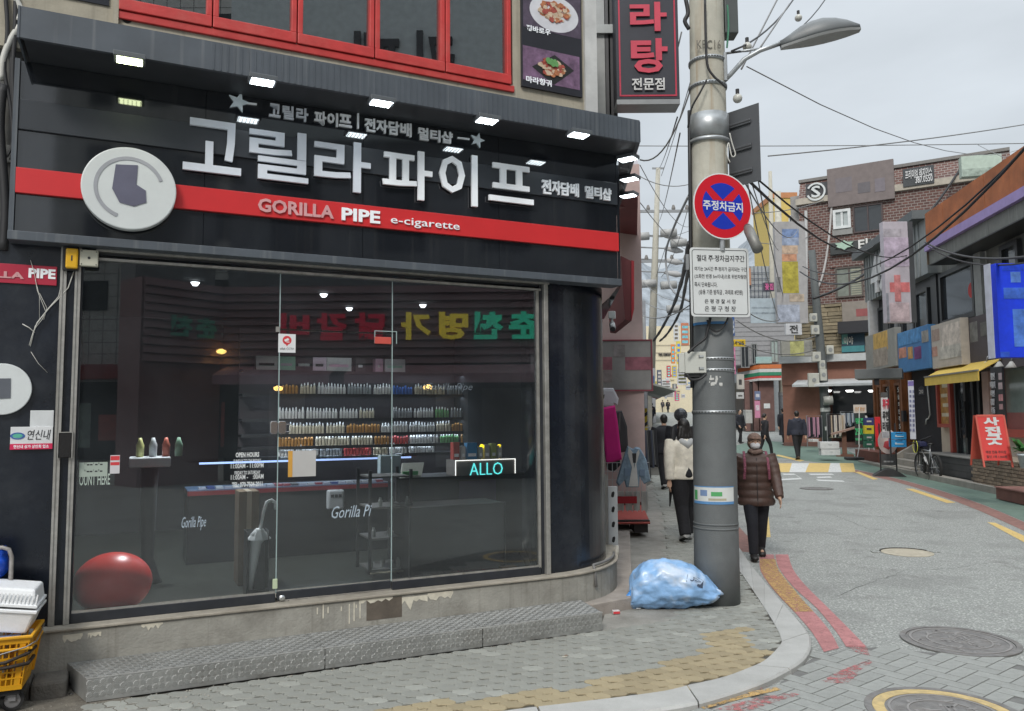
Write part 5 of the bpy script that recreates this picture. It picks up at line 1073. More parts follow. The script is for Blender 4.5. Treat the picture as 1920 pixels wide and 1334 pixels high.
FT = fr((14.2,-19.0,0), 218.8)
tb = thing('tiled_building', 'tall pale tiled building mirrored at left of the shop sign', 'building', FT, (4,0,-3))
part(tb, 'wall', MB().box(-9,9,0,24,-8,0), tile_l)
gt = MB()
for k in range(48): gt.box(-9,9,.5*k,.5*k+.03,.0,.006)
for k in range(30): gt.box(-9+.6*k,-8.97+.6*k,0,24,.006,.011)
part(tb, 'tile_joints', gt, mat('tile_joint', (.16,.16,.155), rough=.9), kind='stuff')
for fl_ in range(2,8):
    for x in (-7,-4.2,-1,1.6,4.4,7): part(tb, 'window', MB().box(x-.55,x+.55,fl_*3+.4,fl_*3+1.7,.012,.05), MATS['far_pane'])
part(tb, 'red_awning', MB().box(-9,9,3.4,4.0,.0,1.0), mat('awn_red', (.25,.03,.03), rough=.7)); part(tb, 'shopfront', MB().box(-9,9,0,3.3,.012,.03), MATS['shopfront_dark'])
for k in range(16): x = -8.4+1.1*k; part(tb, 'shop_poster', MB().box(x,x+.5+.25*(k % 3),.5+.3*(k % 2),1.4+.5*(k % 3),.031,.05), mat('opp_poster_%d' % (k % 5), [(.5,.5,.52),(.12,.2,.45),(.5,.42,.2),(.45,.12,.1),(.3,.36,.33)][k % 5], rough=.5, var=.4, scale=2))
# ================================================================ UTILITY POLE AND WHAT HANGS ON IT
pb0 = ground(1345,1128); PD = pb0.y; ptop = at(1324,0,PD+.02); pax = (ptop-pb0); pax_n = pax/pax.z
def poleC(z): return pb0 + pax_n*z
def poler(z): return .197 - .0062*z
conc_p = mat('pole_concrete', (.46,.445,.38), rough=.85, var=.16, scale=4, bump=.25, bscale=80, streak=.55, streak_col=(.30,.2,.11), dirt=.25, dirt_col=(.24,.18,.11), up='z')
wrap_m = mat('pole_wrap', (.125,.135,.138), rough=.6, var=.12, scale=5, bump=.35, bscale=130, up='z', dirt=.15, dirt_col=(.14,.14,.135)); galv = mat('galvanised', (.40,.42,.43), rough=.4, metal=.6, var=.15, scale=9, up='z')
pole = thing('utility_pole', 'big concrete utility pole with dark grey wrapped lower half', 'pole', WORLD, tuple(pb0))
def ptube(z0, z1, dr, n=6, seg=40):
    return MB().tube([poleC(z0+(z1-z0)*k/n) for k in range(n+1)], [poler(z0+(z1-z0)*k/n)+dr for k in range(n+1)], seg)
zw = 1.7+(779-600)/FPX*PD
part(pole, 'shaft', ptube(-.1, 9.5, 0), conc_p, smooth=True); part(pole, 'wrap', ptube(-.02, zw, .008), wrap_m, smooth=True)
for y in (978,986,776,): z = CAMH+(779-y)/FPX*PD; part(pole, 'seam_ring', ptube(z-.008, z+.008, .0115, 1), wrap_m, smooth=True)
hol = mat('strap_hole', (.03,.03,.03), rough=.7)
for y in (676,697,774,100,150):
    z = CAMH+(779-y)/FPX*PD; st_ = part(pole, 'steel_strap', ptube(z-.014, z+.014, .0135, 1), galv, smooth=True); hm = MB()
    for k in range(40):
        a = 2*math.pi*k/40; c = poleC(z); r_ = poler(z)+.0145; ex = Vector((math.cos(a),math.sin(a),0)); ey = Vector((-math.sin(a),math.cos(a),0))
        hm.add([tuple(c+ex*r_+ey*s*.008+Vector((0,0,t*.005))) for s, t in ((-1,-1),(1,-1),(1,1),(-1,1))], [(0,1,2,3)])
    part(st_, 'strap_holes', hm, hol)
z0 = CAMH+(779-262)/FPX*PD; z1 = CAMH+(779-207)/FPX*PD; cl = part(pole, 'clamp_collar', ptube(z0+.05, z1, .022, 2), galv, smooth=True); part(cl, 'lower_rim', ptube(z0, z0+.03, .026, 1), galv, smooth=True)
def vwarp(px, py, D): return at(px, py, D)
for y, txt in ((86,'KPC16-9T'),(52,'안 스')):
    pass
# stamped lettering
F_ = fr(poleC(5.0)+Vector((0,-poler(5.0)-.001,0)), 90)
q = box_on(F_, (1306,76), (1352,92)); part(pole, 'stamped_lettering', text_mb('KPC16', q, .002, .003, .0), mat('stamp_grey', (.16,.15,.13), rough=.9)).matrix_parent_inverse
sl_ = bpy.data.objects['stamped_lettering']; sl_.data.transform(Matrix.Translation(Vector(tuple(pb0))) ); sl_.data.transform(F_); sl_.data.transform(Matrix.Translation(-Vector(tuple(pb0))))
# black conduit down the left of the pole
blk = mat('black_pvc', (.02,.02,.021), rough=.5, var=.2)
cp = [poleC(z)+Vector((-poler(z)-.02,-.03,0)) for z in (1.95,2.5,3.2,4.0,4.6)]
single('black_conduit', 'thin black conduit running up the left flank of big pole', 'pipe', MB().tube(cp, .018, 8), blk, smooth=True)
# round no-parking sign
sc_ = at(1355.5,387,PD-.32); FS = fr(sc_, 72); r_ = .305
t = thing('no_parking_sign', 'round red and blue no parking sign on big pole', 'sign', FS, (0,-r_,0))
sred, sblu, swht = mat('sign_red_film', (.58,.012,.025), rough=.35, var=.03), mat('sign_blue_film', (.012,.035,.42), rough=.35, var=.03), mat('sign_white_film', (.70,.72,.72), rough=.4, var=.03)
part(t, 'plate', MB().disc(0,0,r_,-.006,0,56), swht); part(t, 'red_ring', MB().disc(0,0,r_*.965,.0002,.0004,56), sred); bl_m = MB()
for a in (0,90,180,270):
    ri = r_*.70; pts = []; g_ = .052*r_/.3
    for k in range(15):
        an = R(a-45+8.5+ (90-17)*k/14); pts.append((ri*math.cos(an), ri*math.sin(an)))
    an = R(a); pts.append((.058*math.cos(an), .058*math.sin(an)))
    bl_m.prism(pts, .0005, .0018)
part(t, 'blue_sectors', bl_m, sblu, kind='stuff'); part(t, 'blue_band', MB().box(-r_*.66,r_*.66,-.05,.05,.0019,.0022).box(-.001,.001,-.001,.001,.0019,.0021), sblu)
part(t, 'lettering', text_mb('주정차금지', (-r_*.68,r_*.68,-.045,.045), .0024, .001, .02), swht); part(t, 'post_bracket', MB().tube([(0,-r_-.1,-.03),(0,r_*.6,-.03)], .024, 10).box(-.05,.05,.02,.06,-.14,-.05).box(-.05,.05,-.16,-.12,-.14,-.05), galv)
# white notice board
bc = at(1350,529,PD-.30); FB2 = fr(bc, 82)
x0,x1,y0,y1 = box_on(FB2,(1293,464),(1407,595)); t = thing('notice_board', 'white Korean no parking notice with black border on big pole', 'sign', FB2, (0,y0,0))
def rrect(x0,x1,y0,y1,r,n=5):
    P_ = []
    for cx, cy, a in ((x1-r,y1-r,0),(x0+r,y1-r,90),(x0+r,y0+r,180),(x1-r,y0+r,270)):
        for k in range(n+1): P_.append((cx+r*math.cos(R(a+90*k/n)), cy+r*math.sin(R(a+90*k/n))))
    return P_
part(t, 'plate', MB().prism(rrect(x0,x1,y0,y1,.03), -.006, 0), mat('board_white', (.62,.64,.64), rough=.45, var=.04, dirt=.1, dirt_col=(.45,.45,.43))); bo = MB(); o_, i_ = rrect(x0+.018,x1-.018,y0+.018,y1-.018,.025), rrect(x0+.024,x1-.024,y0+.024,y1-.024,.021); n = len(o_)
bo.add([(p[0],p[1],.001) for p in o_]+[(p[0],p[1],.001) for p in i_], [(k,(k+1)%n,n+(k+1)%n,n+k) for k in range(n)]); part(t, 'border_line', bo, ink)
for s, a, b, bo_ in (('절대 주·정차금지구간',(1306,478),(1396,492),.015), ('여기는 24시간 주·정차가 금지되는 구간',(1302,500),(1400,510),.01), ('(소화전 반경 5m이내)으로 위반차량은',(1302,514),(1400,525),.01), ('즉시 단속됩니다.',(1302,529),(1345,539),.01), ('(승용 기준 범칙금 , 과태료 8만원)',(1310,543),(1393,555),.01), ('은 평 경 찰 서 장',(1321,561),(1380,570),.01), ('은 평 구 청 장',(1321,574),(1380,585),.01)):
    part(t, 'lettering', text_mb(s, box_on(FB2,a,b), .0008, .001, bo_), ink)
part(t, 'bracket', MB().box(-.05,.05,y1-.1,y1-.06,-.12,-.007).box(-.05,.05,y0+.06,y0+.1,-.12,-.007).box(x0-.03,x0-.002,y1-.2,y1-.06,-.05,-.02), galv)
# back of a long road sign panel
Fp = []
a_ = at(1365,258,PD+.05); b_ = at(1424,250,PD-.2); dd = b_-a_; hd_ = math.degrees(math.atan2(dd.x, dd.y)); FP = fr((a_.x,a_.y,4.23), hd_); L2 = math.hypot(dd.x, dd.y); hB = .37
t = thing('road_sign_panel', 'dark grey back of a road sign panel clamped to big pole', 'sign', FP, (L2/2,-hB,0)); pgm = mat('panel_back', (.085,.09,.098), rough=.5, var=.1)
part(t, 'panel', MB().prism([(0,-hB),(L2,-hB),(L2,hB),(0,hB)], -.008, .0), pgm, bevel=.002)
for k in (-.25,-.02,.22): rl = part(t, 'rail', MB().box(.02,L2-.08,k-.022,k+.022,.001,.022), pgm, bevel=.006); part(rl, 'rail_groove', MB().box(.02,L2-.08,k-.004,k+.004,.0221,.025), mat('groove', (.03,.03,.03), rough=.6))
# street lamp
t = thing('street_lamp', 'grey street lamp on curved arm from the big pole', 'street lamp', WORLD, tuple(at(1362,150,PD)))
arm = [at(1358,152,PD-.05), at(1370,140,PD-.1), at(1395,112,PD-.15), at(1425,95,PD-.2), at(1468,80,PD-.25)]
part(t, 'arm', MB().tube(arm, .022, 10), galv, smooth=True); part(t, 'stay', MB().tube([at(1358,101,PD-.05), at(1430,91,PD-.2)], .012, 8), galv, smooth=True); part(t, 'mounting_plate', MB().tube([at(1358,100,PD-.08), at(1360,152,PD-.08)], .025, 6), galv)
A, B = at(1463,84,PD-.25), at(1611,50,PD-.35); ax = (B-A); ln = ax.length; axn = ax.normalized(); sd_ = axn.cross(Vector((0,0,1))).normalized(); upv = sd_.cross(axn); hr = []
for k, (hw, ht) in enumerate(((.03,.03),(.055,.075),(.085,.125),(.105,.15),(.11,.155),(.10,.13),(.075,.085),(.03,.02))):
    c = A+axn*(ln*k/7); hr.append([c+sd_*(hw*math.cos(q))+upv*(ht*max(0,math.sin(q)) - (0 if math.sin(q) > -.01 else .02)) for q in [2*math.pi*j/18 for j in range(18)]])
part(t, 'head', MB().rings(hr), mat('lamp_grey', (.13,.14,.145), rough=.45, up='z'), smooth=True)
lr = []
for k, hw in enumerate((.03,.06,.09,.11,.115,.105,.08,.035)):
    c = A+axn*(ln*k/7)-upv*.022; lr.append([c+sd_*hw, c-sd_*hw, c-sd_*hw*.9-upv*.022, c+sd_*hw*.9-upv*.022])
part(t, 'lens', MB().rings(lr), mat('lamp_lens', (.30,.31,.31), rough=.25, up='z'))
# horn / floodlight can
A, B = at(1402,428,PD-.25), at(1421,468,PD-.45); t = thing('floodlight', 'grey cylinder floodlight tilted down beside the round sign', 'lamp', WORLD, tuple(B)); ax = (B-A)
can_m = mat('can_grey', (.20,.20,.185), rough=.5, metal=.3, up='z'); part(t, 'can', MB().tube([A, A+ax*.1, A+ax*.11, B], [.040,.043,.046,.048], 24), can_m, smooth=True); part(t, 'cap', MB().tube([A-ax*.07, A-ax*.002], [.034,.039], 20), mat('can_dark', (.06,.06,.06), rough=.6)); part(t, 'bracket', MB().tube([A-ax*.03, poleC(3.35)+Vector((.12,-.1,0))], .014, 8), galv)
# control box with latches
bx = at(1300,680,PD-.16); FX = fr(bx, 100); t = thing('control_box', 'ivory control box with two latches strapped to big pole', 'box', FX, (0,-.1,-.1)); ib = mat('box_ivory', (.50,.51,.47), rough=.5, var=.05, dirt=.15, dirt_col=(.35,.34,.3))
part(t, 'case', MB().box(-.075,.115,-.098,.098,-.16,.0), ib, bevel=.006); part(t, 'side_cover', MB().box(-.13,-.0755,-.09,.09,-.15,-.012), ib, bevel=.004)
for y in (.055,-.055): lt = part(t, 'latch', MB().box(.055,.092,y-.008,y+.008,.0005,.012), galv); part(lt, 'latch_pin', MB().box(.050,.0545,y-.012,y+.012,.0005,.014), ink)
part(t, 'bottom_fitting', MB().box(-.08,.06,-.13,-.0985,-.13,-.03), blk)
# stickers and paper on the pole
def wrap(nm, lbl, px0, px1, y0, y1, m_, dr=.0115, label_cat='sticker'):
    zA, zB = CAMH+(779-y1)/FPX*(PD-.19), CAMH+(779-y0)/FPX*(PD-.19)
    def angp(px):
        best = min(range(-175,-5), key=lambda a: abs(px_of(poleC(zA)+Vector((math.cos(R(a)),math.sin(R(a)),0))*(poler(zA)+dr))[0]-px)); return best
    a0, a1 = angp(px0), angp(px1); n = 16; m = MB(); vs_ = []
    for z in (zA, zB):
        for k in range(n+1):
            a = R(a0+(a1-a0)*k/n); c = poleC(z); vs_.append(tuple(c+Vector((math.cos(a),math.sin(a),0))*(poler(z)+dr)))
    m.add(vs_, [(k,k+1,n+1+k+1,n+1+k) for k in range(n)]); return m, zA
m1, zA = wrap('', '', 1302, 1376, 913, 944, None); t = thing('paper_band', 'white green and blue paper band pasted round the big pole', 'poster', WORLD, tuple(poleC(zA)))
part(t, 'paper', m1, mat('band_paper', (.60,.62,.60), rough=.6, var=.08)); part(t, 'blue_edge', wrap('', '', 1302, 1376, 940, 945, None, .0125)[0], mat('band_blue', (.10,.25,.48), rough=.6)); part(t, 'blue_edge', wrap('', '', 1302, 1376, 912, 914, None, .0125)[0], MATS['band_blue']); part(t, 'green_swoosh', wrap('', '', 1333, 1354, 922, 930, None, .0125)[0], mat('swoosh', (.08,.35,.12), rough=.6)); part(t, 'printed_block', wrap('', '', 1313, 1326, 919, 930, None, .0125)[0], mat('printed_blue', (.16,.24,.40), rough=.6)); part(t, 'printed_line', wrap('', '', 1328, 1362, 934, 938, None, .0125)[0], mat('printed_tan', (.4,.36,.26), rough=.6)); part(t, 'green_swoosh', wrap('', '', 1303, 1308, 920, 938, None, .0125)[0], MATS['swoosh'])
m1, zA = wrap('', '', 1299, 1364, 590, 604, None); t = thing('paper_band', 'white sticker with blue lower edge under the notice board', 'sticker', WORLD, tuple(poleC(zA))); part(t, 'paper', m1, MATS['band_paper']); part(t, 'blue_edge', wrap('', '', 1299, 1364, 603, 608, None, .0125)[0], mat('sticker_blue', (.06,.20,.42), rough=.6))
rg = random.Random(20); tp = MB()
for k in range(14):
    px = rg.uniform(1328,1352); py = rg.uniform(702,727); w_ = rg.uniform(2,6); tp.join(wrap('', '', px, px+w_, py, py+rg.uniform(2,7), None, .0105+.0002*k)[0])
single('torn_paper', 'torn scraps of white paper stuck on the dark wrap', 'paper', tp, mat('torn', (.55,.55,.53), rough=.8), base=tuple(poleC(2.1)), kind='stuff')
# cables on the pole
cbl = mat('cable_black', (.022,.022,.024), rough=.6, up='z'); cblg = mat('cable_grey', (.20,.20,.2), rough=.6, up='z')
def polecable(nm, lbl, pts, r_, m_=cbl, cat='cable', group=None): return single(nm, lbl, cat, MB().tube(smooth3([at(*p) for p in pts]), r_, 6), m_, smooth=True, group=group)
def smooth3(pts, n=4):
    out = []
    for i in range(len(pts)-1):
        p0, p1, p2, p3 = pts[max(i-1,0)], pts[i], pts[i+1], pts[min(i+2,len(pts)-1)]
        for k in range(n): t = k/n; out.append(.5*((2*p1)+(-p0+p2)*t+(2*p0-5*p1+4*p2-p3)*t*t+(-p0+3*p1-3*p2+p3)*t**3))
    return out+[pts[-1]]
d0 = PD-.22
polecable('pole_cable', 'black cable looping from strap down across the upper pole', [(1322,0,d0),(1323,60,d0),(1326,120,d0),(1338,143,d0),(1352,155,d0),(1362,165,d0)], .012)
polecable('pole_cable', 'thin black cable curving down the pole left side above the collar', [(1325,150,d0),(1312,175,d0),(1296,205,d0+.05),(1290,240,d0+.1)], .009)
polecable('pole_cable', 'black cables leaving the ivory control box upwards', [(1290,662,d0),(1305,648,d0),(1322,635,d0),(1326,622,d0),(1332,596,d0)], .013)
polecable('pole_cable', 'black cable drooping right under the notice board', [(1326,600,d0),(1332,615,d0),(1345,622,d0),(1358,610,d0),(1365,596,d0)], .009)
polecable('pole_cable', 'loop of black cable beneath the ivory control box', [(1288,702,d0),(1295,712,d0),(1312,711,d0),(1324,702,d0)], .012)
polecable('pole_cable', 'white cord dangling by the road sign panel', [(1368,250,d0),(1373,270,d0),(1379,290,d0),(1372,293,d0),(1366,268,d0),(1363,290,d0),(1369,305,d0)], .006, wire_w)
polecable('pole_cable', 'dark cable wound at the left top of pole', [(1286,0,d0),(1290,25,d0),(1284,40,d0),(1292,55,d0)], .02)
t = thing('service_box', 'dark service box high on the right of big pole', 'box', WORLD, tuple(at(1366,60,PD))); part(t, 'case', MB().box(*[v for a, b in zip(at(1360,62,PD-.05), at(1374,10,PD+.12)) for v in (a,b)]), mat('service_dark', (.06,.07,.07), rough=.5, up='z'), bevel=.01); part(t, 'green_cable', MB().tube(smooth3([at(1364,10,d0+.1), at(1366,50,d0+.1), at(1363,90,d0+.1)]), .009, 6), mat('cable_green', (.05,.2,.12), rough=.5))
# blue rubbish bag
bg0 = ground(1262,1146); FG = fr((bg0.x+.05, bg0.y+.16, 0), 97) @ Matrix.Scale(.9, 4)
rs = []; rg = random.Random(31); N = 40
prof = [(-.43,.06,.16),(-.42,.13,.17),(-.40,.185,.19),(-.33,.225,.215),(-.24,.25,.235),(-.14,.26,.24),(-.03,.26,.235),(.08,.245,.225),(.18,.22,.20),(.26,.18,.17),(.33,.135,.13),(.37,.10,.105),(.405,.055,.095),(.425,.02,.09)]
for x, hh, hz in prof:
    cy = min(hh*.92, .24) if x < .15 else .24-(x-.15)*.38; ring = []
    for k in range(N):
        a = -2*math.pi*k/N; w_ = 1+.045*math.sin(3*a+x*9)+.03*math.sin(7*a-x*23)+rg.uniform(-.02,.02)
        y = cy+hh*math.sin(a)*w_; ring.append((x+.012*math.sin(5*a+x*12), max(.004, y*.93), hz*math.cos(a)*w_))
    rs.append(ring)
bm3 = mat('bag_blue_film', (.25,.44,.72), rough=.28, var=.2, scale=7, bump=.9, bscale=16, spec=.6)
N_, L_n = bm3.node_tree.nodes, bm3.node_tree.links; Pp = N_['Principled BSDF']; src = Pp.inputs['Base Color'].links[0].from_socket
tcx = N_.new('ShaderNodeTexCoord'); nn = N_.new('ShaderNodeTexNoise'); nn.inputs['Scale'].default_value = 4.2; nn.inputs['Detail'].default_value = 3; L_n.new(tcx.outputs['Object'], nn.inputs['Vector'])
mrr = N_.new('ShaderNodeMapRange'); mrr.inputs[1].default_value = .50; mrr.inputs[2].default_value = .66; mrr.inputs[4].default_value = .75; L_n.new(nn.outputs[0], mrr.inputs[0]); mxx = N_.new('ShaderNodeMixRGB'); L_n.new(mrr.outputs[0], mxx.inputs[0]); L_n.new(src, mxx.inputs[1]); mxx.inputs[2].default_value = (.62,.68,.76,1); L_n.new(mxx.outputs[0], Pp.inputs['Base Color'])
t = thing('rubbish_bag', 'full translucent blue rubbish bag lying against the big pole', 'bag', FG, (0,0,0))
ob = part(t, 'sack', MB().rings(rs[::-1] if False else rs), bm3, smooth=True)
ss = ob.modifiers.new('smooth', 'SUBSURF'); ss.levels = 1; ss.render_levels = 2
tx = bpy.data.textures.new('crumple', 'CLOUDS'); tx.noise_scale = .11; dm = ob.modifiers.new('crumple', 'DISPLACE'); dm.texture = tx; dm.strength = .05; dm.mid_level = .5
tx2 = bpy.data.textures.new('crease', 'VORONOI'); tx2.noise_scale = .07; dm = ob.modifiers.new('crease', 'DISPLACE'); dm.texture = tx2; dm.strength = .022; dm.mid_level = .4
part(t, 'knot', MB().tube([(-.41,.12,.03),(-.45,.10,.05),(-.47,.075,.06),(-.46,.05,.065)], [.05,.03,.04,.01], 9), mat('bag_knot', (.06,.25,.62), rough=.35), smooth=True)
part(t, 'corner_flap', MB().tube([(.37,.15,.02),(.43,.145,.02),(.47,.13,.01)], [(.03,.05),(.022,.03),(.004,.006)], 9), mat('bag_flap', (.45,.58,.78), rough=.35), smooth=True)
pm_ = MB(); rt = Matrix.Translation((.13,.33,.175)) @ Matrix.Rotation(R(-48),4,'X') @ Matrix.Rotation(R(-14),4,'Z')
inkb = mat('bag_print', (.04,.06,.10), rough=.6)
pr1 = text_mb('종량제봉투', (-.30,-.06,.02,.075), 0, .001, .02); pr2 = MB().box(-.02,.16,-.07,-.066,0,.001).box(-.02,.16,.03,.034,0,.001).box(-.02,-.016,-.066,.03,0,.001).box(.156,.16,-.066,.03,0,.001); pr3 = MB().ringd(.03,-.02,.018,.028,0,.001,20)
pmx = MB().join(pr1).join(pr2).join(pr3)
for k in range(3): pmx.box(.07,.145,-.005-.018*k,-.001-.018*k,0,.001)
pmx.xf(rt); o = part(t, 'print', pmx, inkb, kind='stuff'); sw = o.modifiers.new('wrap', 'SHRINKWRAP'); sw.target = ob; sw.offset = .004
# ================================================================ PEOPLE
skin = mat('skin', (.56,.36,.26), rough=.55, var=.06); hairm = mat('hair_black', (.014,.012,.011), rough=.45, var=.3, scale=40, bump=.4, bscale=90)
def remesh(o, vox, sm=2):
    m = o.modifiers.new('join', 'REMESH'); m.mode = 'VOXEL'; m.voxel_size = vox; m.use_smooth_shade = True
    if sm: s = o.modifiers.new('relax', 'SMOOTH'); s.iterations = sm; s.factor = .5
    return o
def leg_pts(x, h, sw, kb):
    """hip, knee, ankle for a leg swung by sw (m, forward +z) with the knee bent by kb"""
    hip = Vector((x, .515*h, 0)); ank = Vector((x*.9, .048*h+max(0,-sw)*.12, sw)); kn = (hip+ank)/2+Vector((0,0,kb+.03)); kn.y = .28*h; return hip, kn, ank
def person(label, F, h=1.7, sw=.18, coat=('coat',(.02,.02,.024)), hem=.46, trouser=(.015,.016,.02), shoe=(.02,.02,.02), hair='short', arms=((-.10,.02),(.12,.05)), bulk=1.0, vox=.012, puffer=False, legw=1.0, collar=False, hood=None, extra=None, bag=None, lean=.02, rough=.8):
    t = thing('person', label, 'person', F, (0,0,0)); k = h/1.7
    L = leg_pts(-.085*k, h, sw, .03), leg_pts(.085*k, h, -sw, .0)
    sh = .815*h; head_c = Vector((0,.925*h,lean+.01)); ch = Vector((0,.70*h,lean*.7))
    # body: one continuous skin surface
    b = MB(); b.ball(head_c, (.073*k,.108*k,.092*k), 20, 16).ball(head_c+Vector((0,-.055*k,.022*k)), (.056*k,.058*k,.066*k), 16, 10).ball(head_c+Vector((0,-.012*k,.095*k)), (.011*k,.022*k,.016*k), 8, 6)
    for s in (-1,1): b.ball(head_c+Vector((s*.074*k,-.005*k,-.005*k)), (.012*k,.028*k,.018*k), 8, 6)
    b.tube([head_c+Vector((0,-.06*k,-.012*k)), Vector((0,.80*h,lean*.6))], [.052*k,.058*k], 12); b.tube([Vector((0,.82*h,lean*.5)),Vector((0,.74*h,lean*.5)),Vector((0,.6*h,0)),Vector((0,.52*h,0))], [(.09*k,.06*k),(.14*k,.09*k),(.12*k,.085*k),(.13*k,.09*k)], 14)
    for hip, kn, ank in L: b.tube([hip,(hip+kn)/2,kn,(kn*.6+ank*.4),ank], [.075*k,.068*k,.05*k,.05*k,.034*k], 10).tube([ank, ank+Vector((0,-.03*k,.06*k)), ank+Vector((0,-.045*k,.14*k))], [.035*k,.035*k,.025*k], 8)
    hands = []
    for s, (asw, bend) in zip((-1,1), arms):
        S_ = Vector((s*.185*k*(.35+.65*bulk), sh, lean)); E_ = S_+Vector((s*.045*k, -.175*h, asw*.5-.02)); Wr = E_+Vector((s*.01*k, -.150*h*math.cos(bend), asw*.6+.26*math.sin(bend)*k)); hands.append((S_,E_,Wr))
        d = (Wr-E_).normalized(); b.tube([S_,(S_+E_)/2,E_,(E_+Wr)/2,Wr], [.05*k,.046*k,.038*k,.036*k,.026*k], 10)
        pm = Wr+d*.055*k; b.tube([Wr, pm, Wr+d*.09*k], [(.022*k,.027*k),(.017*k,.040*k),(.013*k,.036*k)], 10)
        fwd = Vector((0,0,1)); fwd = (fwd-d*fwd.dot(d)).normalized(); inn = Vector((-s,0,0))
        for q, ln in zip((-1.5,-.5,.5,1.5), (.062,.078,.085,.075)):
            f0_ = Wr+d*.088*k+fwd*(q*.0185*k); b.tube([f0_, f0_+d*ln*.5*k+inn*.006*k, f0_+d*ln*.85*k+inn*.024*k], [.0085*k,.008*k,.0065*k], 6)
        f0_ = Wr+d*.035*k+fwd*.034*k; b.tube([f0_, f0_+d*.03*k+fwd*.022*k, f0_+d*.062*k+fwd*.026*k+inn*.008*k], [.011*k,.0095*k,.0075*k], 6)
    remesh(part(t, 'body', b, skin, smooth=True), min(vox,.009), 1)
    # trousers
    tm = mat('cloth_%02x%02x%02x' % tuple(int(c*255) for c in trouser), trouser, rough=.85, var=.25, scale=14, bump=.5, bscale=30); tr = MB()
    for hip, kn, ank in L: tr.tube([hip+Vector((0,.02*h,0)),(hip+kn)/2,kn,(kn+ank)/2,ank+Vector((0,.0,-.005))], [.10*k*legw,.092*k*legw,.073*k*legw,.066*k*legw,.058*k*legw*(1.1 if legw > 1.1 else 1)], 14)
    tr.tube([Vector((0,.60*h,0)),Vector((0,.53*h,-.01)),Vector((0,.475*h,-.005))], [(.14*k,.10*k),(.165*k,.115*k),(.10*k,.08*k)], 16); remesh(part(t, 'trousers', tr, tm, smooth=True), vox, 3)
    sm_ = mat('shoe_%02x%02x%02x' % tuple(int(c*255) for c in shoe), shoe, rough=.5, var=.1)
    for (hip, kn, ank), up in zip(L, (0, 1)):
        an = -.5 if ank.z < -.05 else (.12 if ank.z > .05 else 0); sx = MB(); n_ = [(-.075,.045,.036,.05),(-.05,.05,.042,.065),(.0,.05,.044,.075),(.06,.036,.047,.05),(.12,.028,.045,.034),(.165,.022,.034,.024)]
        rs_ = []
        for z, cy, rx_, ry_ in n_: rs_.append([(rx_*k*math.cos(q)*1.05, cy*k+(ry_*k*math.sin(q) if math.sin(q) > 0 else cy*k*math.sin(q)*.95), z*k) for q in [2*math.pi*j/14 for j in range(14)]])
        sx.rings(rs_); M_ = Matrix.Translation((ank.x, max(0, ank.y-.075*k), ank.z)) @ Matrix.Rotation(-an*.6 if an < 0 else -an, 4, 'X'); sx.xf(M_)
        lo = min(v[1] for v in sx.v); sx.v = [(v[0], v[1]-lo+(.0 if ank.z >= 0 else .004), v[2]) for v in sx.v]
        so__ = part(t, 'shoe', sx, sm_, smooth=True)
        sl2 = MB().rings([[(p[0]*1.0, min(p[1], .018*k), p[2]) for p in r_] for r_ in rs_]); sl2.xf(M_); lo2 = min(v[1] for v in sl2.v); sl2.v = [(v[0], v[1]-lo2-.001, v[2]) for v in sl2.v]; part(so__, 'sole', sl2, mat('sole', (.35,.35,.34) if sum(shoe) > 1 else (.03,.03,.03), rough=.8))
    # coat
    cn, cc_ = coat; cm = mat('coat_%02x%02x%02x' % tuple(int(c*255) for c in cc_), cc_, rough=rough, var=.18, scale=12, bump=.5, bscale=26); c = MB(); rings = []
    ys = [hem*h, (hem+.04)*h, (hem+.10)*h, .60*h, .66*h, .72*h, .77*h, .805*h, .83*h, .845*h]
    ws = [.205,.205,.195,.185,.19,.20,.205,.185,.11,.075]; dsp = [.145,.145,.135,.13,.135,.14,.135,.115,.085,.07]
    prof_ = []
    n = 34 if puffer else 20
    for i in range(n+1):
        y = ys[0]+(ys[-1]-ys[0])*i/n; j = max(q for q in range(len(ys)) if ys[q] <= y+1e-9); j = min(j, len(ys)-2); f = (y-ys[j])/(ys[j+1]-ys[j]); w_ = ws[j]+(ws[j+1]-ws[j])*f; d_ = dsp[j]+(dsp[j+1]-dsp[j])*f
        if puffer and y < .8*h: q = .97+.10*abs(math.sin(math.pi*(y-ys[0])/(.062*h))); w_ *= q; d_ *= q
        prof_.append([(w_*k*bulk*math.cos(a)*(1+.015*math.sin(5*a+y*20)), y, lean*(y/h)+d_*k*bulk*math.sin(a)*(1+.02*math.sin(4*a+y*13))) for a in [-2*math.pi*q_/28 for q_ in range(28)]])
    c.rings(prof_)
    for (S_,E_,Wr), s in zip(hands, (-1,1)):
        pts, rr = [], []; P_ = [S_+Vector((-s*.02*k,.0,0)), (S_*.5+E_*.5), E_, (E_*.5+Wr*.5), Wr-(Wr-E_).normalized()*.01]; R_ = [.078,.072,.064,.057,.05]
        m_ = 16 if puffer else 4
        for a, b_, ra, rb_ in zip(P_, P_[1:], R_, R_[1:]):
            for q in range(m_//4 if puffer else 1): f = q/(m_//4 if puffer else 1); pts.append(a.lerp(b_, f)); rr.append((ra+(rb_-ra)*f)*k*bulk*(1+(.06*(len(pts) % 2) if puffer else 0)))
        pts.append(P_[-1]); rr.append(R_[-1]*k*bulk); c.tube(pts, rr, 12)
    if collar: c.tube([Vector((0,.825*h,lean)),Vector((0,.868*h,lean+.005))], [(.085*k,.08*k),(.075*k,.08*k)], 16)
    if hood: pass
    co_ = remesh(part(t, cn, c, cm, smooth=True), vox*(.75 if puffer else 1), 1 if puffer else 2)
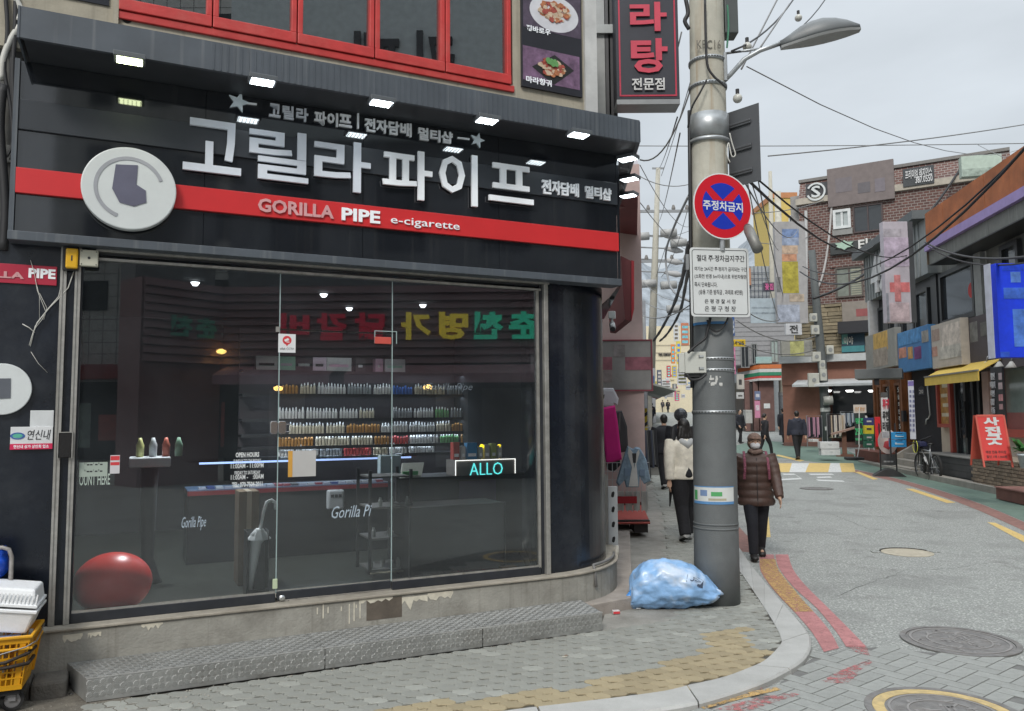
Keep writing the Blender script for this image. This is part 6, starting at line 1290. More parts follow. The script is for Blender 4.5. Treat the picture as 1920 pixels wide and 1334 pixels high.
    part(co_, 'front_seam', MB().tube([Vector((0,y*h,lean*y+dd_*k*bulk*1.02)) for y, dd_ in ((hem+.01,.15),(.58,.139),(.66,.142),(.74,.145),(.80,.12))], .006*k, 5), mat('seam', (.02,.014,.013), rough=.6)) if puffer else None
    if hood: part(co_, 'hood', MB().tube([Vector((-.10*k,.835*h,lean-.02)),Vector((-.06*k,.80*h,lean-.10*k)),Vector((0,.775*h,lean-.125*k)),Vector((.06*k,.80*h,lean-.10*k)),Vector((.10*k,.835*h,lean-.02))], [.04*k,.055*k,.06*k,.055*k,.04*k], 10), mat('hood_%d' % int(hood[0]*100), hood, rough=.85, var=.15), smooth=True)
    # hair
    if hair:
        hm = MB(); hm.ball(head_c+Vector((0,.022*k,-.018*k)), (.086*k,.102*k,.092*k), 18, 12)
        if hair == 'short': hm.ball(head_c+Vector((0,-.02*k,-.045*k)), (.074*k,.075*k,.060*k), 14, 8)
        if hair == 'long':
            hm.ball(head_c+Vector((0,-.05*k,-.05*k)), (.088*k,.12*k,.062*k), 14, 8)
            for q in range(5): hm.tube([head_c+Vector(((-2+q)*.032*k,0,-.06*k)), head_c+Vector(((-2+q)*.046*k,-.14*k,-.085*k)), head_c+Vector(((-2+q)*.052*k,-.27*k-.02*(q % 2),-.095*k))], [.035*k,.036*k,.012*k], 8)
        if hair == 'bun': hm.ball(head_c+Vector((0,.0,-.10*k)), .042*k, 12, 8)
        remesh(part(t, 'hair', hm, hairm, smooth=True), .011, 2)
    em = MB()
    for s in (-1,1): em.ball(head_c+Vector((s*.030*k,.008*k,.083*k)), (.012*k,.006*k,.006*k), 8, 4)
    part(t, 'eyes', em, mat('eye_dark', (.02,.015,.012), rough=.3)); part(t, 'mouth', MB().ball(head_c+Vector((0,-.055*k,.081*k)), (.02*k,.006*k,.008*k), 8, 4), mat('lips', (.32,.10,.09), rough=.5))
    return t, head_c, k, hands
def spot(px, D, face): q = at(px, 700, D); z = gz(D)+(RZ if px > 1375 else 0); return fr((q.x, q.y, z), face)
# facing: fr heading h -> figure looks along local z; 90 = towards the camera
t, hc, k, hands = person('older woman in white mask and brown quilted coat walking towards camera', spot(1410,9.75,99), 1.52, .19, ('quilted_coat',(.072,.040,.031)), .42, (.011,.012,.018), (.014,.013,.013), None, ((-.12,.10),(.22,.2)), 1.16, .012, True, 1.05, True, rough=.55)
hat = MB().ball(hc+Vector((0,.042*k,-.012*k)), (.094*k,.082*k,.10*k), 20, 12); hat.ball(hc+Vector((0,-.02*k,-.05*k)), (.092*k,.09*k,.07*k), 16, 10)
hp_ = part(t, 'knit_hat', hat, mat('hat_brown', (.20,.135,.11), rough=.95, var=.3, scale=60, bump=.6, bscale=90), smooth=True); part(hp_, 'peak', MB().prism_y([(-.075*k,hc.z+.055*k),(-.05*k,hc.z+.125*k),(0,hc.z+.145*k),(.05*k,hc.z+.125*k),(.075*k,hc.z+.055*k)], hc.y+.045*k, hc.y+.056*k), mat('peak_tan', (.34,.22,.17), rough=.8), bevel=.004)
part(t, 'face_mask', MB().ball(hc+Vector((0,-.048*k,.052*k)), (.066*k,.052*k,.062*k), 20, 12), mat('mask_white', (.66,.66,.68), rough=.8, var=.05), smooth=True)
sf = MB()
for a in range(9): sf.tube([hc+Vector((.075*k*math.cos(.7*a+q*.5),-.125*k-.008*(a % 3)*k,.03*k+.07*k*math.sin(.7*a+q*.5))) for q in range(3)], .032*k, 8)
remesh(part(t, 'scarf', sf, mat('scarf_brown', (.17,.115,.095), rough=.95, var=.4, scale=50, bump=.6), smooth=True), .01, 2)
for s in (-1,1): st_ = part(t, 'bag_strap', MB().tube([Vector((s*.13*k,.855*1.5,-.07)),Vector((s*.145*k,.858*1.5,.02)),Vector((s*.15*k,.80*1.5,.135*k)),Vector((s*.155*k,.72*1.5,.185*k)),Vector((s*.165*k,.64*1.5,.155*k))], [(.016,.006)]*5, 8), mat('strap_pink', (.20,.06,.09), rough=.8, var=.6, scale=70))
t, hc, k, hands = person('person with long black hair in cream fleece hoodie walking away behind pole', spot(1280,10.85,262), 1.66, .16, ('fleece',(.80,.75,.64)), .50, (.013,.013,.016), (.55,.55,.55), 'long', ((.10,.35),(-.12,.2)), 1.16, .014, False, 1.28, False, (.42,.43,.43))
q = Matrix.Identity(4)
single('folded_umbrella', 'long black folded umbrella hanging beside the cream fleece person', 'umbrella', MB().tube([at(1256,950,10.8), at(1259,900,10.8), at(1261,830,10.8), at(1262,800,10.8)], [.008,.035,.045,.02], 8), mat('black_cloth', (.012,.012,.014), rough=.7), smooth=True)
person('man in black jacket and trousers walking away past the clothes racks', spot(1243,18.4,265), 1.73, .2, ('jacket',(.012,.013,.018)), .47, (.011,.011,.014), (.6,.6,.6), 'short', ((-.1,.1),(.1,.1)), 1.24, .016, False, 1.25)
t, hc, k, hands = person('person in black with shiny dark hood ahead of the cream fleece person', spot(1275,14.6,262), 1.82, .22, ('long_coat',(.013,.013,.016)), .30, (.013,.013,.015), (.014,.014,.014), 'short', ((.05,.1),(-.05,.1)), 1.1, .016)
part(t, 'shiny_hood', MB().ball(hc+Vector((0,.02,-.01)), (.125,.125,.13), 12, 8), mat('hood_shiny', (.05,.055,.065), rough=.22, var=.5, scale=20, bump=.8, bscale=14))
person('man in navy hooded jacket and black trousers walking away mid road', spot(1491,28.2,268), 1.74, .2, ('jacket',(.022,.026,.042)), .50, (.012,.012,.014), (.10,.07,.05), 'short', ((-.08,.1),(.12,.1)), 1.2, .018, False, 1.15, False, (.024,.028,.045))
person('man in long black coat walking beside the navy jacket man', spot(1466,36.5,262), 1.72, .2, ('long_coat',(.014,.016,.024)), .26, (.012,.012,.014), (.5,.5,.5), 'short', ((.05,.05),(-.05,.05)), 1.1, .02)
person('woman in black top and leggings with tied hair crossing the road', spot(1430,29.8,350), 1.62, .24, ('top',(.016,.016,.019)), .46, (.012,.012,.014), (.55,.55,.55), 'bun', ((-.12,.1),(.12,.1)), 1.0, .018)
person('woman in dark padded jacket standing outside the shop with round sign', spot(1384,38,60), 1.64, .12, ('jacket',(.018,.02,.028)), .45, (.014,.014,.018), (.03,.03,.03), 'short', ((.05,.6),(.05,.3)), 1.1, .02)
person('distant man in dark coat by the yellow and black post', spot(1221,62,250), 1.74, .15, ('coat',(.02,.022,.032)), .40, (.03,.035,.06), (.03,.03,.03), 'short', vox=.03)
person('tiny distant person in grey at the left of far street', spot(1241,112,262), 1.7, .2, ('coat',(.05,.05,.055)), .45, (.02,.02,.03), (.03,.03,.03), 'short', vox=.04)
person('tiny distant person in black at the right of far pair', spot(1251,108,262), 1.75, .1, ('coat',(.018,.018,.02)), .25, (.02,.02,.02), (.03,.03,.03), 'short', vox=.04)
person('tiny distant person in bright red under the green parasol', spot(1256,116,100), 1.7, .1, ('coat',(.5,.03,.09)), .45, (.05,.05,.06), (.03,.03,.03), 'short', vox=.04)
# ================================================================ THE STREET BEYOND
def cmat(c, rough=.6, **k): return mat('paint_%02x%02x%02x' % tuple(int(min(1,x)*255) for x in c), c, rough=rough, **k)
def pmat(c): return mat('print_%02x%02x%02x' % tuple(int(min(1,x)*255) for x in c), c, rough=.5, var=.4, scale=5)
def FCAM(px, py, D, h=90): return fr(at(px, py, D), h)
def sign(nm, lbl, a, b, D, col, h=90, th=.14, cat='sign', group=None, prints=(), texts=(), edge=None):
    """board whose front fills the photo box a-b at depth D; prints = (a, b, colour), texts = (string, a, b, colour, bold)"""
    F = FCAM((a[0]+b[0])/2, (a[1]+b[1])/2, D, h); x0,x1,y0,y1 = box_on(F, a, b)
    t = thing(nm, lbl, cat, F, ((x0+x1)/2,y0,-th/2), group); part(t, 'board', MB().box(x0,x1,y0,y1,-th,0), cmat(col), bevel=.006)
    if edge: part(t, 'frame', MB().box(x0-.02,x0-.001,y0-.02,y1+.02,-th,.012).box(x1+.001,x1+.02,y0-.02,y1+.02,-th,.012).box(x0-.001,x1+.001,y0-.02,y0-.001,-th,.012).box(x0-.001,x1+.001,y1+.001,y1+.02,-th,.012), cmat(edge))
    for k, (p, q, c) in enumerate(prints): u = box_on(F, p, q); part(t, 'printed_panel', MB().box(max(u[0],x0+.002),min(u[1],x1-.002),max(u[2],y0+.002),min(u[3],y1-.002),.001,.004+.0012*k), pmat(c))
    for s, p, q, c, bo in texts: part(t, 'lettering', text_mb(s, box_on(F, p, q), .012, .012, bo), cmat(c))
    return t, F, (x0,x1,y0,y1)
brick = mat('red_brick', (.135,.07,.06), rough=.85, var=.25, scale=2)
def bricktex(m, c1, c2, mortar, sc, up='y', w=.5, h=.25, ms=.03):
    N, L = m.node_tree.nodes, m.node_tree.links; P_ = N['Principled BSDF']; t = N.new('ShaderNodeTexCoord'); mp_ = N.new('ShaderNodeMapping'); mp_.inputs['Rotation'].default_value = (R(90),0,0) if up == 'z' else (0,0,0)
    b = N.new('ShaderNodeTexBrick'); b.inputs['Color1'].default_value = (*c1,1); b.inputs['Color2'].default_value = (*c2,1); b.inputs['Mortar'].default_value = (*mortar,1); b.inputs['Scale'].default_value = sc; b.inputs['Brick Width'].default_value = w; b.inputs['Row Height'].default_value = h; b.inputs['Mortar Size'].default_value = ms
    L.new(t.outputs['Object'], mp_.inputs[0]); L.new(mp_.outputs[0], b.inputs[0]); L.new(b.outputs['Color'], P_.inputs['Base Color']); bm = N.new('ShaderNodeBump'); bm.inputs['Strength'].default_value = .5; bm.inputs['Distance'].default_value = .01; bm.invert = True; L.new(b.outputs['Fac'], bm.inputs['Height']); L.new(bm.outputs[0], P_.inputs['Normal'])
bricktex(brick, (.155,.075,.062), (.10,.055,.05), (.27,.24,.22), 2.1)
pane_d = mat('street_pane', (.03,.035,.04), rough=.06, spec=.9); wframe = cmat((.6,.62,.62), .5); alu = mat('alu_grey', (.30,.31,.32), rough=.4, metal=.5)
def window(par, x0, x1, y0, y1, z, fm=None, n=2, pm=None, d=.09, w=.06):
    m = MB().box(x0,x1,y0,y0+w,z,z+d).box(x0,x1,y1-w,y1,z,z+d).box(x0,x0+w,y0+w,y1-w,z,z+d).box(x1-w,x1,y0+w,y1-w,z,z+d)
    for k in range(1,n): x = x0+(x1-x0)*k/n; m.box(x-w*.4,x+w*.4,y0+w,y1-w,z,z+d*.8)
    o = part(par, 'window', m, fm or wframe)
    for k in range(n): a = x0+(x1-x0)*k/n; b = x0+(x1-x0)*(k+1)/n; part(o, 'pane', MB().box(a+w*.5,b-w*.5,y0+w*.5,y1-w*.5,z+d*.2,z+d*.35), pm or pane_d)
    return o
# ---------------------------------------------------------------- left side past the corner
LF = fr(at(1140,700,9.2), 6)
q = at(1198,560,14.2); FL = fr((q.x,q.y,0), 8)
t = thing('pink_wall_building', 'pale pink building edge behind the corner shop', 'building', FL, (-2,0,-2)); part(t, 'wall', MB().box(-2.2,0,0,5.6,-5,-.0), cmat((.55,.42,.40), .8, var=.08)); part(t, 'white_corner', MB().box(.002,.10,0,6.6,-3,.03), cmat((.55,.55,.6), .7)); part(t, 'wall_return', MB().box(.10,7,0,6.0,-5,-.05), cmat((.45,.43,.42), .8))
ms = mat('maroon_panel', (.15,.028,.032), rough=.5, var=.15); t = thing('maroon_canopy', 'dark maroon metal canopy under the shop sign return', 'canopy', WORLD, tuple(at(1180,420,11)))
def quadbox(pts, back): a = [Vector(p) for p in pts]; bk_ = [p+Vector(back) for p in a]; return MB().rings([[tuple(p) for p in a], [tuple(p) for p in bk_]])
part(t, 'soffit', quadbox([at(1157,362,10.2),at(1196,372,10.2),at(1194,476,13.2),at(1157,470,13.2)], (0,.02,.06)), ms)
for y, D in ((385,10.7),(414,11.5),(446,12.4)): part(t, 'recessed_light', quadbox([at(1162,y,D),at(1190,y+2,D),at(1189,y+9,D+.25),at(1162,y+7,D+.25)], (0,0,-.02)), cmat((.22,.10,.10)))
part(t, 'fascia', quadbox([at(1164,480,9.6),at(1184,490,9.6),at(1184,602,9.6),at(1172,600,9.6)], (0,1.5,0)), ms)
part(t, 'red_edge', quadbox([at(1184,488,9.58),at(1189,490,9.58),at(1189,580,9.58),at(1184,602,9.58)], (0,.5,0)), cmat((.35,.02,.03)))
q = at(1149,600,9.0); FC_ = fr(q, 100); t = thing('security_camera', 'white bullet security camera under the maroon canopy', 'camera', FC_, (0,.1,0)); part(t, 'mount', MB().box(-.05,.03,.02,.10,-.08,.0), wframe, bevel=.006); part(t, 'arm', MB().tube([(-.01,.02,-.03),(-.01,-.05,-.02)], .014, 8), wframe); part(t, 'barrel', MB().tube([(-.012,-.04,-.06),(.0,-.11,.06)], .034, 14), wframe, smooth=True); part(t, 'lens', MB().tube([(.0,-.111,.061),(.001,-.118,.072)], .03, 14), ink)
sign('hanging_sign', 'grey square hanging sign with faded red middle band and red edge', (1126,640), (1222,731), 12.0, (.26,.255,.25), th=.2, prints=[((1128,670),(1148,694),(.27,.10,.13)),((1172,670),(1222,694),(.27,.10,.13)),((1128,694),(1148,717),(.25,.21,.21)),((1150,647),(1172,669),(.23,.21,.21))], edge=(.25,.06,.08))
sign('hanging_sign', 'tall black vertical sign with big red Korean letters and red border', (1152,-60), (1275,186), 9.2, (.03,.032,.045), th=.28, texts=[('라',(1180,6),(1250,60),(.55,.05,.09),.03),('탕',(1182,74),(1252,138),(.55,.05,.09),.03),('마',(1180,-56),(1250,-4),(.55,.05,.09),.03),('전문점',(1184,148),(1246,170),(.62,.62,.62),.02)])
t = [o for o in bpy.data.objects if o.name.startswith('hanging_sign') and o.parent is None][-1]
Fh = FCAM((1152+1275)/2, 63, 9.2); x0,x1,y0,y1 = box_on(Fh,(1152,-60),(1275,186)); rr_ = MB(); e = .035
for u in ((x0+e,x0+e+.018,y0+e,y1-e),(x1-e-.018,x1-e,y0+e,y1-e),(x0+e+.018,x1-e-.018,y0+e,y0+e+.018)): rr_.box(*u,.001,.006)
part(t, 'red_border', rr_, cmat((.50,.03,.07))); part(t, 'underside', MB().box(x0,x1,y0-.06,y0-.001,-.28,.0), alu)
t = thing('sign_bracket', 'dark steel uprights behind the black vertical sign', 'bracket', WORLD, tuple(at(1140,190,9.6)))
for px, w_, c in ((1124,.05,(.35,.36,.36)),(1137,.03,(.08,.08,.085)),(1146,.05,(.05,.05,.055))): a = at(px,60,9.6); part(t, 'upright', MB().box(a.x-w_,a.x+w_,9.5,9.6,4.9,7.5), cmat(c))
part(t, 'crossbar', MB().box(*[v for p in zip(at(1112,62,9.45), at(1150,48,9.48)) for v in p]), cmat((.4,.42,.42)))
# clothes on the left pavement
cl_h = lambda px, py, D, h=95: fr(at(px,py,D), h)
def cloth_panel(outline_px, D, thick, h=90, wob=.02):
    F = FCAM(*[sum(p[i] for p in outline_px)/len(outline_px) for i in (0,1)], D, h); pts = [on(F,*p) for p in outline_px]; return F, pts
def garment(nm, lbl, outline, D, m_, extra=None, group=None, th=.07, h=90):
    F, pts = cloth_panel(outline, D, th, h); n = len(pts); cx = sum(p[0] for p in pts)/n; cy = sum(p[1] for p in pts)/n
    t = thing(nm, lbl, 'clothing', F, (cx, min(p[1] for p in pts), 0), group); mb = MB(); ins = lambda s: [(cx+(p[0]-cx)*s, cy+(p[1]-cy)*s) for p in pts]
    mb.rings([[(p[0],p[1],-th*.5) for p in ins(.96)],[(p[0],p[1],.0) for p in pts],[(p[0],p[1],th*.5) for p in ins(.93)],[(p[0],p[1],th*.62) for p in ins(.7)]][::-1]) ; part(t, 'cloth', mb, m_, smooth=False)
    for k, (nm2, ol, m2) in enumerate(extra or []): part(t, nm2, MB().prism([on(F,*p) for p in ol], th*.64, th*.7+.004*k), m2)
    return t
garment('pink_trousers', 'bright pink trousers hanging beside the black column', [(1128,765),(1153,760),(1158,790),(1166,862),(1140,870),(1136,868),(1128,800)], 11.2, mat('hot_pink', (.62,.02,.22), rough=.85, var=.08))
garment('white_tshirt', 'white printed T-shirt hanging above the pink trousers', [(1126,728),(1150,728),(1160,748),(1158,760),(1150,756),(1150,764),(1126,764)], 11.4, cmat((.6,.6,.64), .85), [('print', [(1128,742),(1133,740),(1132,748),(1128,748)], ink)])
denim = mat('denim', (.22,.30,.38), rough=.9, var=.3, scale=14, bump=.4, bscale=60); denim_d = cmat((.16,.22,.30), .9)
garment('denim_jacket', 'light blue denim jacket with white hood on wire rack', [(1176,836),(1186,842),(1192,838),(1200,840),(1212,862),(1220,902),(1208,908),(1200,890),(1198,914),(1174,914),(1170,900),(1160,912),(1155,905),(1164,872)], 10.6, denim, [('white_lining', [(1178,838),(1186,850),(1188,880),(1192,850),(1197,842),(1198,850),(1192,870),(1196,912),(1178,912),(1184,876),(1176,850)], cmat((.58,.57,.55), .9)), ('dark_neck', [(1184,850),(1192,850),(1191,868),(1186,868)], ink), ('pocket', [(1170,878),(1182,878),(1181,892),(1170,892)], denim_d), ('pocket', [(1198,880),(1208,880),(1207,893),(1198,892)], denim_d)])
garment('black_garment', 'black garment hanging behind the denim jacket', [(1136,866),(1162,862),(1164,872),(1150,886),(1138,880)], 11.3, mat('black_cloth', (.012,.012,.014)))
garment('dark_jacket', 'charcoal jacket hanging behind the pink trousers', [(1150,772),(1166,770),(1176,800),(1178,846),(1160,850),(1152,810)], 11.7, cmat((.05,.05,.055), .9), [('lapel', [(1160,774),(1163,774),(1162,810),(1158,800)], cmat((.14,.13,.13), .9))])
garment('grey_hoodie', 'pale grey hooded top hanging over the coffee banner foot', [(1168,806),(1184,800),(1196,810),(1198,850),(1184,842),(1170,846)], 12.6, cmat((.34,.34,.36), .9, var=.2), [('pocket', [(1176,826),(1188,826),(1190,838),(1174,838)], cmat((.27,.27,.29), .9))])
t = thing('wire_rack', 'white wire grid rack with slatted base holding clothes', 'rack', WORLD, tuple(ground(1185,990))); rk = MB()
F = FCAM(1185,900,11.0); rackm = cmat((.45,.46,.46))
for px in range(1130,1217,9): a, b = on(F,px,868), on(F,px,960); rk.box(a[0]-.004,a[0]+.004,b[1],a[1],-.004,.004)
for py in (868,884,900): a, b = on(F,1128,py), on(F,1217,py); rk.box(a[0],b[0],a[1]-.004,a[1]+.004,.0045,.011)
bpy.data.objects.remove(t); t = thing('wire_rack', 'white wire grid rack with slatted base holding clothes', 'rack', F, (*on(F,1172,962),0)); part(t, 'wire_grid', rk, rackm, kind='stuff')
for k in range(6): a, b = on(F,1128+15*k,922), on(F,1141+15*k,958); part(t, 'slat', MB().box(a[0],b[0],b[1],a[1],-.05,-.03), cmat((.5,.48,.45)))
u = box_on(F,(1157,931),(1194,944)); part(t, 'red_plate', MB().box(*u,.012,.02), cmat((.36,.01,.02)))
F = FCAM(1187,970,11.2); u = box_on(F,(1150,960),(1219,1000)); t = thing('red_bench', 'low black bench topped with a faded red mat', 'bench', F, ((u[0]+u[1])/2,u[2],-.3)); part(t, 'frame', MB().box(u[0],u[1],u[3]-.16,u[3]-.12,-.6,.0).box(u[0]+.3,u[1]-.02,u[2],u[3]-.16,-.5,-.05), cmat((.02,.015,.015))); part(t, 'mat', MB().prism_x([(.02,u[3]-.17),(.03,u[3]-.15),(-.62,u[3]+.02),(-.63,u[3])], u[0]-.02,u[1]+.0), mat('mat_red', (.42,.09,.075), rough=.85, var=.1)); part(t, 'dark_board', MB().box(u[0],u[1]+.02,u[3]+.0,u[3]+.06,-.72,-.64), cmat((.10,.01,.015)))
sign('coffee_banner', 'white standing banner advertising americano in black Korean letters', (1162,722), (1196,888), 14.2, (.56,.58,.56), th=.04, texts=[('백억사이즈',(1163,745),(1188,757),(.03,.03,.03),.01),('아메리카노',(1163,759),(1188,770),(.03,.03,.03),.01)], prints=[((1166,798),(1177,812),(.10,.06,.05)),((1181,810),(1189,822),(.28,.10,.10)),((1168,816),(1176,838),(.25,.27,.28)),((1180,824),(1190,842),(.24,.26,.27))])
F = FCAM(1178,820,13.4); a, b = on(F,1178,771), on(F,1178,872); t = thing('wooden_paddle', 'ochre wooden post with an oval board by the coffee banner', 'post', F, (a[0],b[1],0)); wo = mat('ochre_wood', (.33,.20,.05), rough=.7, var=.2, scale=14); part(t, 'post', MB().box(a[0]-.035,a[0]+.035,b[1]-.6,a[1],-.04,0), wo); part(t, 'oval_board', MB().disc(a[0],a[1]-.11,.075,-.06,-.042,24,.13), wo)
sign('blue_banner', 'white and blue street banner beside the coffee banner', (1190,728), (1199,800), 19, (.55,.57,.6), th=.05, prints=[((1190,762),(1199,778),(.12,.25,.5)),((1190,782),(1199,800),(.05,.28,.6))])
F = FCAM(1209,785,26); u = box_on(F,(1204,766),(1215,838)); t = thing('striped_post', 'yellow and black striped warning post on left pavement', 'post', F, ((u[0]+u[1])/2,u[2],0)); part(t, 'body', MB().box(*u,-.2,0), cmat((.62,.45,.04)))
for k in range(4): y = u[3]-.1-k*.32; part(t, 'black_stripe', MB().prism([(u[0]+.001,y-.12),(u[1]-.001,y),(u[1]-.001,y-.12),(u[0]+.001,y-.24)], .001,.006), ink)
F = fr(at(1203,840,16.5), 30); t = thing('clothes_rack', 'metal clothes rail hung with dark clothes on left pavement', 'rack', F, (0,-.6,0)); part(t, 'rail', MB().tube([(-.5,-.65,0),(-.5,.42,0),(.5,.42,0),(.5,-.65,0)], .016, 8), alu, smooth=True)
for k in range(9): part(t, 'hung_garment', MB().prism_x([(-.2,.36),(.2,.36),(.24,-.35-.03*(k % 3)),(-.22,-.38)], -.42+.09*k,-.36+.09*k), cmat([(.02,.02,.025),(.05,.06,.09),(.10,.10,.10),(.02,.02,.022)][k % 4], .9))
# blocks of shops further down on the left, with their signs
for k, (pxr, D, h_, c) in enumerate(((1206,24,5.2,(.34,.33,.31)),(1213,34,6.4,(.24,.25,.27)),(1221,48,5.0,(.45,.42,.36)),(1228,66,6.5,(.3,.31,.33)))):
    q = at(pxr,700,D); F = fr((q.x,q.y,gz(q.y)), 8); t = thing('street_shop', ['grey shop block behind the coffee banner','slate blue shop block past the striped post','cream shop block on the left far down the street','grey shop block farthest down on the left'][k], 'building', F, (0,0,-3)); L_ = [9,13,17,40][k]
    part(t, 'wall', MB().box(0,L_,0,h_,-7,0), cmat(c, .8, var=.15)); part(t, 'shop_window', MB().box(.5,L_-.5,.4,2.6,.001,.03), pane_d); part(t, 'sign_band', MB().box(.2,L_-.2,2.8,3.5,.001,.2), cmat([(.4,.1,.1),(.5,.5,.52),(.1,.2,.4),(.5,.45,.1)][k])); part(t, 'awning', MB().prism_x([(.0,2.75),(1.0,2.45),(1.0,2.40),(0,2.68)], .5, L_-1), cmat([(.3,.32,.3),(.5,.5,.5),(.4,.08,.08),(.2,.3,.25)][k])); window(t, 1, 3.4, 3.8, 4.8, .001, n=2)
F = FCAM(1262,700,112); t = thing('beige_building', 'pale beige building closing off the far street', 'building', F, (0,-6,-5)); u = box_on(F,(1215,612),(1312,758)); part(t, 'wall', MB().box(u[0]-6,u[1]+6,u[2]-3,u[3],-10,0), cmat((.62,.55,.40), .8, var=.08))
for y in (648,662,676): v = on(F,1240,y)[1]; part(t, 'wall_groove', MB().box(u[0]-6,u[1]+6,v-.08,v+.08,.001,.05), cmat((.40,.35,.26)))
part(t, 'lettering', text_mb('TOOL COMPANY', box_on(F,(1234,663),(1258,668)), .06, .1, .02), ink)
# far banners and boards on both sides
rg = random.Random(77)
far = [('orange vertical banner on the far street',(1258,646),(1266,682),95,(.62,.22,.06)),('yellow vertical banner beside the orange one far away',(1268,640),(1277,683),93,(.62,.50,.08)),('red vertical banner low on the far street',(1250,686),(1258,708),90,(.48,.06,.08)),('yellow and black vertical banner right of the red one',(1260,686),(1269,708),88,(.55,.42,.06)),('white vertical banner high on the far street',(1263,606),(1273,640),80,(.55,.57,.6)),('orange brick coloured board on the far right side',(1277,606),(1292,648),70,(.5,.18,.10)),('blue striped board left of the far red banner',(1232,694),(1241,726),60,(.12,.14,.18)),('dark square board with pale mark amid far signs',(1261,720),(1269,729),100,(.06,.07,.08)),('pink vertical banner over the far crowd',(1265,734),(1274,752),85,(.6,.06,.2)),('white board with fine print at the far right',(1270,692),(1288,722),84,(.58,.58,.64)),('white board stacked under the striped board',(1240,712),(1258,733),97,(.55,.56,.57)),('pale sign row above the far crowd',(1242,733),(1264,745),105,(.5,.5,.5)),('small red sign above the far pink banner',(1249,726),(1259,734),99,(.5,.12,.10))]
for lbl, a, b, D, c in far: sign('street_banner' if b[1]-a[1] > 14 else 'street_sign', lbl, a, b, D, c, th=.15, prints=[((a[0]+2,a[1]+(b[1]-a[1])*(.12+.22*k)),(b[0]-2,a[1]+(b[1]-a[1])*(.24+.22*k)),tuple(max(.02,min(.75,(.7-x))) for x in c)) for k in range(4)])
cn_ = {}
for k in range(16):
    px, D = rg.uniform(1238,1296), rg.uniform(70,110); py = 700+2.8*k; w_, h_ = rg.uniform(4,10), rg.uniform(3,9); c = rg.choice([(.6,.6,.62),(.55,.57,.6),(.4,.42,.45),(.6,.5,.3),(.5,.2,.2),(.3,.4,.55)]); nmc = {(.6,.6,.62):'white',(.55,.57,.6):'pale',(.4,.42,.45):'grey',(.6,.5,.3):'tan',(.5,.2,.2):'red',(.3,.4,.55):'blue'}[c]
    cn_[nmc] = cn_.get(nmc, 0)+1
    sign('street_sign', nth(cn_[nmc])+' highest small %s sign in the far street cluster' % nmc, (px,py), (px+w_,py+h_), D, c, th=.15, group='%s signs clustered down the far street' % nmc, prints=[((px+1,py+h_*.4),(px+w_-1,py+h_*.6),(.1,.1,.15))])
F = FCAM(1261,744,118); t = thing('parasol', 'green and white market parasol in the far crowd', 'parasol', F, (0,-2,0)); part(t, 'canopy', MB().lathe([(1.1,-.35),(.6,-.05),(.03,.2)], (0,.8,0), 12, cap=False), cmat((.15,.38,.28))); part(t, 'pole', MB().tube([(0,-2.2,0),(0,.9,0)], .04, 6), alu)
# ---------------------------------------------------------------- hills
hm = MB(); NX = 160; rows_ = []
for j in range(14):
    for i in range(NX+1):
        x = -320+980*i/NX; y = 430+j*26; hgt = 1.75*(66+24*math.sin(x*.006+.5)+9*math.sin(x*.031)+ 5*math.sin(x*.083+1)) * math.sin(math.pi*.5*min(1,j/11)) - 6; hm.v.append((x, y, hgt+ (rg.uniform(-1.6,1.6) if j else 0)))
hm.f = [(j*(NX+1)+i, j*(NX+1)+i+1, (j+1)*(NX+1)+i+1, (j+1)*(NX+1)+i) for j in range(13) for i in range(NX)]
struct('hills', hm, mat('winter_wood_hazed', (.24,.265,.29), rough=.95, var=.35, scale=.12, bump=.0, up='z'))  # bare winter trees, colour paled and blued to stand in for distance haze
# ---------------------------------------------------------------- right side: rusty building with the red shop
A_, B_ = ground(1920,935), ground(1640,872); hdR = math.degrees(math.atan2(B_.x-A_.x, B_.y-A_.y)); FR = fr((A_.x,A_.y,0), hdR+180)
def RP(px, py, off=-1.0): return on(FR, px, py, off)
def rbox(a, b, off): return box_on(FR, a, b, off)
s_ = lambda px, off=-1.0: RP(px, 800, off)[0]
rb1 = thing('rust_building', 'two storey building with rusted metal fascia over the red trimmed shop', 'building', FR, (2,0,-3)); OFF = -1.0
xL, xR = s_(1738), s_(1920)+11; gy = .62
cream = mat('cream_tile', (.55,.47,.38), rough=.7, var=.08, scale=3); redtrim = mat('red_trim', (.36,.07,.05), rough=.5, var=.1); darkp = cmat((.028,.03,.032), .4); greyw = mat('grey_panel', (.16,.165,.15), rough=.6, var=.12, streak=.3)
part(rb1, 'wall', MB().box(s_(1756),xR,0,3.6,-7,OFF-.12), cream)
part(rb1, 'upper_wall', MB().box(xL,xR,3.6,RP(1850,470,OFF)[1]+1.2,-7,OFF-.14), greyw)
# fascia layers follow the photo's lines
def band(px, y, off): return RP(px, y, off)[1]
zr0, zr1 = band(1850,400,-.4), band(1850,322,-.4); zp0, zp1 = band(1850,408,-.35), band(1850,390,-.35); zg0 = band(1850,446,-.55)
rust = mat('rust_steel', (.36,.115,.04), rough=.8, var=.3, scale=1.6, streak=.4, streak_col=(.34,.16,.08), dirt=.4, dirt_col=(.13,.055,.03), bump=.2)
xf0 = RP(1736,440,-.4)[0]; n = 12; wd = (xR-xf0)/n
for k in range(n): part(rb1, 'rust_panel', MB().box(xf0+wd*k+.006,xf0+wd*(k+1)-.006,zp1+.002,zr1,-.62,-.4-.004*(k % 2)), rust)
part(rb1, 'end_panel', MB().box(xf0-.02,xf0-.001,zg0,zr1,-1.0,-.4), cmat((.17,.13,.09), .7)); part(rb1, 'fascia_core', MB().box(xf0+.01,xR,zg0+.05,zr1-.02,-.98,-.63), darkp)
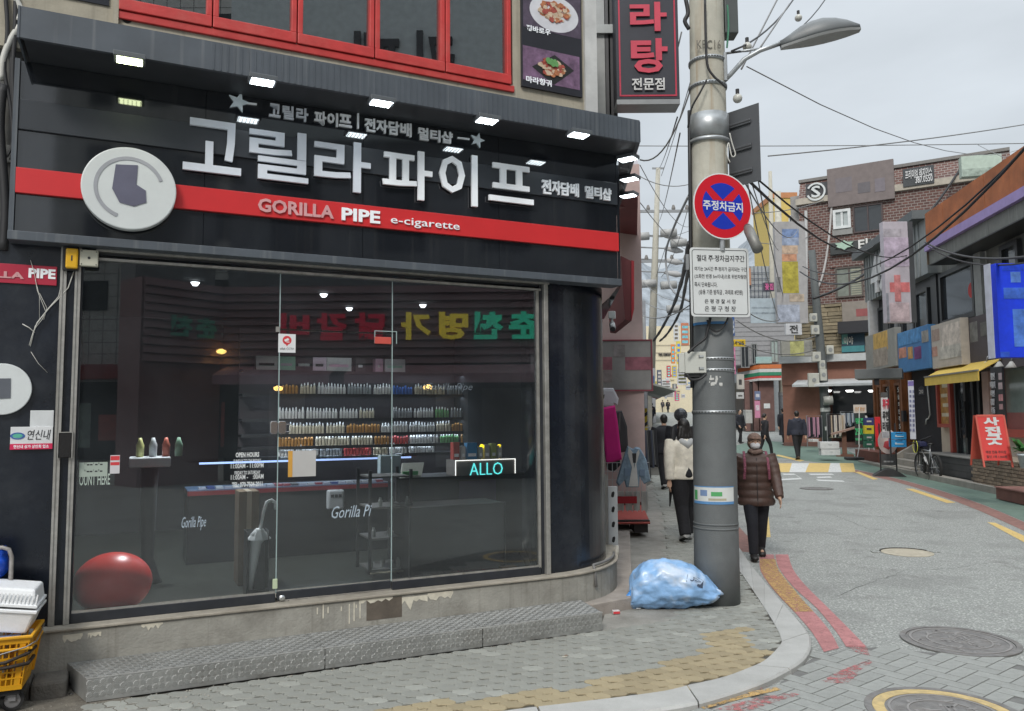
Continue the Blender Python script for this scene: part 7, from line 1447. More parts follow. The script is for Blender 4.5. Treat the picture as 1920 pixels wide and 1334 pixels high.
part(rb1, 'purple_strip', MB().box(xf0,xR,zp0,zp1,-.58,-.34), cmat((.30,.22,.46), .5))
for k in range(n): part(rb1, 'grey_panel', MB().box(xf0+wd*k+.004,xf0+wd*(k+1)-.004,zg0,zp0-.002,-.62,-.45), greyw)
part(rb1, 'soffit', MB().box(xf0,xR,zg0-.03,zg0-.002,-1.1,-.45), darkp)
for a, b in ((1772,1838),(1890,1925)):
    x0, x1 = s_(a), s_(b); y0, y1 = RP((a+b)/2,588,OFF)[1]-.15, zg0-.12; window(rb1, x0, x1, y0, y1, OFF-.13, darkp, 1, None, .12, .12)
part(rb1, 'pillar', MB().box(s_(1842),s_(1856),3.6,zg0-.04,OFF-.13,OFF+.02), cmat((.28,.29,.28), .6)); part(rb1, 'pillar', MB().box(s_(1757),s_(1768),3.6,zg0-.04,OFF-.13,OFF+.0), darkp)
part(rb1, 'sill_band', MB().box(xL+.3,xR,3.55,3.72,OFF-.1,OFF+.12), cmat((.3,.3,.29)))
u = rbox((1785,480),(1838,500),OFF-.05); x0, x1 = s_(1814), s_(1836); yy = RP(1825,548,OFF)[1]; part(rb1, 'window_poster', MB().box(x0,x1,yy-.35,yy+.35,OFF-.10,OFF-.09), cmat((.5,.5,.48))); part(rb1, 'red_disc', MB().disc((x0+x1)/2+.1,yy+.1,.2,OFF-.089,OFF-.085,24), cmat((.5,.04,.04)))
# ground floor of the red trimmed shop, raised on its plinth
part(rb1, 'red_post', MB().box(s_(1786)-.07,s_(1786)+.09,gy,3.1,OFF-.1,OFF+.06), redtrim, bevel=.01)
fm = MB(); x0, x1 = s_(1761), s_(1786)-.08; y0 = RP(1772,795)[1]; fm.box(x0,x1,y0-.1,y0,OFF-.1,OFF+.05).box(x0,x0+.1,y0,3.0,OFF-.1,OFF+.05).box(x0+.1,x1,2.9,3.0,OFF-.1,OFF+.05); wd_ = part(rb1, 'window', fm, redtrim); part(wd_, 'poster', MB().box(x0+.1,x1,y0,2.9,OFF-.08,OFF-.03), mat('menu_print', (.45,.24,.07), rough=.6, var=.5, scale=5)); pl_ = MB()
for k in range(6): pl_.box(x0+.16+.1*(k % 2), x1-.1-.08*(k % 3), y0+.2+.27*k, y0+.3+.27*k, OFF-.029, OFF-.026)
part(wd_, 'print_blocks', pl_, cmat((.6,.55,.42)))
dx0, dx1 = s_(1793), s_(1850); dfr = MB().box(dx0,dx0+.1,gy,3.0,OFF-.1,OFF+.02).box(dx1-.1,dx1,gy,3.0,OFF-.1,OFF+.02).box(dx0+.1,dx1-.1,2.85,3.0,OFF-.1,OFF+.02)
for f_ in (.36,.62,.82): x = dx0+(dx1-dx0)*f_; dfr.box(x-.06,x+.06,gy,2.85,OFF-.1,OFF+.02)
dr_ = part(rb1, 'door', dfr, darkp); part(dr_, 'pane', MB().box(dx0+.1,dx1-.1,gy,2.85,OFF-.07,OFF-.05), pane_d)
x = dx0+(dx1-dx0)*.36; yh = 1.55; part(dr_, 'handle', MB().box(x-.2,x-.14,yh-.5,yh+.45,OFF+.06,OFF+.1).box(x+.14,x+.2,yh-.5,yh+.45,OFF+.06,OFF+.1).box(x-.14,x+.14,yh+.2,yh+.26,OFF+.04,OFF+.08).box(x-.14,x+.14,yh-.3,yh-.24,OFF+.04,OFF+.08), cmat((.02,.02,.02), .3))
part(rb1, 'pink_pier', MB().box(s_(1850)+.001,s_(1862),gy,3.1,OFF-.1,OFF+.06), cmat((.5,.36,.32), .7))
x0, x1 = s_(1882), xR-6; wy0 = RP(1900,815)[1]; wn_ = part(rb1, 'window', MB().box(x0,x1,wy0-.06,wy0+.12,OFF-.1,OFF+.06).box(x0,x0+.08,wy0+.12,2.9,OFF-.1,OFF+.04), redtrim); part(wn_, 'pane', MB().box(x0+.08,x1,wy0+.12,2.9,OFF-.07,OFF-.05), mat('pale_pane', (.22,.27,.25), rough=.08, spec=.9)); part(wn_, 'red_film', MB().box(x0+.08,x1,wy0+.13,wy0+.5,OFF-.049,OFF-.045), cmat((.25,.09,.08)))
part(rb1, 'green_valance', MB().box(s_(1880),xR-6,2.92,3.15,OFF-.1,OFF+.15), cmat((.10,.22,.12)))
t = thing('awning', 'yellow fabric awning over the red trimmed shop door', 'awning', FR, (s_(1795),2.7,-.6)); ay = mat('awning_yellow', (.62,.44,.09), rough=.75, var=.08, streak=.2, streak_col=(.5,.36,.1)); o1 = -.25
ax0, ax1 = RP(1733,700,o1)[0], RP(1834,700,o1)[0]; ya = RP(1780,703,o1)[1]; yb = ya-.22
part(t, 'canvas', MB().prism_x([(OFF,ya+.42),(o1,ya+.0),(o1,ya-.02),(OFF,ya+.39)], ax0, ax1), ay); part(t, 'valance', MB().box(ax0,ax1,yb,ya-.021,o1-.02,o1), ay); part(t, 'front_bar', MB().box(ax0,ax1,ya+.001,ya+.04,o1-.02,o1+.02), cmat((.2,.19,.17)))
vs_t = sign('vertical_sign', 'tall black vertical sign with white and pink lettering beside shop door', (1856,690), (1884,802), 15.3, (.03,.03,.034), h=hdR+180, th=.05, texts=[('쫄면',(1859,700),(1867,712),(.55,.55,.55),.02),('떡볶이',(1858,716),(1868,728),(.55,.55,.55),.02),('라면',(1859,732),(1867,744),(.55,.55,.55),.02),('김밥',(1859,748),(1867,760),(.55,.55,.55),.02),('우동',(1860,764),(1868,776),(.55,.55,.55),.02)], prints=[((1872,700),(1880,712),(.5,.4,.4)),((1872,718),(1880,730),(.5,.4,.4)),((1873,740),(1881,752),(.55,.25,.25)),((1874,758),(1881,768),(.5,.3,.3))])
for k, px in enumerate((1856,1880,1903)):
    q = FR @ Vector((s_(px,-.7), RP(px,684,-.7)[1], -.7)); F = fr(q, hdR+180); t = thing('gooseneck_lamp', ['white gooseneck lamp left of the green valance','white gooseneck lamp over the black vertical sign','white gooseneck lamp right of the others, by the blue sign'][k], 'lamp', F, (0,0,0)); part(t, 'shade', MB().lathe([(.14,-.06),(.07,.02),(.03,.08)], (0,0,0), 14), cmat((.5,.5,.48), .4), smooth=True); part(t, 'neck', MB().tube([(0,.08,0),(0,.2,-.03),(0,.22,-.2),(0,.15,-.3)], .015, 6), alu, smooth=True)
# boards over the shop
def rsign(nm, lbl, a, b, off, col, th=.12, prints=(), texts=()):
    u = rbox(a, b, off); t = thing(nm, lbl, 'sign', FR, ((u[0]+u[1])/2,u[2],off-th/2)); part(t, 'board', MB().box(*u,off-th,off), cmat(col), bevel=.006)
    for k, (p, q, c) in enumerate(prints): v = rbox(p, q, off); part(t, 'printed_panel', MB().box(max(v[0],u[0]+.01),min(v[1],u[1]-.01),max(v[2],u[2]+.01),min(v[3],u[3]-.01),off+.001,off+.005+.001*k), pmat(c))
    for s, p, q, c, bo in texts: part(t, 'lettering', text_mb(s, rbox(p,q,off), off+.006, .01, bo), cmat(c))
    return t
rsign('shop_board', 'dark brown signboard band above the black vertical sign', (1806,600), (1960,682), -.75, (.065,.055,.06), prints=[((1818,606),(1834,640),(.16,.16,.15)),((1838,606),(1862,626),(.10,.10,.09))])
rsign('shop_board', 'square cream picture board above the yellow awning', (1745,612), (1804,684), -.55, (.42,.38,.33), .2, prints=[((1747,620),(1762,638),(.30,.22,.18)),((1765,612),(1803,650),(.52,.46,.40)),((1747,652),(1758,668),(.40,.22,.17)),((1762,652),(1803,668),(.45,.43,.38))])
rsign('shop_board', 'bright blue and purple poster board above the white roll banner', (1682,626), (1744,690), -.5, (.05,.17,.36), .2, prints=[((1685,654),(1700,670),(.45,.20,.14)),((1702,652),(1712,672),(.45,.25,.08)),((1714,652),(1728,672),(.14,.03,.14)),((1684,622),(1726,640),(.06,.22,.45)),((1728,622),(1743,640),(.25,.24,.22))])
rsign('shop_board', 'small mustard and grey board left of the blue poster board', (1622,632), (1680,686), -.45, (.25,.25,.23), .2, prints=[((1637,628),(1665,655),(.48,.30,.07)),((1637,657),(1665,684),(.28,.24,.20))])
sign('vertical_sign', 'large blue vertical sign with white edge at far right', (1866,494), (1960,670), 14.0, (.01,.05,.75), th=.22, prints=[((1878,496),(1919,508),(.015,.06,.6)),((1894,510),(1914,530),(.10,.22,.62)),((1881,540),(1960,560),(.05,.14,.58)),((1898,580),(1960,650),(.08,.20,.62)),((1866,660),(1893,670),(.03,.10,.6))])
sign('sign_edge', 'pale lavender edge strip of the large blue sign', (1857,494), (1866,672), 13.9, (.50,.52,.60), th=.2)
sign('vertical_sign', 'tall white and pink vertical sign over the wooden shop', (1655,416), (1710,605), 20, (.42,.39,.43), th=.2, prints=[((1656,430),(1690,444),(.34,.32,.35)),((1668,530),(1706,548),(.55,.16,.16)),((1676,516),(1690,566),(.52,.20,.20)),((1656,550),(1668,604),(.20,.21,.24)),((1668,568),(1706,603),(.42,.34,.36)),((1656,446),(1708,500),(.40,.34,.42))])
part([o for o in bpy.data.objects if o.name.startswith('vertical_sign') and o.parent is None][-1], 'dark_side', MB().box(*(lambda u: (u[1]+.002,u[1]+.13,u[2],u[3]))(box_on(FCAM(1682.5,510.5,20),(1655,416),(1710,605))),-.2,.0), cmat((.05,.055,.06)))
# dark recess with house number, wooden shop front
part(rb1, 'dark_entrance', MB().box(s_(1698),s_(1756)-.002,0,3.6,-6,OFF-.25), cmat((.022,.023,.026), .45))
u = rbox((1719,724),(1731,741),OFF-.2); t = thing('house_number', 'dark house number plate reading 20 in the black entrance', 'sign', FR, ((u[0]+u[1])/2,u[2],OFF-.24)); part(t, 'plate', MB().prism([(u[0],u[2]),(u[1],u[2]),(u[1],u[3]-.08),((u[0]+u[1])/2,u[3]),(u[0],u[3]-.08)], OFF-.248, OFF-.236), cmat((.03,.035,.05))); part(t, 'lettering', text_mb('20', (u[0]+.08,u[1]-.08,u[2]+.05,u[2]+.17), OFF-.235, .004, .02), cmat((.55,.55,.55)))
single('white_conduit', 'white pipe bending down the black entrance wall', 'pipe', MB().tube([(*RP(x,y,OFF-.2),OFF-.2) for x, y in ((1738,712),(1741,745),(1744,778),(1741,785),(1737,787),(1736,796))], .022, 6), wframe, FR, smooth=True)
sign('roll_banner', 'white roll banner with purple top and rows of tiny print', (1702,714), (1718,824), 20.2, (.50,.52,.58), h=112, th=.04, prints=[((1702,715),(1718,724),(.18,.14,.36))]+[((1705,732+k*9),(1709,737+k*9),(.14,.15,.25)) for k in range(9)]+[((1711,732+k*9),(1715,737+k*9),(.14,.15,.25)) for k in range(9)])
wood = mat('shop_wood', (.20,.078,.030), rough=.5, var=.25, scale=3, streak=.4, streak_col=(.12,.045,.02)); wb_ = thing('wooden_shop', 'brown timber shop front with white lettered window strips', 'building', FR, (s_(1670),0,-1.2))
xa, xb = s_(1640), s_(1698)-.002; part(wb_, 'wall', MB().box(xa,xb,0,3.4,-6,OFF-.1), wood)
for a, b in ((1646,1653),(1658,1668),(1679,1690)):
    x0, x1 = s_(a), s_(b); o = window(wb_, x0, x1, 1.0, 2.7, OFF-.098, wood, 1, None, .1, .08)
    q = MB()
    for k in range(6): q.join(text_mb('오늘의안주'[k % 5], (x0+(x1-x0)*.3,x1-(x1-x0)*.3,2.4-.24*k,2.56-.24*k), OFF-.06, .006, .02))
    part(o, 'lettering', q, cmat((.55,.55,.52)))
for a in (1642,1655,1672,1694): x = s_(a); part(wb_, 'post', MB().box(x-.08,x+.08,.3,3.3,OFF-.099,OFF+.03), wood)
part(wb_, 'door_step', MB().box(xa,xb-.6,-.02,.42,OFF-.09,-.3), cmat((.16,.06,.045), .7)); q = RP(1699,782); part(wb_, 'black_box', MB().box(q[0]-.3,q[0]-.1,q[1]-.15,q[1]+.2,OFF-.05,OFF+.05), ink)
F2_ = fr(at(1645,700,22.5), 118); u = box_on(F2_,(1602,690),(1692,714)); t = thing('grey_canopy', 'flat grey canopy with small lamps over the wooden shop', 'canopy', F2_, ((u[0]+u[1])/2,u[2],-.5)); part(t, 'slab', MB().box(u[0],u[1],u[2]+.08,u[3]-.05,-1.2,0), cmat((.14,.15,.15)), bevel=.01); part(t, 'lamp_black', MB().box(u[0]+.5,u[0]+.62,u[2]-.1,u[2]+.078,-.3,-.1), ink)
# steps, planter, platform and kerb along the right
stone = mat('step_stone', (.28,.265,.235), rough=.85, var=.15, scale=3, dirt=.3, bump=.2, bscale=60); xk0, xk1 = s_(1672,-.3), s_(1722,-.3)
t = thing('stone_steps', 'worn stone steps with a sloping cheek by the bicycle', 'steps', FR, ((xk0+xk1)/2,0,-.5))
for k in range(3): part(t, 'step', MB().box(xk0,xk1,-.02+.17*k,.15+.17*k,-1.2,-.05-.28*k), stone, bevel=.008)
part(t, 'cheek', MB().prism_x([(-.05,.1),(-.05,.22),(-.95,.75),(-.95,.1)], xk0-.18,xk0-.002), stone)
single('roadside_kerb', 'long low stone kerb along the green walkway', 'kerb', MB().box(s_(1640,0)-2,s_(1920,0)+8,-.05,.11,-.22,.02), stone, FR, bevel=.01)
dk_ = mat('dark_decking', (.05,.052,.053), rough=.7, var=.2, scale=4); x0, x1 = s_(1722,-.3)+.002, s_(1816,-.3); t = thing('dark_deck', 'dark grey boarded platform in front of the shop door', 'deck', FR, ((x0+x1)/2,0,-.6))
for k in range(3): part(t, 'board', MB().box(x0,x1,.112+.16*k,.266+.16*k,-.34,-.30), dk_)
part(t, 'core', MB().box(x0+.01,x1-.01,-.02,.58,OFF-.1,-.345), dk_); part(t, 'top', MB().box(x0,x1,.594,.62,OFF-.1,-.28), cmat((.2,.2,.19)))
x0, x1 = s_(1817,-.1), s_(1920,-.1)+3.5; t = thing('brick_planter', 'low weathered brick planter wall holding up the red A-board', 'wall', FR, ((x0+x1)/2,0,-.5)); pm1 = mat('planter_brick', (.24,.185,.135), rough=.9, var=.3, scale=9, bump=.5, bscale=60, rnd=.25, dirt=.4, dirt_col=(.12,.09,.065)); part(t, 'core', MB().box(x0+.02,x1,-.02,.66,-1.0,-.115), cmat((.11,.10,.09), .9)); bw_, bh_ = .21, .075
bmesh_ = MB().box(0,bw_-.014,0,bh_-.014,-.02,.0).mesh('brick'); bmesh_.materials.append(pm1); nb_ = 0
for j in range(9):
    x = x0-(.1 if j % 2 else 0)
    while x < x1-.2 and nb_ < 295:
        if x >= x0-.02: o = link('brick', bmesh_); o.parent = t; b_ = BASE[t.name]; o.location = (x-b_[0]+rg.uniform(-.004,.004), .0+j*bh_-b_[1], -.095-b_[2]+rg.uniform(-.006,.008)); nb_ += 1
        x += bw_
part(t, 'coping', MB().box(x0-.02,x1,.66,.70,-1.02,-.08), cmat((.30,.25,.19), .9, var=.2), bevel=.008)
u = rbox((1866,905),(1960,930),.35); t = thing('brown_platform', 'low reddish brown box step at the right edge of pavement', 'step', FR, (u[0]+.6,0,.3)); part(t, 'body', MB().box(s_(1866,.4),s_(1940,.4)+1,-.02,.20,-.08,.45), mat('brown_box', (.17,.075,.06), rough=.7, var=.15, streak=.3, streak_col=(.11,.05,.04))); part(t, 'lid', MB().box(s_(1866,.4)-.02,s_(1940,.4)+1,.202,.225,-.1,.47), cmat((.26,.13,.11), .7))
# red A-board
F = fr(at(1857,858,14.9), 100); F.translation.z = .70; x0,x1,y0,y1 = box_on(F,(1822,779),(1890,852)); W2 = (x1-x0)*.38; t = thing('a_board', 'red folding A-board with white Korean lettering on the brick planter', 'sign', F, (0,0,0)); cx = (x0+x1)/2; ar = mat('aboard_red', (.60,.045,.04), rough=.45, var=.05); H_ = y1-.0; tl = .30
fl = lambda y: .30-(.27)*y/H_
def slab(xa,xb,ya,yb,dz,th): return MB().rings([[(xa,ya,fl(ya)+dz),(xb,ya,fl(ya)+dz),(xb,yb,fl(yb)+dz),(xa,yb,fl(yb)+dz)],[(xa,ya,fl(ya)+dz+th),(xb,ya,fl(ya)+dz+th),(xb,yb,fl(yb)+dz+th),(xa,yb,fl(yb)+dz+th)]])
part(t, 'panel', slab(cx-W2,cx+W2,.12,H_-.03,.0,.012), ar); part(t, 'leg', slab(cx-W2-.03,cx-W2-.001,0,H_,-.005,.025), cmat((.55,.10,.07))); part(t, 'leg', slab(cx+W2+.001,cx+W2+.03,0,H_,-.005,.025), cmat((.55,.10,.07))); part(t, 'top_bar', slab(cx-W2,cx+W2,H_-.028,H_+.01,-.004,.024), cmat((.55,.10,.07)))
bk2 = slab(cx-W2-.03,cx-W2,0,H_,0,.02).join(slab(cx+W2,cx+W2+.03,0,H_,0,.02)).join(slab(cx-W2,cx+W2,.12,H_-.03,.004,.01)); bk2.v = [(v[0],v[1],-v[2]) for v in bk2.v]; bk2.f = [f[::-1] for f in bk2.f]; part(t, 'back_frame', bk2, cmat((.5,.09,.06)))
for s, yy, hh in (('사',.80,.16),('진',.62,.16),('굿',.42,.20)):
    q = text_mb(s, (cx-.13,cx+.14,H_*yy,H_*yy+hh*H_), 0, .004, .05); q.v = [(v[0],v[1],v[2]+fl(v[1])+.013) for v in q.v]; part(t, 'lettering', q, wframe)
for k in range(2): q = text_mb(('매장 전용 주차장','할인 1매 1,000원')[k], (cx-W2+.05,cx+W2-.05,.16+.085*(1-k),.215+.085*(1-k)), 0, .003, .02); q.v = [(v[0],v[1],v[2]+fl(v[1])+.013) for v in q.v]; part(t, 'lettering', q, cmat((.10,.02,.02)))
# potted plant
F = fr(at(1911,850,14.3), 95); F.translation.z = .70; t = thing('potted_plant', 'broad leaved green plant in pale blue grey pot at right edge', 'plant', F, (0,0,0)); part(t, 'pot', MB().lathe([(.10,0),(.14,.22),(.155,.22),(.155,.26),(.13,.26),(.12,.22)], (.12,0,0), 16), cmat((.48,.54,.56), .5), smooth=True); lfm = mat('leaf_green', (.045,.16,.04), rough=.4, var=.3, scale=9); lfb = MB(); 
for k in range(26):
    a = rg.uniform(0,6.28); el = rg.uniform(.1,1.1); L_ = rg.uniform(.16,.34); c0 = Vector((.12,.28,0)); d = Vector((math.cos(a)*math.cos(el),math.sin(el),math.sin(a)*math.cos(el))); tip = c0+d*L_; sd = d.cross(Vector((0,1,0))).normalized(); w_ = rg.uniform(.05,.085); dr_p = Vector((0,-.05,0))
    part(t, 'leaf', MB().add([c0+d*.05, tip-d*.12+sd*w_, tip-d*.02+sd*w_*.8, tip+d*.06+dr_p, tip-d*.02-sd*w_*.8, tip-d*.12-sd*w_, tip-d*.05-dr_p*.3], [(0,1,6),(1,2,6),(2,3,6),(3,4,6),(4,5,6),(5,0,6)]), lfm)
# bicycle
w1, w2 = ground(1747,893), ground(1781,897); F = fr((w1.x-.3,w1.y,gz(w1.y)+RZ), hdR+178); t = thing('bicycle', 'dark mountain bicycle leaning by the dark deck', 'bicycle', F, (.5,0,0)); bkm = mat('bike_black', (.02,.02,.022), rough=.4); sil = mat('bike_silver', (.35,.36,.37), rough=.35, metal=.6); Rw = .335; X2 = 1.03
for x in (0,X2):
    wh_ = part(t, 'wheel', MB().ringd(x,Rw,Rw-.045,Rw,-.024,.024,36), rub); part(wh_, 'rim', MB().ringd(x,Rw,Rw-.065,Rw-.046,-.012,.012,36), sil); sp = MB()
    for k in range(14): a = R(360*k/14); sp.tube([(x,Rw,0),(x+(Rw-.06)*math.cos(a),Rw+(Rw-.06)*math.sin(a),0)], .003, 4)
    part(wh_, 'spokes', sp, sil, kind='stuff'); part(wh_, 'hub', MB().tube([(x,Rw,-.06),(x,Rw,.06)], .022, 10), sil)
bb = (.60,.30,0); st = (.70,.74,0); hdT = (.13,.80,0); part(t, 'frame', MB().tube([hdT,bb],.02,8).tube([(.14,.76,0),st],.018,8).tube([bb,(.72,.80,0)],.017,8).tube([bb,(X2,Rw,.05)],.010,6).tube([bb,(X2,Rw,-.05)],.010,6).tube([st,(X2,Rw,.05)],.009,6).tube([st,(X2,Rw,-.05)],.009,6), sil, smooth=True)
part(t, 'fork', MB().tube([(0,Rw,.05),(.10,.70,.05),(.13,.88,.0)],.015,6).tube([(0,Rw,-.05),(.10,.70,-.05),(.13,.86,0)],.015,6), bkm, smooth=True); part(t, 'handlebar', MB().tube([(.10,.93,-.32),(.12,.95,-.1),(.13,.90,0),(.12,.95,.1),(.10,.93,.32)],.014,8), bkm, smooth=True); part(t, 'saddle', MB().tube([(.60,.91,0),(.70,.925,0),(.84,.93,0)],[(.02,.02),(.045,.025),(.075,.03)],10), bkm, smooth=True); part(t, 'seat_post', MB().tube([(.70,.74,0),(.735,.91,0)],.013,8), sil); part(t, 'crank', MB().ringd(.60,.30,.0,.085,.03,.036,20).tube([(.60,.30,.05),(.66,.15,.05)],.011,6).tube([(.60,.30,-.05),(.54,.45,-.05)],.011,6).box(.62,.72,.14,.16,.05,.13), bkm); part(t, 'kickstand', MB().tube([(.92,.30,.06),(1.0,.02,.18)],.009,6), bkm); part(t, 'blue_bag', MB().box(.02,.32,.84,.98,-.1,.1), cmat((.015,.02,.07), .6), bevel=.03); part(t, 'yellow_cable', MB().tube([(.05+.16*math.cos(R(a)),.84+.17*math.sin(R(a)),.12) for a in range(120,430,20)],.009,6), cmat((.6,.62,.08)), smooth=True); part(t, 'bottle', MB().tube([(.34,.56,.0),(.44,.44,.0)],.035,10), cmat((.5,.5,.5)))
single('folded_umbrella', 'black folded umbrella lying across the bicycle handlebar', 'umbrella', MB().tube([(.02,.92,.06),(.2,1.0,.02),(.55,1.12,-.1)], [.012,.03,.022], 8), mat('black_cloth', (.012,.012,.014)), F, smooth=True)
# sign stand with black base, blue crates, red board, banner
rubb = mat('rubber_base', (.035,.036,.037), rough=.7, var=.2)
def baseblock(t, x0, x1, z0, z1, h): part(t, 'base', MB().rings([[(x,max(0,h*math.sin(a)),z) for x, a in [(x0+(x1-x0)*k/10, math.pi*k/10) for k in range(11)]] for z in (z0,z1)], close=True), rubb)
g = ground(1667,893,RZ); F = fr(g, 110); t = thing('sign_stand', 'black stand with oval red and white board on domed rubber base', 'sign', F, (0,0,0)); baseblock(t, -.42,.42,-.28,.28,.2)
for x in (-.2,.2): part(t, 'post', MB().box(x-.018,x+.018,.12,1.45,-.02,.02), bkm)
part(t, 'oval_board', MB().disc(0,.95,.25,.022,.05,28,.34), cmat((.55,.45,.42))); part(t, 'printed_red', MB().prism([(-.12,.8),(.02,.72),(.14,.9),(.1,1.15),(.0,1.2),(.02,.98),(-.08,.95)], .051,.054), cmat((.45,.05,.06))); part(t, 'lower_board', MB().box(-.18,.18,.3,.6,.022,.035), cmat((.10,.10,.10))); part(t, 'lettering', text_mb('— — —', (-.12,.12,.38,.42), .036, .003, .03), cmat((.5,.5,.5)))
t_, F, u = sign('tall_banner', 'tall narrow banner with red and black Korean letters by the wooden shop', (1652,746), (1668,822), 21, (.58,.58,.58), h=100, th=.05, texts=[('훠궈',(1654,748),(1667,768),(.5,.03,.06),.04),('무한',(1654,771),(1667,789),(.03,.03,.03),.04),('리필',(1654,791),(1667,808),(.03,.03,.03),.04)], prints=[((1653,810),(1667,821),(.3,.3,.32))]); part(t_, 'post', MB().box(u[1]+.005,u[1]+.04,u[2]-.5,u[3]+.3,-.05,-.01), bkm); part(t_, 'header', MB().box(u[0],u[1],u[3]+.02,u[3]+.14,-.05,0), cmat((.08,.08,.08)))
for k, (y0, y1, l) in enumerate(((811,824,'upper'),(825,839,'lower'))): sign('blue_crate', '%s of two stacked bright blue crates at the wooden shop' % l, (1671,y0), (1700,y1), 21.2, (.02,.26,.56), h=105, th=.35, cat='crate', group='stacked bright blue crates', texts=[('●▬▬▬',(1678,y0+5),(1694,y0+9),(.5,.6,.65),.0)], prints=[((1679,y0+1),(1692,y0+3),(.01,.08,.2))])
sign('red_board', 'bright red leaning board left of the tall banner', (1640,782), (1653,838), 22.5, (.60,.012,.02), h=110, th=.06, cat='board', prints=[((1644,800),(1649,806),(.45,.01,.02))])
g = ground(1712,838,RZ); F = fr((g.x,g.y,.42), 105); t = thing('rubber_base', 'black domed rubber sign base on the stone step', 'base', F, (0,0,0)); baseblock(t, -.45,.45,-.3,.3,.2); part(t, 'socket', MB().box(-.05,.05,.19,.23,-.05,.05), bkm)
# neon drink board, crates, easel, menu board, foam boxes
t_, F, u = sign('drink_board', 'black board with green lettering advertising drinks at 2900', (1602,776), (1624,834), 26.5, (.02,.03,.028), h=105, th=.06, texts=[('맥주',(1604,784),(1621,798),(.05,.50,.18),.02),('2900',(1603,803),(1619,816),(.05,.50,.18),.02)], prints=[((1604,822),(1616,826),(.04,.3,.12))]); part(t_, 'top_card', MB().box(u[0]-.02,u[1]+.05,u[3]+.02,u[3]+.3,-.05,0), cmat((.55,.5,.45))); part(t_, 'card_print', text_mb('안주한상', (u[0]+.03,u[1],u[3]+.08,u[3]+.22), .004, .004, .02), cmat((.5,.25,.08))); part(t_, 'easel_leg', MB().tube([(u[0]+.1,u[2],.02),(u[0]+.16,u[3]+.2,.0)], .018, 6), wframe)
for k, (y0, y1, c, l) in enumerate(((784,798,(.03,.04,.16),'navy'),(798,814,(.60,.50,.03),'yellow'),(814,826,(.02,.13,.08),'upper dark green'),(827,840,(.02,.12,.075),'lowest dark green'))): sign('drink_crate', '%s crate in the crate stack beside the green lettered board' % l, (1621,y0), (1639,y1), 26, c, h=105, th=.35, cat='crate', group='crates stacked beside the drink board', texts=[('▬▬',(1625,y0+5),(1634,y0+8),(.5,.5,.5) if k != 1 else (.05,.05,.05),.0)])
g = ground(1628,863,RZ); F = fr(g, 105); t = thing('easel_base', 'white tripod easel standing on a flat dark slab', 'easel', F, (0,0,0)); part(t, 'slab', MB().box(-.75,.6,0,.1,-.3,.3), rubb, bevel=.02)
for x0, x1 in ((-.35,-.05),(.05,-.02),(.25,.0)): part(t, 'leg', MB().tube([(x0,.1,0),(x1,1.55,0)], .02, 6), wframe)
F = fr(ground(1584,856,RZ), 110); t = thing('menu_stand', 'wooden menu lectern with sloping top on the walkway', 'stand', F, (0,0,0)); wbr = mat('lectern_wood', (.15,.07,.045), rough=.6, var=.2); part(t, 'base', MB().box(-.3,.3,0,.07,-.25,.25), wbr); part(t, 'column', MB().box(-.08,.08,.07,.9,-.08,.08), wbr); part(t, 'top', MB().prism([(-.45,.78),(.45,1.05),(.45,1.12),(-.45,.85)], -.3,.3), cmat((.3,.2,.16), .6))
for k, (y0, y1, x0, l) in enumerate(((829,842,1538,'upper'),(843,854,1540,'lower'))): sign('foam_crate', '%s of two white foam boxes stacked on the walkway' % l, (x0,y0), (x0+36,y1), 27.5, (.62,.64,.65), h=98, th=.4, cat='box', group='white foam boxes stacked on the walkway', prints=[((x0+14,y0+4),(x0+22,y0+7),(.5,.52,.53))])
sign('white_tray', 'tilted white foam tray beside the stacked foam boxes', (1524,824), (1535,829), 28.5, (.6,.6,.6), h=80, th=.3, cat='tray')
# ---------------------------------------------------------------- metal clad building, brick building
FM = FR @ Matrix.Translation((s_(1640),4.2,-.75)); t = thing('metal_building', 'silver ribbed metal building with a slanted eave', 'building', FM, (0,-4,-3)); rib = mat('silver_cladding', (.26,.28,.28), rough=.5, metal=.3, streak=.4, streak_col=(.16,.17,.17))
mx_, mw = on(FM,1622,520)[0], on(FM,1740,520)[0]; y0, y1 = on(FM,1636,562)[1], on(FM,1636,476)[1]
part(t, 'cladding', MB().box(mx_,mw,y0,y1,-5,0), rib); rm = MB()
for k in range(int((mw-mx_)/.3)): rm.box(mx_+.3*k,mx_+.3*k+.04,y0,y1,.001,.03)
part(t, 'ribs', rm, rib, kind='stuff'); part(t, 'eave', MB().box(mx_-.3,mw,y1+.001,y1+.25,-5,.35), cmat((.10,.11,.115))); part(t, 'lower_wall', MB().box(mx_+.4,mw,-.75,y0-.001,-5,-.3), cmat((.04,.042,.045), .4)); part(t, 'white_post', MB().box(mx_+.3,mx_+.5,-.75,y0-.002,-.29,.05), cmat((.5,.5,.5))); part(t, 'end_wall', MB().box(mx_-.02,mx_-.001,-.75,y1,-5,-.3), cmat((.3,.3,.29)))
for k in range(4): a_ = mw-(mw-mx_)*(.12+.2*k); window(t, a_-1.1, a_, -.4, y0-.3, -.299, darkp, 1, None, .1, .1)
part(t, 'lettering', text_mb('49', (mx_+1.0,mx_+2.6,(y0+y1)/2-.7,(y0+y1)/2+.6), .032, .08, .03), cmat((.6,.6,.6)))
FBk = fr(at(1505,600,36), 122); t = bk = thing('brick_building', 'red brick building with round letter emblem and white framed window', 'building', FBk, (3,-6,-3)); BP = lambda px, py, o=0: on(FBk, px, py, o)
xb0, xb1 = 0.0, BP(1905,480)[0]; gyb = gz(36)-FBk.translation.z; zc0, zc1, zt = BP(1505,385)[1], BP(1505,374)[1], BP(1505,338)[1]; zs = BP(1530,572)[1]
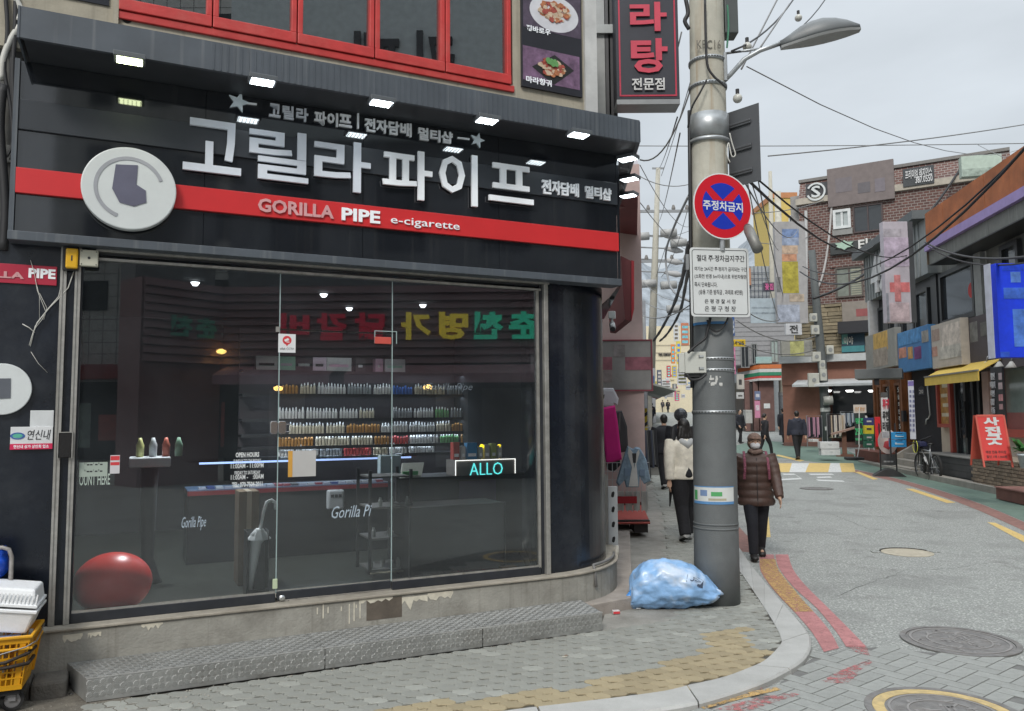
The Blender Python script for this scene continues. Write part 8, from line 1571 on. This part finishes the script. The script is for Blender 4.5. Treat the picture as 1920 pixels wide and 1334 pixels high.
part(bk, 'wall', MB().box(xb0,xb1,zs,zc0,-8,0), brick); part(bk, 'parapet', MB().prism_x([(0,zc1),(0,zc1+.02),(-.5,zt),(-8,zt),(-8,zc1)], xb0, xb1), brick); part(bk, 'cornice', MB().box(xb0-.1,xb1,zc0+.001,zc1-.001,-8,.14), cmat((.42,.38,.32), .8, var=.15)); part(bk, 'coping', MB().box(xb0-.05,xb1,zt+.001,zt+.14,-8,-.4), cmat((.2,.19,.18), .8)); part(bk, 'side_wall', MB().box(xb0-.45,xb0-.002,zs-2,zt-.6,-8,-.4), cmat((.28,.27,.26), .8, var=.2))
u = box_on(FBk,(1562,396),(1597,440)); window(bk, u[0],u[1],u[2]+.3,u[3],.001, wframe, 2, cmat((.42,.46,.46), .3), .14, .12); v = box_on(FBk,(1599,388),(1657,432)); window(bk, v[0],v[1],v[2],v[3],.001, cmat((.07,.05,.05)), 2, pane_d, .08, .06); part(bk, 'window_lintel', MB().box(u[0]-.2,v[1]+.2,max(u[3],v[3])+.02,max(u[3],v[3])+.26,.001,.07), brick); part(bk, 'window_sill', MB().box(u[0]-.05,u[1]+.05,u[2]+.02,u[2]+.28,.001,.10), cmat((.25,.25,.24)))
u = box_on(FBk,(1566,503),(1620,556)); window(bk, u[0],u[1],u[2],u[3],.001, cmat((.10,.08,.07)), 2, mat('blind_pane', (.20,.22,.19), rough=.3, var=.2), .08, .07); part(bk, 'window_lintel', MB().box(u[0]-.2,u[1]+.2,u[3]+.02,u[3]+.2,.001,.07), brick); bl2 = MB()
for k in range(12): y = u[2]+.1+(u[3]-u[2]-.2)*k/12; bl2.box((u[0]+u[1])/2+.08,u[1]-.08,y,y+.05,.035,.045)
part(bk, 'blind_slats', bl2, cmat((.34,.34,.26)))
part(bk, 'drain_pipe', MB().tube([(*BP(1511,396,.1),.1),(*BP(1512,480,.1),.1),(*BP(1512,560,.1),.1)], .07, 8), cmat((.5,.5,.5)))
single('white_cable_duct', 'white cable running slantwise down the brick facade', 'cable', MB().tube(smooth3([Vector((*BP(x,y,.09),.09)) for x, y in ((1560,377),(1556,430),(1550,480),(1540,525),(1524,558))]), .05, 6), cmat((.5,.48,.47)), FBk, smooth=True)
t = thing('round_emblem', 'round white letter S emblem on dark board high on brick building', 'sign', FBk, (*BP(1530,374),.1)); c = BP(1530,360,.15); part(t, 'board', MB().box(c[0]-.45,c[0]+.5,c[1]-.42,c[1]+.42,.02,.12), cmat((.05,.05,.055))); part(t, 'ring', MB().ringd(c[0],c[1],.34,.42,.121,.2,30,-160,150), wframe); part(t, 'lettering', text_mb('S', (c[0]-.2,c[0]+.2,c[1]-.27,c[1]+.27), .122, .08, .02), wframe)
def bsign(nm, lbl, a, b, col, prints=(), texts=(), th=.15, off=.04):
    u = box_on(FBk, a, b, off+th); t = thing(nm, lbl, 'sign', FBk, ((u[0]+u[1])/2,u[2],off)); part(t, 'board', MB().box(*u,off,off+th), cmat(col), bevel=.01)
    for k, (p, q, c) in enumerate(prints): v = box_on(FBk,p,q,off+th); part(t, 'printed_panel', MB().box(v[0],v[1],v[2],v[3],off+th+.001,off+th+.008+.002*k), cmat(c))
    for s, p, q, c, bo in texts: part(t, 'lettering', text_mb(s, box_on(FBk,p,q,off+th), off+th+.01, .03, bo), cmat(c))
bsign('roof_sign', 'wide grey rooftop sign panel on the brick building', (1550,318), (1678,372), (.17,.14,.135), [((1566,336),(1598,358),(.16,.14,.15)),((1608,344),(1632,360),(.12,.11,.12)),((1640,336),(1660,358),(.17,.15,.17))])
bsign('roof_sign', 'dark sign with white Korean lettering and telephone number on brick building', (1692,318), (1752,343), (.05,.055,.06), texts=[('프리미엄 레지던스',(1697,321),(1748,330),(.6,.6,.6),.02),('387.0550',(1716,332),(1749,340),(.6,.6,.6),.02)])
bsign('wall_sign', 'black strip sign with green ornament and white Korean letters on brick', (1556,457), (1656,468), (.04,.045,.045), texts=[('타이',(1609,449),(1652,468),(.62,.62,.6),.03)])
c = BP(1583,460,.22); single('green_ornament', 'pale green scroll ornament on the black strip sign', 'ornament', MB().prism([(c[0]+.45*math.cos(R(a))*(1 if k % 2 else .62), c[1]+.22*math.sin(R(a))*(1 if k % 2 else .65)) for k, a in enumerate(range(0,360,30))], .2, .26), cmat((.36,.50,.40)), FBk)
u = box_on(FBk,(1578,565),(1640,602)); bsign('wall_sign', 'muddy red and grey wall sign under the lower brick window', (1578,568), (1636,600), (.25,.22,.19), [((1605,580),(1636,592),(.28,.08,.08))])
bsign('poster_board', 'teal blue poster with white lettering on the stone clad wall', (1577,622), (1622,660), (.02,.05,.075), [((1578,650),(1621,659),(.05,.22,.24)),((1578,622),(1590,645),(.12,.3,.26))], [('이야',(1582,632),(1600,646),(.55,.55,.5),.02)]); bsign('black_awning_box', 'black box awning above the teal poster', (1570,604), (1640,622), (.025,.025,.03), th=.6)
# rough stone cladding, each slab a part
st1 = mat('cladding_stone', (.27,.225,.15), rough=.9, var=.25, scale=5, bump=.5, bscale=30, rnd=.2); part(bk, 'stone_backing', MB().box(xb0-.3,xb1,BP(1530,690)[1],zs-.002,-8,-.04), cmat((.12,.10,.075), .9)); y = zs-.03; nst = 0
while y > BP(1530,668)[1]:
    hh = rg.uniform(.12,.24); x = xb0-.3
    while x < BP(1660,600)[0]:
        w_ = rg.uniform(.5,1.5); part(bk, 'stone', MB().box(x,x+w_-.03,y-hh+.025,y,-.04,rg.uniform(.02,.10)), st1); x += w_; nst += 1
    y -= hh
zb1, zb0 = BP(1540,668)[1], BP(1540,681)[1]; part(bk, 'white_ledge', MB().box(xb0-.9,xb1,zb0,zb1,-3,.9), cmat((.48,.5,.5), .6)); ter = mat('terracotta', (.26,.125,.09), rough=.8, var=.1); part(bk, 'terracotta_wall', MB().box(xb0-.9,xb1,BP(1540,722)[1],zb0-.002,-3,.5), ter)
shp = thing('clothes_shop', 'open terracotta clothes shop with bright lamps under white awning', 'building', FBk, (2,gyb,-1)); zgl = BP(1540,722)[1]
part(shp, 'back_wall', MB().box(xb0-.9,xb1,gyb,zgl,-3.2,-3), cmat((.14,.14,.14))); part(shp, 'side_wall', MB().box(xb0-.9,xb0+.9,gyb,zgl,-2.99,.45), ter); part(shp, 'floor', MB().box(xb0-.9,xb1,gyb-.1,gyb+.12,-3,.6), cmat((.17,.09,.075))); part(shp, 'shop_window', MB().box(BP(1560,750)[0],xb1,BP(1560,778)[1],zgl,-.1,-.06), pane_d)
part(shp, 'awning', MB().prism_x([(.4,zgl+.25),(1.6,zgl-.02),(1.6,zgl-.12),(.4,zgl+.12)], BP(1500,720)[0], xb1), cmat((.5,.52,.52), .5))
for px in (1552,1593,1635): c = BP(px,733,1.0); single('shop_lamp', {1552:'left bright lamp under the clothes shop awning',1593:'middle bright lamp under the clothes shop awning',1635:'right bright lamp under the clothes shop awning'}[px], 'lamp', MB().lathe([(.0,-.05),(.12,-.05),(.16,.02)], (c[0],c[1],1.0), 12), mat('lamp_white', (1,1,1), emit=(1,1,.97), es=5), FBk)
for k, (x0, x1, yb, yt, D, lbl) in enumerate(((1514,1540,822,780,31.5,'clothes rail with pink, black and white tops at the shop'),(1552,1583,822,776,30.5,'clothes rail with white, beige and brown tops at the shop'),(1578,1602,800,772,32.5,'clothes rail with pale and blue shirts behind the others'))):
    F = FCAM((x0+x1)/2,(yb+yt)/2,D,100); u = box_on(F,(x0,yt),(x1,yb)); t = thing('clothes_rack', lbl, 'rack', F, ((u[0]+u[1])/2,u[2],0)); part(t, 'rail', MB().tube([(u[0]-.04,u[2]-.35,0),(u[0]-.04,u[3],0),(u[1]+.04,u[3],0),(u[1]+.04,u[2]-.35,0)], .02, 6), alu); n = 10; pal = [[(.5,.28,.36),(.02,.02,.025),(.5,.5,.5),(.03,.03,.04),(.42,.22,.3)],[(.55,.54,.5),(.4,.33,.24),(.14,.09,.07),(.5,.46,.4),(.05,.045,.05)],[(.45,.48,.5),(.05,.06,.09),(.3,.36,.42),(.55,.56,.57),(.3,.32,.33)]][k]
    for q in range(n): xx = u[0]+(u[1]-u[0])*q/n; part(t, 'hung_garment', MB().prism_x([(-.24,u[3]-.06),(.24,u[3]-.06),(.26,u[2]+rg.uniform(0,.18)),(-.25,u[2])], xx, xx+(u[1]-u[0])/n*.78), cmat(pal[rg.randrange(5)], .9))
# meter pole in front of brick building, leaning
PBs = ground(1551,838); t = thing('meter_pole', 'leaning dark pole crowded with pale meter boxes before the brick building', 'utility pole', WORLD, tuple(PBs)); Dm = PBs.y; pt = [at(1551,840,Dm), at(1543,700,Dm), at(1530,560,Dm), at(1522,470,Dm)]; part(t, 'shaft', MB().tube(pt, [.2,.19,.17,.15], 14), cmat((.10,.11,.11), .7, var=.15), smooth=True)
for (a, b) in (((1519,588),(1533,603)),((1522,610),(1537,627)),((1523,660),(1540,678)),((1537,676),(1548,692)),((1538,692),(1551,714)),((1516,700),(1537,726)),((1550,648),(1564,664)),((1545,748),(1556,760))): F = FCAM((a[0]+b[0])/2,(a[1]+b[1])/2,Dm-.25); u = box_on(F,a,b); bx_ = part(t, 'meter_box', MB().box(*u,-.15,0).xf(F), cmat((.47,.47,.42), .5), bevel=.02); part(bx_, 'dial', MB().disc((u[0]+u[1])/2,(u[2]+u[3])/2,.09,.001,.02,12).xf(F), cmat((.25,.26,.26)))
for y in (765,800): part(t, 'paper_strip', MB().tube([at(1547+(y-765)*.08,y,Dm-.01), at(1547.5+(y-765)*.08,y+7,Dm-.01)], .205, 14), cmat((.5,.52,.5)))
single('drum_lamp', 'round grey drum lamp fixed low on the meter pole', 'lamp', MB().tube([(-.15,0,0),(.2,.02,.1)], .2, 14), cmat((.33,.33,.3), .4), FCAM(1551,752,Dm-.3), smooth=True)
PBs = ground(1470,808); Dm = PBs.y; t = thing('utility_pole', 'slim concrete pole beside the convenience store corner', 'utility pole', WORLD, tuple(PBs)); part(t, 'shaft', MB().tube([at(1471,812,Dm), at(1467,690,Dm), at(1462,540,Dm), at(1458,360,Dm)], [.28,.26,.23,.2], 14), mat('pole_concrete', (.3,.3,.3)), smooth=True); part(t, 'wrap', MB().tube([at(1471,812,Dm-.01), at(1469,742,Dm-.01)], .31, 14), cmat((.10,.11,.12)), smooth=True); part(t, 'band', MB().tube([at(1468.5,736,Dm-.01), at(1468.8,742,Dm-.01)], .31, 14), alu); part(t, 'steel_plate', MB().tube([at(1467,697,Dm-.01), at(1467.3,703,Dm-.01)], .30, 14), alu)
# convenience store and grey building
FG_ = fr(at(1420,700,50), 97); GP = lambda px, py, o=0: on(FG_, px, py, o); gyg = gz(50)-FG_.translation.z
t = gb = thing('grey_building', 'grey clad building above the striped convenience store', 'building', FG_, (0,gyg,-4)); x0, x1 = GP(1366,700)[0], GP(1492,700)[0]; sd2 = mat('grey_siding', (.30,.30,.31), rough=.7, var=.1); part(gb, 'wall', MB().box(x0,x1,GP(1420,685)[1],GP(1420,560)[1],-8,0), sd2); gs = MB(); y = GP(1420,684)[1]
while y < GP(1420,562)[1]: gs.box(x0,x1,y,y+.02,.001,.02); y += .3
part(gb, 'siding_lines', gs, cmat((.2,.2,.21)), kind='stuff')
for a, b in (((1388,650),(1405,690)),((1408,645),(1420,684)),((1444,638),(1460,680))): u = box_on(FG_,a,b); window(gb, *u, .021, cmat((.2,.21,.21)), 2, pane_d if a[0] < 1440 else cmat((.35,.42,.40), .3))
u = box_on(FG_,(1416,670),(1446,682)); part(gb, 'balcony_board', MB().box(*u,.1,.2), cmat((.30,.45,.44))); br2 = mat('store_brick', (.15,.085,.075), rough=.85, var=.2, scale=3); part(gb, 'store_wall', MB().box(GP(1395,760)[0],x1-1.5,gyg,GP(1420,714)[1],-6,-.3), cmat((.06,.05,.05), .4))
for a, b in ((1397,1406),(1413,1422),(1424,1452)): part(gb, 'brick_pier', MB().box(GP(a,760)[0],GP(b,760)[0],gyg,GP(1420,714)[1],-.299,.0), br2)
u = box_on(FG_,(1432,757),(1444,766)); part(gb, 'notice', MB().box(*u,.001,.03), wframe)
t = thing('store_sign_band', 'convenience store sign band striped orange, green and red', 'sign', FG_, (*GP(1430,714),.3)); stripe = [(685,692,(.55,.16,.05)),(693,699,(.55,.56,.55)),(699,705,(.03,.22,.12)),(706,710,(.5,.06,.05)),(710,714,(.55,.55,.54))]
for y0, y1, c in stripe: u = box_on(FG_,(1421,y0),(1462,y1)); part(t, 'stripe', MB().box(u[0],u[1],u[2]+.004,u[3]-.004,.0,.5), cmat(c)); v = box_on(FG_,(1391,y0+4),(1421,y1+4)); part(t, 'stripe', MB().add([(v[0],v[2],-1.2),(u[0],u[2]+.004,.5),(u[0],u[3]-.004,.5),(v[0],v[3],-1.2),(v[0],v[2],-1.7),(u[0],u[2]+.004,0),(u[0],u[3]-.004,0),(v[0],v[3],-1.7)], [(0,1,2,3),(7,6,5,4),(0,4,5,1),(3,2,6,7)]), cmat(c))
sign('store_sign', 'white store sign with red and green corner mark by slim pole', (1476,686), (1496,704), 44, (.55,.55,.55), prints=[((1482,692),(1488,700),(.04,.25,.14)),((1488,697),(1495,704),(.5,.05,.05))], th=.3)
sign('poster_board', 'pink poster on the convenience store front', (1415,752), (1426,784), 48, (.55,.22,.34), th=.05, prints=[((1417,760),(1424,770),(.6,.5,.55))]); sign('poster_board', 'small blue poster above the pink poster', (1415,734), (1426,750), 48, (.14,.18,.3), th=.05, prints=[((1417,739),(1424,745),(.5,.5,.55))])
sign('round_sign', 'small white round sign hanging by the convenience store', (1381,736), (1395,748), 40, (.56,.57,.57), th=.1, prints=[((1384,741),(1392,744),(.1,.1,.1))]); sign('cabinet', 'pale grey cabinet at the store corner pavement', (1398,769), (1411,794), 46, (.42,.42,.40), th=.5, cat='cabinet', prints=[((1400,772),(1409,774),(.3,.3,.29))])
sign('wall_panel', 'cream and white shop panel at left of convenience store', (1382,702), (1396,730), 42, (.5,.48,.44), th=.2, cat='panel', prints=[((1385,712),(1391,722),(.06,.06,.06))])
sign('vertical_sign', 'pink vertical sign with white marks behind the big pole', (1368,652), (1380,702), 37, (.55,.16,.30), prints=[((1370,658),(1377,666),(.6,.45,.5)),((1370,672),(1377,680),(.6,.45,.5)),((1370,688),(1378,700),(.6,.5,.5))])
sign('street_sign', 'yellow street sign with dark lettering right of the big pole', (1368,637), (1398,650), 33, (.62,.42,.02), th=.06, texts=[('연서 맛길',(1371,640),(1395,647),(.05,.04,.02),.02)]); sign('vertical_sign', 'blue vertical sign with white letters behind the notice board', (1368,594), (1378,630), 38, (.03,.09,.28), texts=[('V6',(1369,600),(1377,626),(.5,.55,.6),.02)])
sign('back_panel', 'pale blue grey back of a road sign on two rails', (1407,560), (1462,606), 34, (.40,.47,.52), th=.08, cat='sign', prints=[((1409,576),(1460,579),(.28,.33,.37)),((1409,586),(1460,589),(.28,.33,.37))]); sign('vertical_sign', 'tall grey vertical sign with ochre and blue picture patches', (1452,416), (1516,606), 33, (.34,.33,.33), th=.25, prints=[((1466,430),(1498,446),(.16,.23,.40)),((1466,447),(1498,460),(.26,.31,.42)),((1466,461),(1496,476),(.45,.33,.24)),((1466,477),(1494,490),(.48,.24,.14)),((1466,491),(1498,550),(.34,.29,.04)),((1480,552),(1508,566),(.38,.31,.24)),((1453,572),(1500,604),(.33,.36,.43)),((1455,520),(1464,548),(.16,.16,.16))])
sign('shop_sign', 'white sign with one brushed black character by slim pole', (1473,607), (1504,628), 32, (.52,.53,.55), th=.15, texts=[('전',(1480,610),(1496,625),(.04,.04,.04),.02)]); sign('shop_sign', 'olive and grey patched sign board on the slim pole', (1465,638), (1524,668), 31, (.28,.28,.25), th=.2, prints=[((1481,640),(1508,667),(.38,.38,.16)),((1509,640),(1523,667),(.27,.27,.25))])
F = FCAM(1477,480,70); u = box_on(F,(1450,372),(1498,470)); t = thing('yellow_building', 'yellow building with orange roof edge behind brick building', 'building', F, ((u[0]+u[1])/2,u[2]-15,-3)); part(t, 'wall', MB().box(u[0],u[1],u[2]-15,u[3],-6,0), cmat((.56,.42,.13), .8, var=.08)); part(t, 'roof_edge', MB().box(u[0]-.1,u[1],u[3]+.001,u[3]+.5,-6,.1), cmat((.45,.20,.09), .8)); window(t, u[0]+1.3, u[0]+2.3, u[2]-.5, u[3]-1.6, .001); part(t, 'balcony_rail', MB().box(u[0],u[1],u[2]-.8,u[2]-.1,.1,.16), cmat((.25,.32,.45)))
F = FCAM(1415,560,60); u = box_on(F,(1376,500),(1455,600)); t = thing('latticed_building', 'pale building with dark lattice rails behind the floodlight', 'building', F, ((u[0]+u[1])/2,u[2]-12,-3)); part(t, 'wall', MB().box(u[0],u[1]+1,u[2]-14,u[3],-6,0), cmat((.34,.36,.37), .8, var=.1)); part(t, 'orange_roof', MB().box(u[0]-.5,u[0]+1.2,u[3]-1.5,u[3]-.2,-3,.3), cmat((.40,.20,.12), .8)); lt = MB()
for k in range(14): lt.box(u[0]+.3*k,u[0]+.3*k+.04,u[2],u[3],.05,.09)
for k in range(9): lt.box(u[0],u[1],u[2]+.45*k,u[2]+.45*k+.04,.095,.13)
part(t, 'lattice', lt, cmat((.08,.09,.12)), kind='stuff'); sign('shop_sign', 'dark sign with pink lettering high behind the notice board', (1432,530), (1452,546), 52, (.05,.04,.06), th=.2, texts=[('꽃집',(1434,532),(1450,544),(.6,.12,.3),.02)])
sign('skylight', 'pale green glazed skylight on the brick building roof', (1802,294), (1880,326), 31, (.42,.50,.43), h=105, th=.4, cat='skylight', prints=[((1803,318),(1879,325),(.3,.36,.31))])
# ---------------------------------------------------------------- distant poles with transformers
def far_pole(lbl, px, D, ytop, ybase, seed, lean=0, gear=True):
    a, b = at(px-lean,ybase,D), at(px,ytop,D); t = thing('utility_pole', lbl, 'utility pole', WORLD, tuple(a)); cm_ = mat('far_pole', (.42,.40,.34), rough=.8, var=.1); part(t, 'shaft', MB().tube([a,(a+b)/2,b], [.24,.20,.13], 12), cm_, smooth=True); H = b.z
    if not gear: return t
    for k, dz in enumerate((2.6,5.6)): z = H-dz; c = b+(a-b)*(dz/(b.z-a.z)); part(t, 'crossarm', MB().box(c.x-2.4+k*.6,c.x+2.6-k,c.y-.08,c.y+.08,z-.07,z+.07), alu); [part(t, 'insulator', MB().lathe([(.10,0),(.12,.12),(.06,.3)], (c.x+dx,c.y,z+.07), 8, 'z'), cmat((.2,.19,.18))) for dx in (-1.4,-.5,1.0,1.8)]
    for k, (dx, dz) in enumerate(((-.9,4.2),(.7,4.0),(1.3,4.6),(-.4,7.0),(.8,7.1),(1.2,8.5))): c = b+(a-b)*(dz/(b.z-a.z)); part(t, 'transformer', MB().tube([(c.x+dx-.45,c.y-.3,c.z),(c.x+dx+.45,c.y-.3,c.z+.05)], .24, 10), cmat((.36,.36,.35), .5), smooth=True)
    for k, y in enumerate((443,466,488,511)) if seed == 1 else (): c = at(1200,y-2,D); e = at(1246,y,D); part(t, 'lamp_arm', MB().tube([c,e], .045, 6), alu); part(t, 'arm_lamp', MB().tube([e,e+Vector((.7,0,-.12)),e+Vector((1.1,0,-.2))], [.1,.2,.06], 8), cmat((.42,.42,.42)), smooth=True)
    part(t, 'top_cross', MB().box(b.x-.35,b.x+.35,b.y-.04,b.y+.04,H-.05,H+.05), alu); return t
far_pole('far utility pole with transformers, seen between shop and big pole', 1234, 46, 316, 690, 1, 13); far_pole('second far utility pole, behind the round sign', 1444, 58, 322, 700, 2, -8, False)
# ---------------------------------------------------------------- overhead cables
def cable(lbl, a, b, sag=.3, r_=.012, m_=cblg, n=12, group=None, nm='overhead_cable'):
    A, B = at(*a), at(*b); pts = [A.lerp(B,k/n)-Vector((0,0,4*sag*(k/n)*(1-k/n))) for k in range(n+1)]; return single(nm, lbl, 'cable', MB().tube(pts, r_, 5), m_, smooth=True, group=group)
cable('thick black cable sagging from big pole to the brick building', (1362,300,7.4), (1655,440,30), .8, .017, cbl); cable('second thick cable from big pole past the brick building', (1420,336,9), (1720,470,22), .5, .012, cbl)
cable('pair of long cables rising from meter pole to the upper right', (1500,510,28), (1960,235,11), 1.2, .025, cbl); cable('long cable just below the pair rising to upper right', (1505,500,28), (1960,240,11), 1.0, .018, cbl); cable('cable drooping across the rust building windows', (1735,455,20), (1990,470,11), .25, .022, cbl); cable('thinner cable under the one across rust windows', (1740,462,20), (1990,478,11), .3, .016, cbl)
cable('thick cable bundle hanging from brick cornice to meter pole', (1800,318,32.6), (1525,560,29), .9, .05, cbl); cable('string light wire from big pole up to the top edge', (1372,98,7), (1580,-60,12), .35, .008, cbl); cable('twin of the string light wire running up from the pole', (1372,96,7), (1520,-60,11), .2, .010, cbl)
for k, (px, py) in enumerate(((1497,34),(1401,88),(1383,185))): c = at(px,py,[9.3,7.5,7.3][k]); t = thing('light_bulb', ['frosted string bulb highest on the sloping wire','frosted string bulb near the lamp arm','small bulb hanging above the road sign panel'][k], 'bulb', WORLD, tuple(c)); part(t, 'globe', MB().ball((c.x,c.y,c.z),(.045,.045,.045),12,8), cmat((.5,.5,.46), .3), smooth=True); part(t, 'socket', MB().tube([c+Vector((0,0,.04)),c+Vector((0,0,.09))],.018,8), cbl)
sky_l = [((1400,125,12),(1990,228,40),1.6),((1198,274,30),(1990,268,30),.05),((1440,293,20),(1990,222,26),.1),((1480,8,9),(1425,90,7.6),.0),((1462,-10,9),(1390,130,8),.0),((1340,-10,20),(1240,330,46),.2),((1270,220,9.5),(1232,318,46),.2),((1198,330,30),(1310,340,30),.3),((1200,310,16),(1300,420,40),.6),((1830,270,25),(1990,330,18),.1),((1198,440,46),(1300,430,46),.3),((1198,520,46),(1300,560,40),.6),((1200,560,46),(1310,575,30),.4),((1200,590,30),(1310,560,20),.3),((1290,390,40),(1240,520,46),.5),((1310,330,30),(1230,520,46),-.4),((1380,230,9),(1462,600,30),.4),((1395,340,9),(1500,420,30),.6),((1400,400,30),(1560,370,36),.2),((1400,450,35),(1560,420,36),.5),((1420,330,20),(1470,560,34),.3),((1380,600,25),(1530,630,28),.4),((1380,640,25),(1530,655,28),.3),((1375,560,25),(1462,600,30),.3),((1410,345,12),(1460,470,30),.2),((1200,380,16),(1300,470,40),.3),((1275,250,10),(1232,420,46),.3),((1300,150,9),(1200,300,9.8),.3),((1278,60,9.4),(1210,205,9.8),.25)]
wl_ = ['sagging across the sky right of the street lamp','level across the sky behind big pole','rising right above the brick building','steep beside the lamp arm','steepest at the lamp arm top','from pole top down to the far utility pole','nearly vertical left of big pole','in the gap just right of the shop canopy','crossing the gap below the canopy edge','at the far right above the rusted fascia','level past the far pole transformers','falling behind the notice board left edge','low in the gap left of the notice board','lowest in the gap, rising right','leaving the far pole top for big pole','crossing the far pole with upward bow','from panel corner down to the slim pole','from the round sign to the pale vertical sign','over the brick building cornice','just under the cornice wire of brick building','falling beside the tall grey vertical sign','above the yellow street sign','under the wire above the yellow street sign','crossing the pale back of road sign','from panel to slim pole middle','diagonal over the far pole crossarms','short, left of the clamp collar','behind the black vertical sign','close under the black vertical sign']
for k, (a, b, sg_) in enumerate(sky_l): cable('thin overhead wire '+wl_[k], a, b, sg_, .010 if min(a[2],b[2]) < 20 else .018, cblg, group='thin overhead wires strung across the sky')
for k, (dx, r_) in enumerate(((0,.06),(12,.05))):      # two thick drooping twisted bundles left of the pole
    pts = smooth3([at(1292+dx*.3,455+dx*2,22), at(1280+dx*.5,520+dx,27), at(1262+dx,575+dx,34), at(1240+dx,618+dx*.6,42), at(1225+dx,640,46)]); rr = [r_*(1+.35*(i % 2)) for i in range(len(pts))]; single('cable_bundle', ['thick twisted cable bundle sweeping down left of big pole','second twisted cable bundle just right of the first'][k], 'cable', MB().tube(pts, rr, 8), mat('bundle', (.07,.07,.072), rough=.8, up='z'))
single('overhead_cable', 'curved thick cable bowing left beside the far utility pole', 'cable', MB().tube(smooth3([at(1290,370,30), at(1262,430,34), at(1248,480,38), at(1258,540,36), at(1292,565,30)]), .05, 6), cblg, smooth=True)
# messy wires and a grey wall at the far left edge
F = FCAM(10,200,4.75,80); t = thing('grey_side_wall', 'grimy grey wall edge hung with wires at far left', 'wall', FF, (T(10,300)[0],2.9,-.1)); part(t, 'wall', MB().box(-3.2,T(32,300)[0],2.6,6.5,-.4,-.06), mat('grimy_wall', (.12,.12,.115), rough=.9, var=.3, streak=.5, streak_col=(.28,.27,.25), dirt=.5)); part(t, 'white_patch', MB().box(T(0,270)[0],T(24,270)[0],T(10,300)[1],T(10,268)[1],-.059,-.04), cmat((.5,.48,.44), .8))
t = thing('hanging_wires', 'tangle of black and white wires at the top left edge', 'wires', FF, (*T(20,120,.1),.1))
for pts, r_, m_ in (([(36,50),(20,75),(6,110),(2,150)],.02,wire_w),([(30,-10),(28,60),(24,140),(28,260),(22,300)],.016,cbl),([(10,-10),(14,60),(8,130),(20,200),(26,280)],.014,cbl),([(40,20),(34,60),(20,120),(24,220)],.010,cbl),([(2,300),(14,292),(22,270),(20,230)],.008,cbl),([(24,-10),(40,20),(34,40)],.02,wire_w),([(6,160),(0,240),(10,380),(6,470)],.03,cbl)): part(t, 'wire', MB().tube(smooth3([Vector(p) for p in W(pts,.02)]), r_, 6), m_, smooth=True)
bpy.data.objects.remove(_to); bpy.data.scenes.remove(_ts)
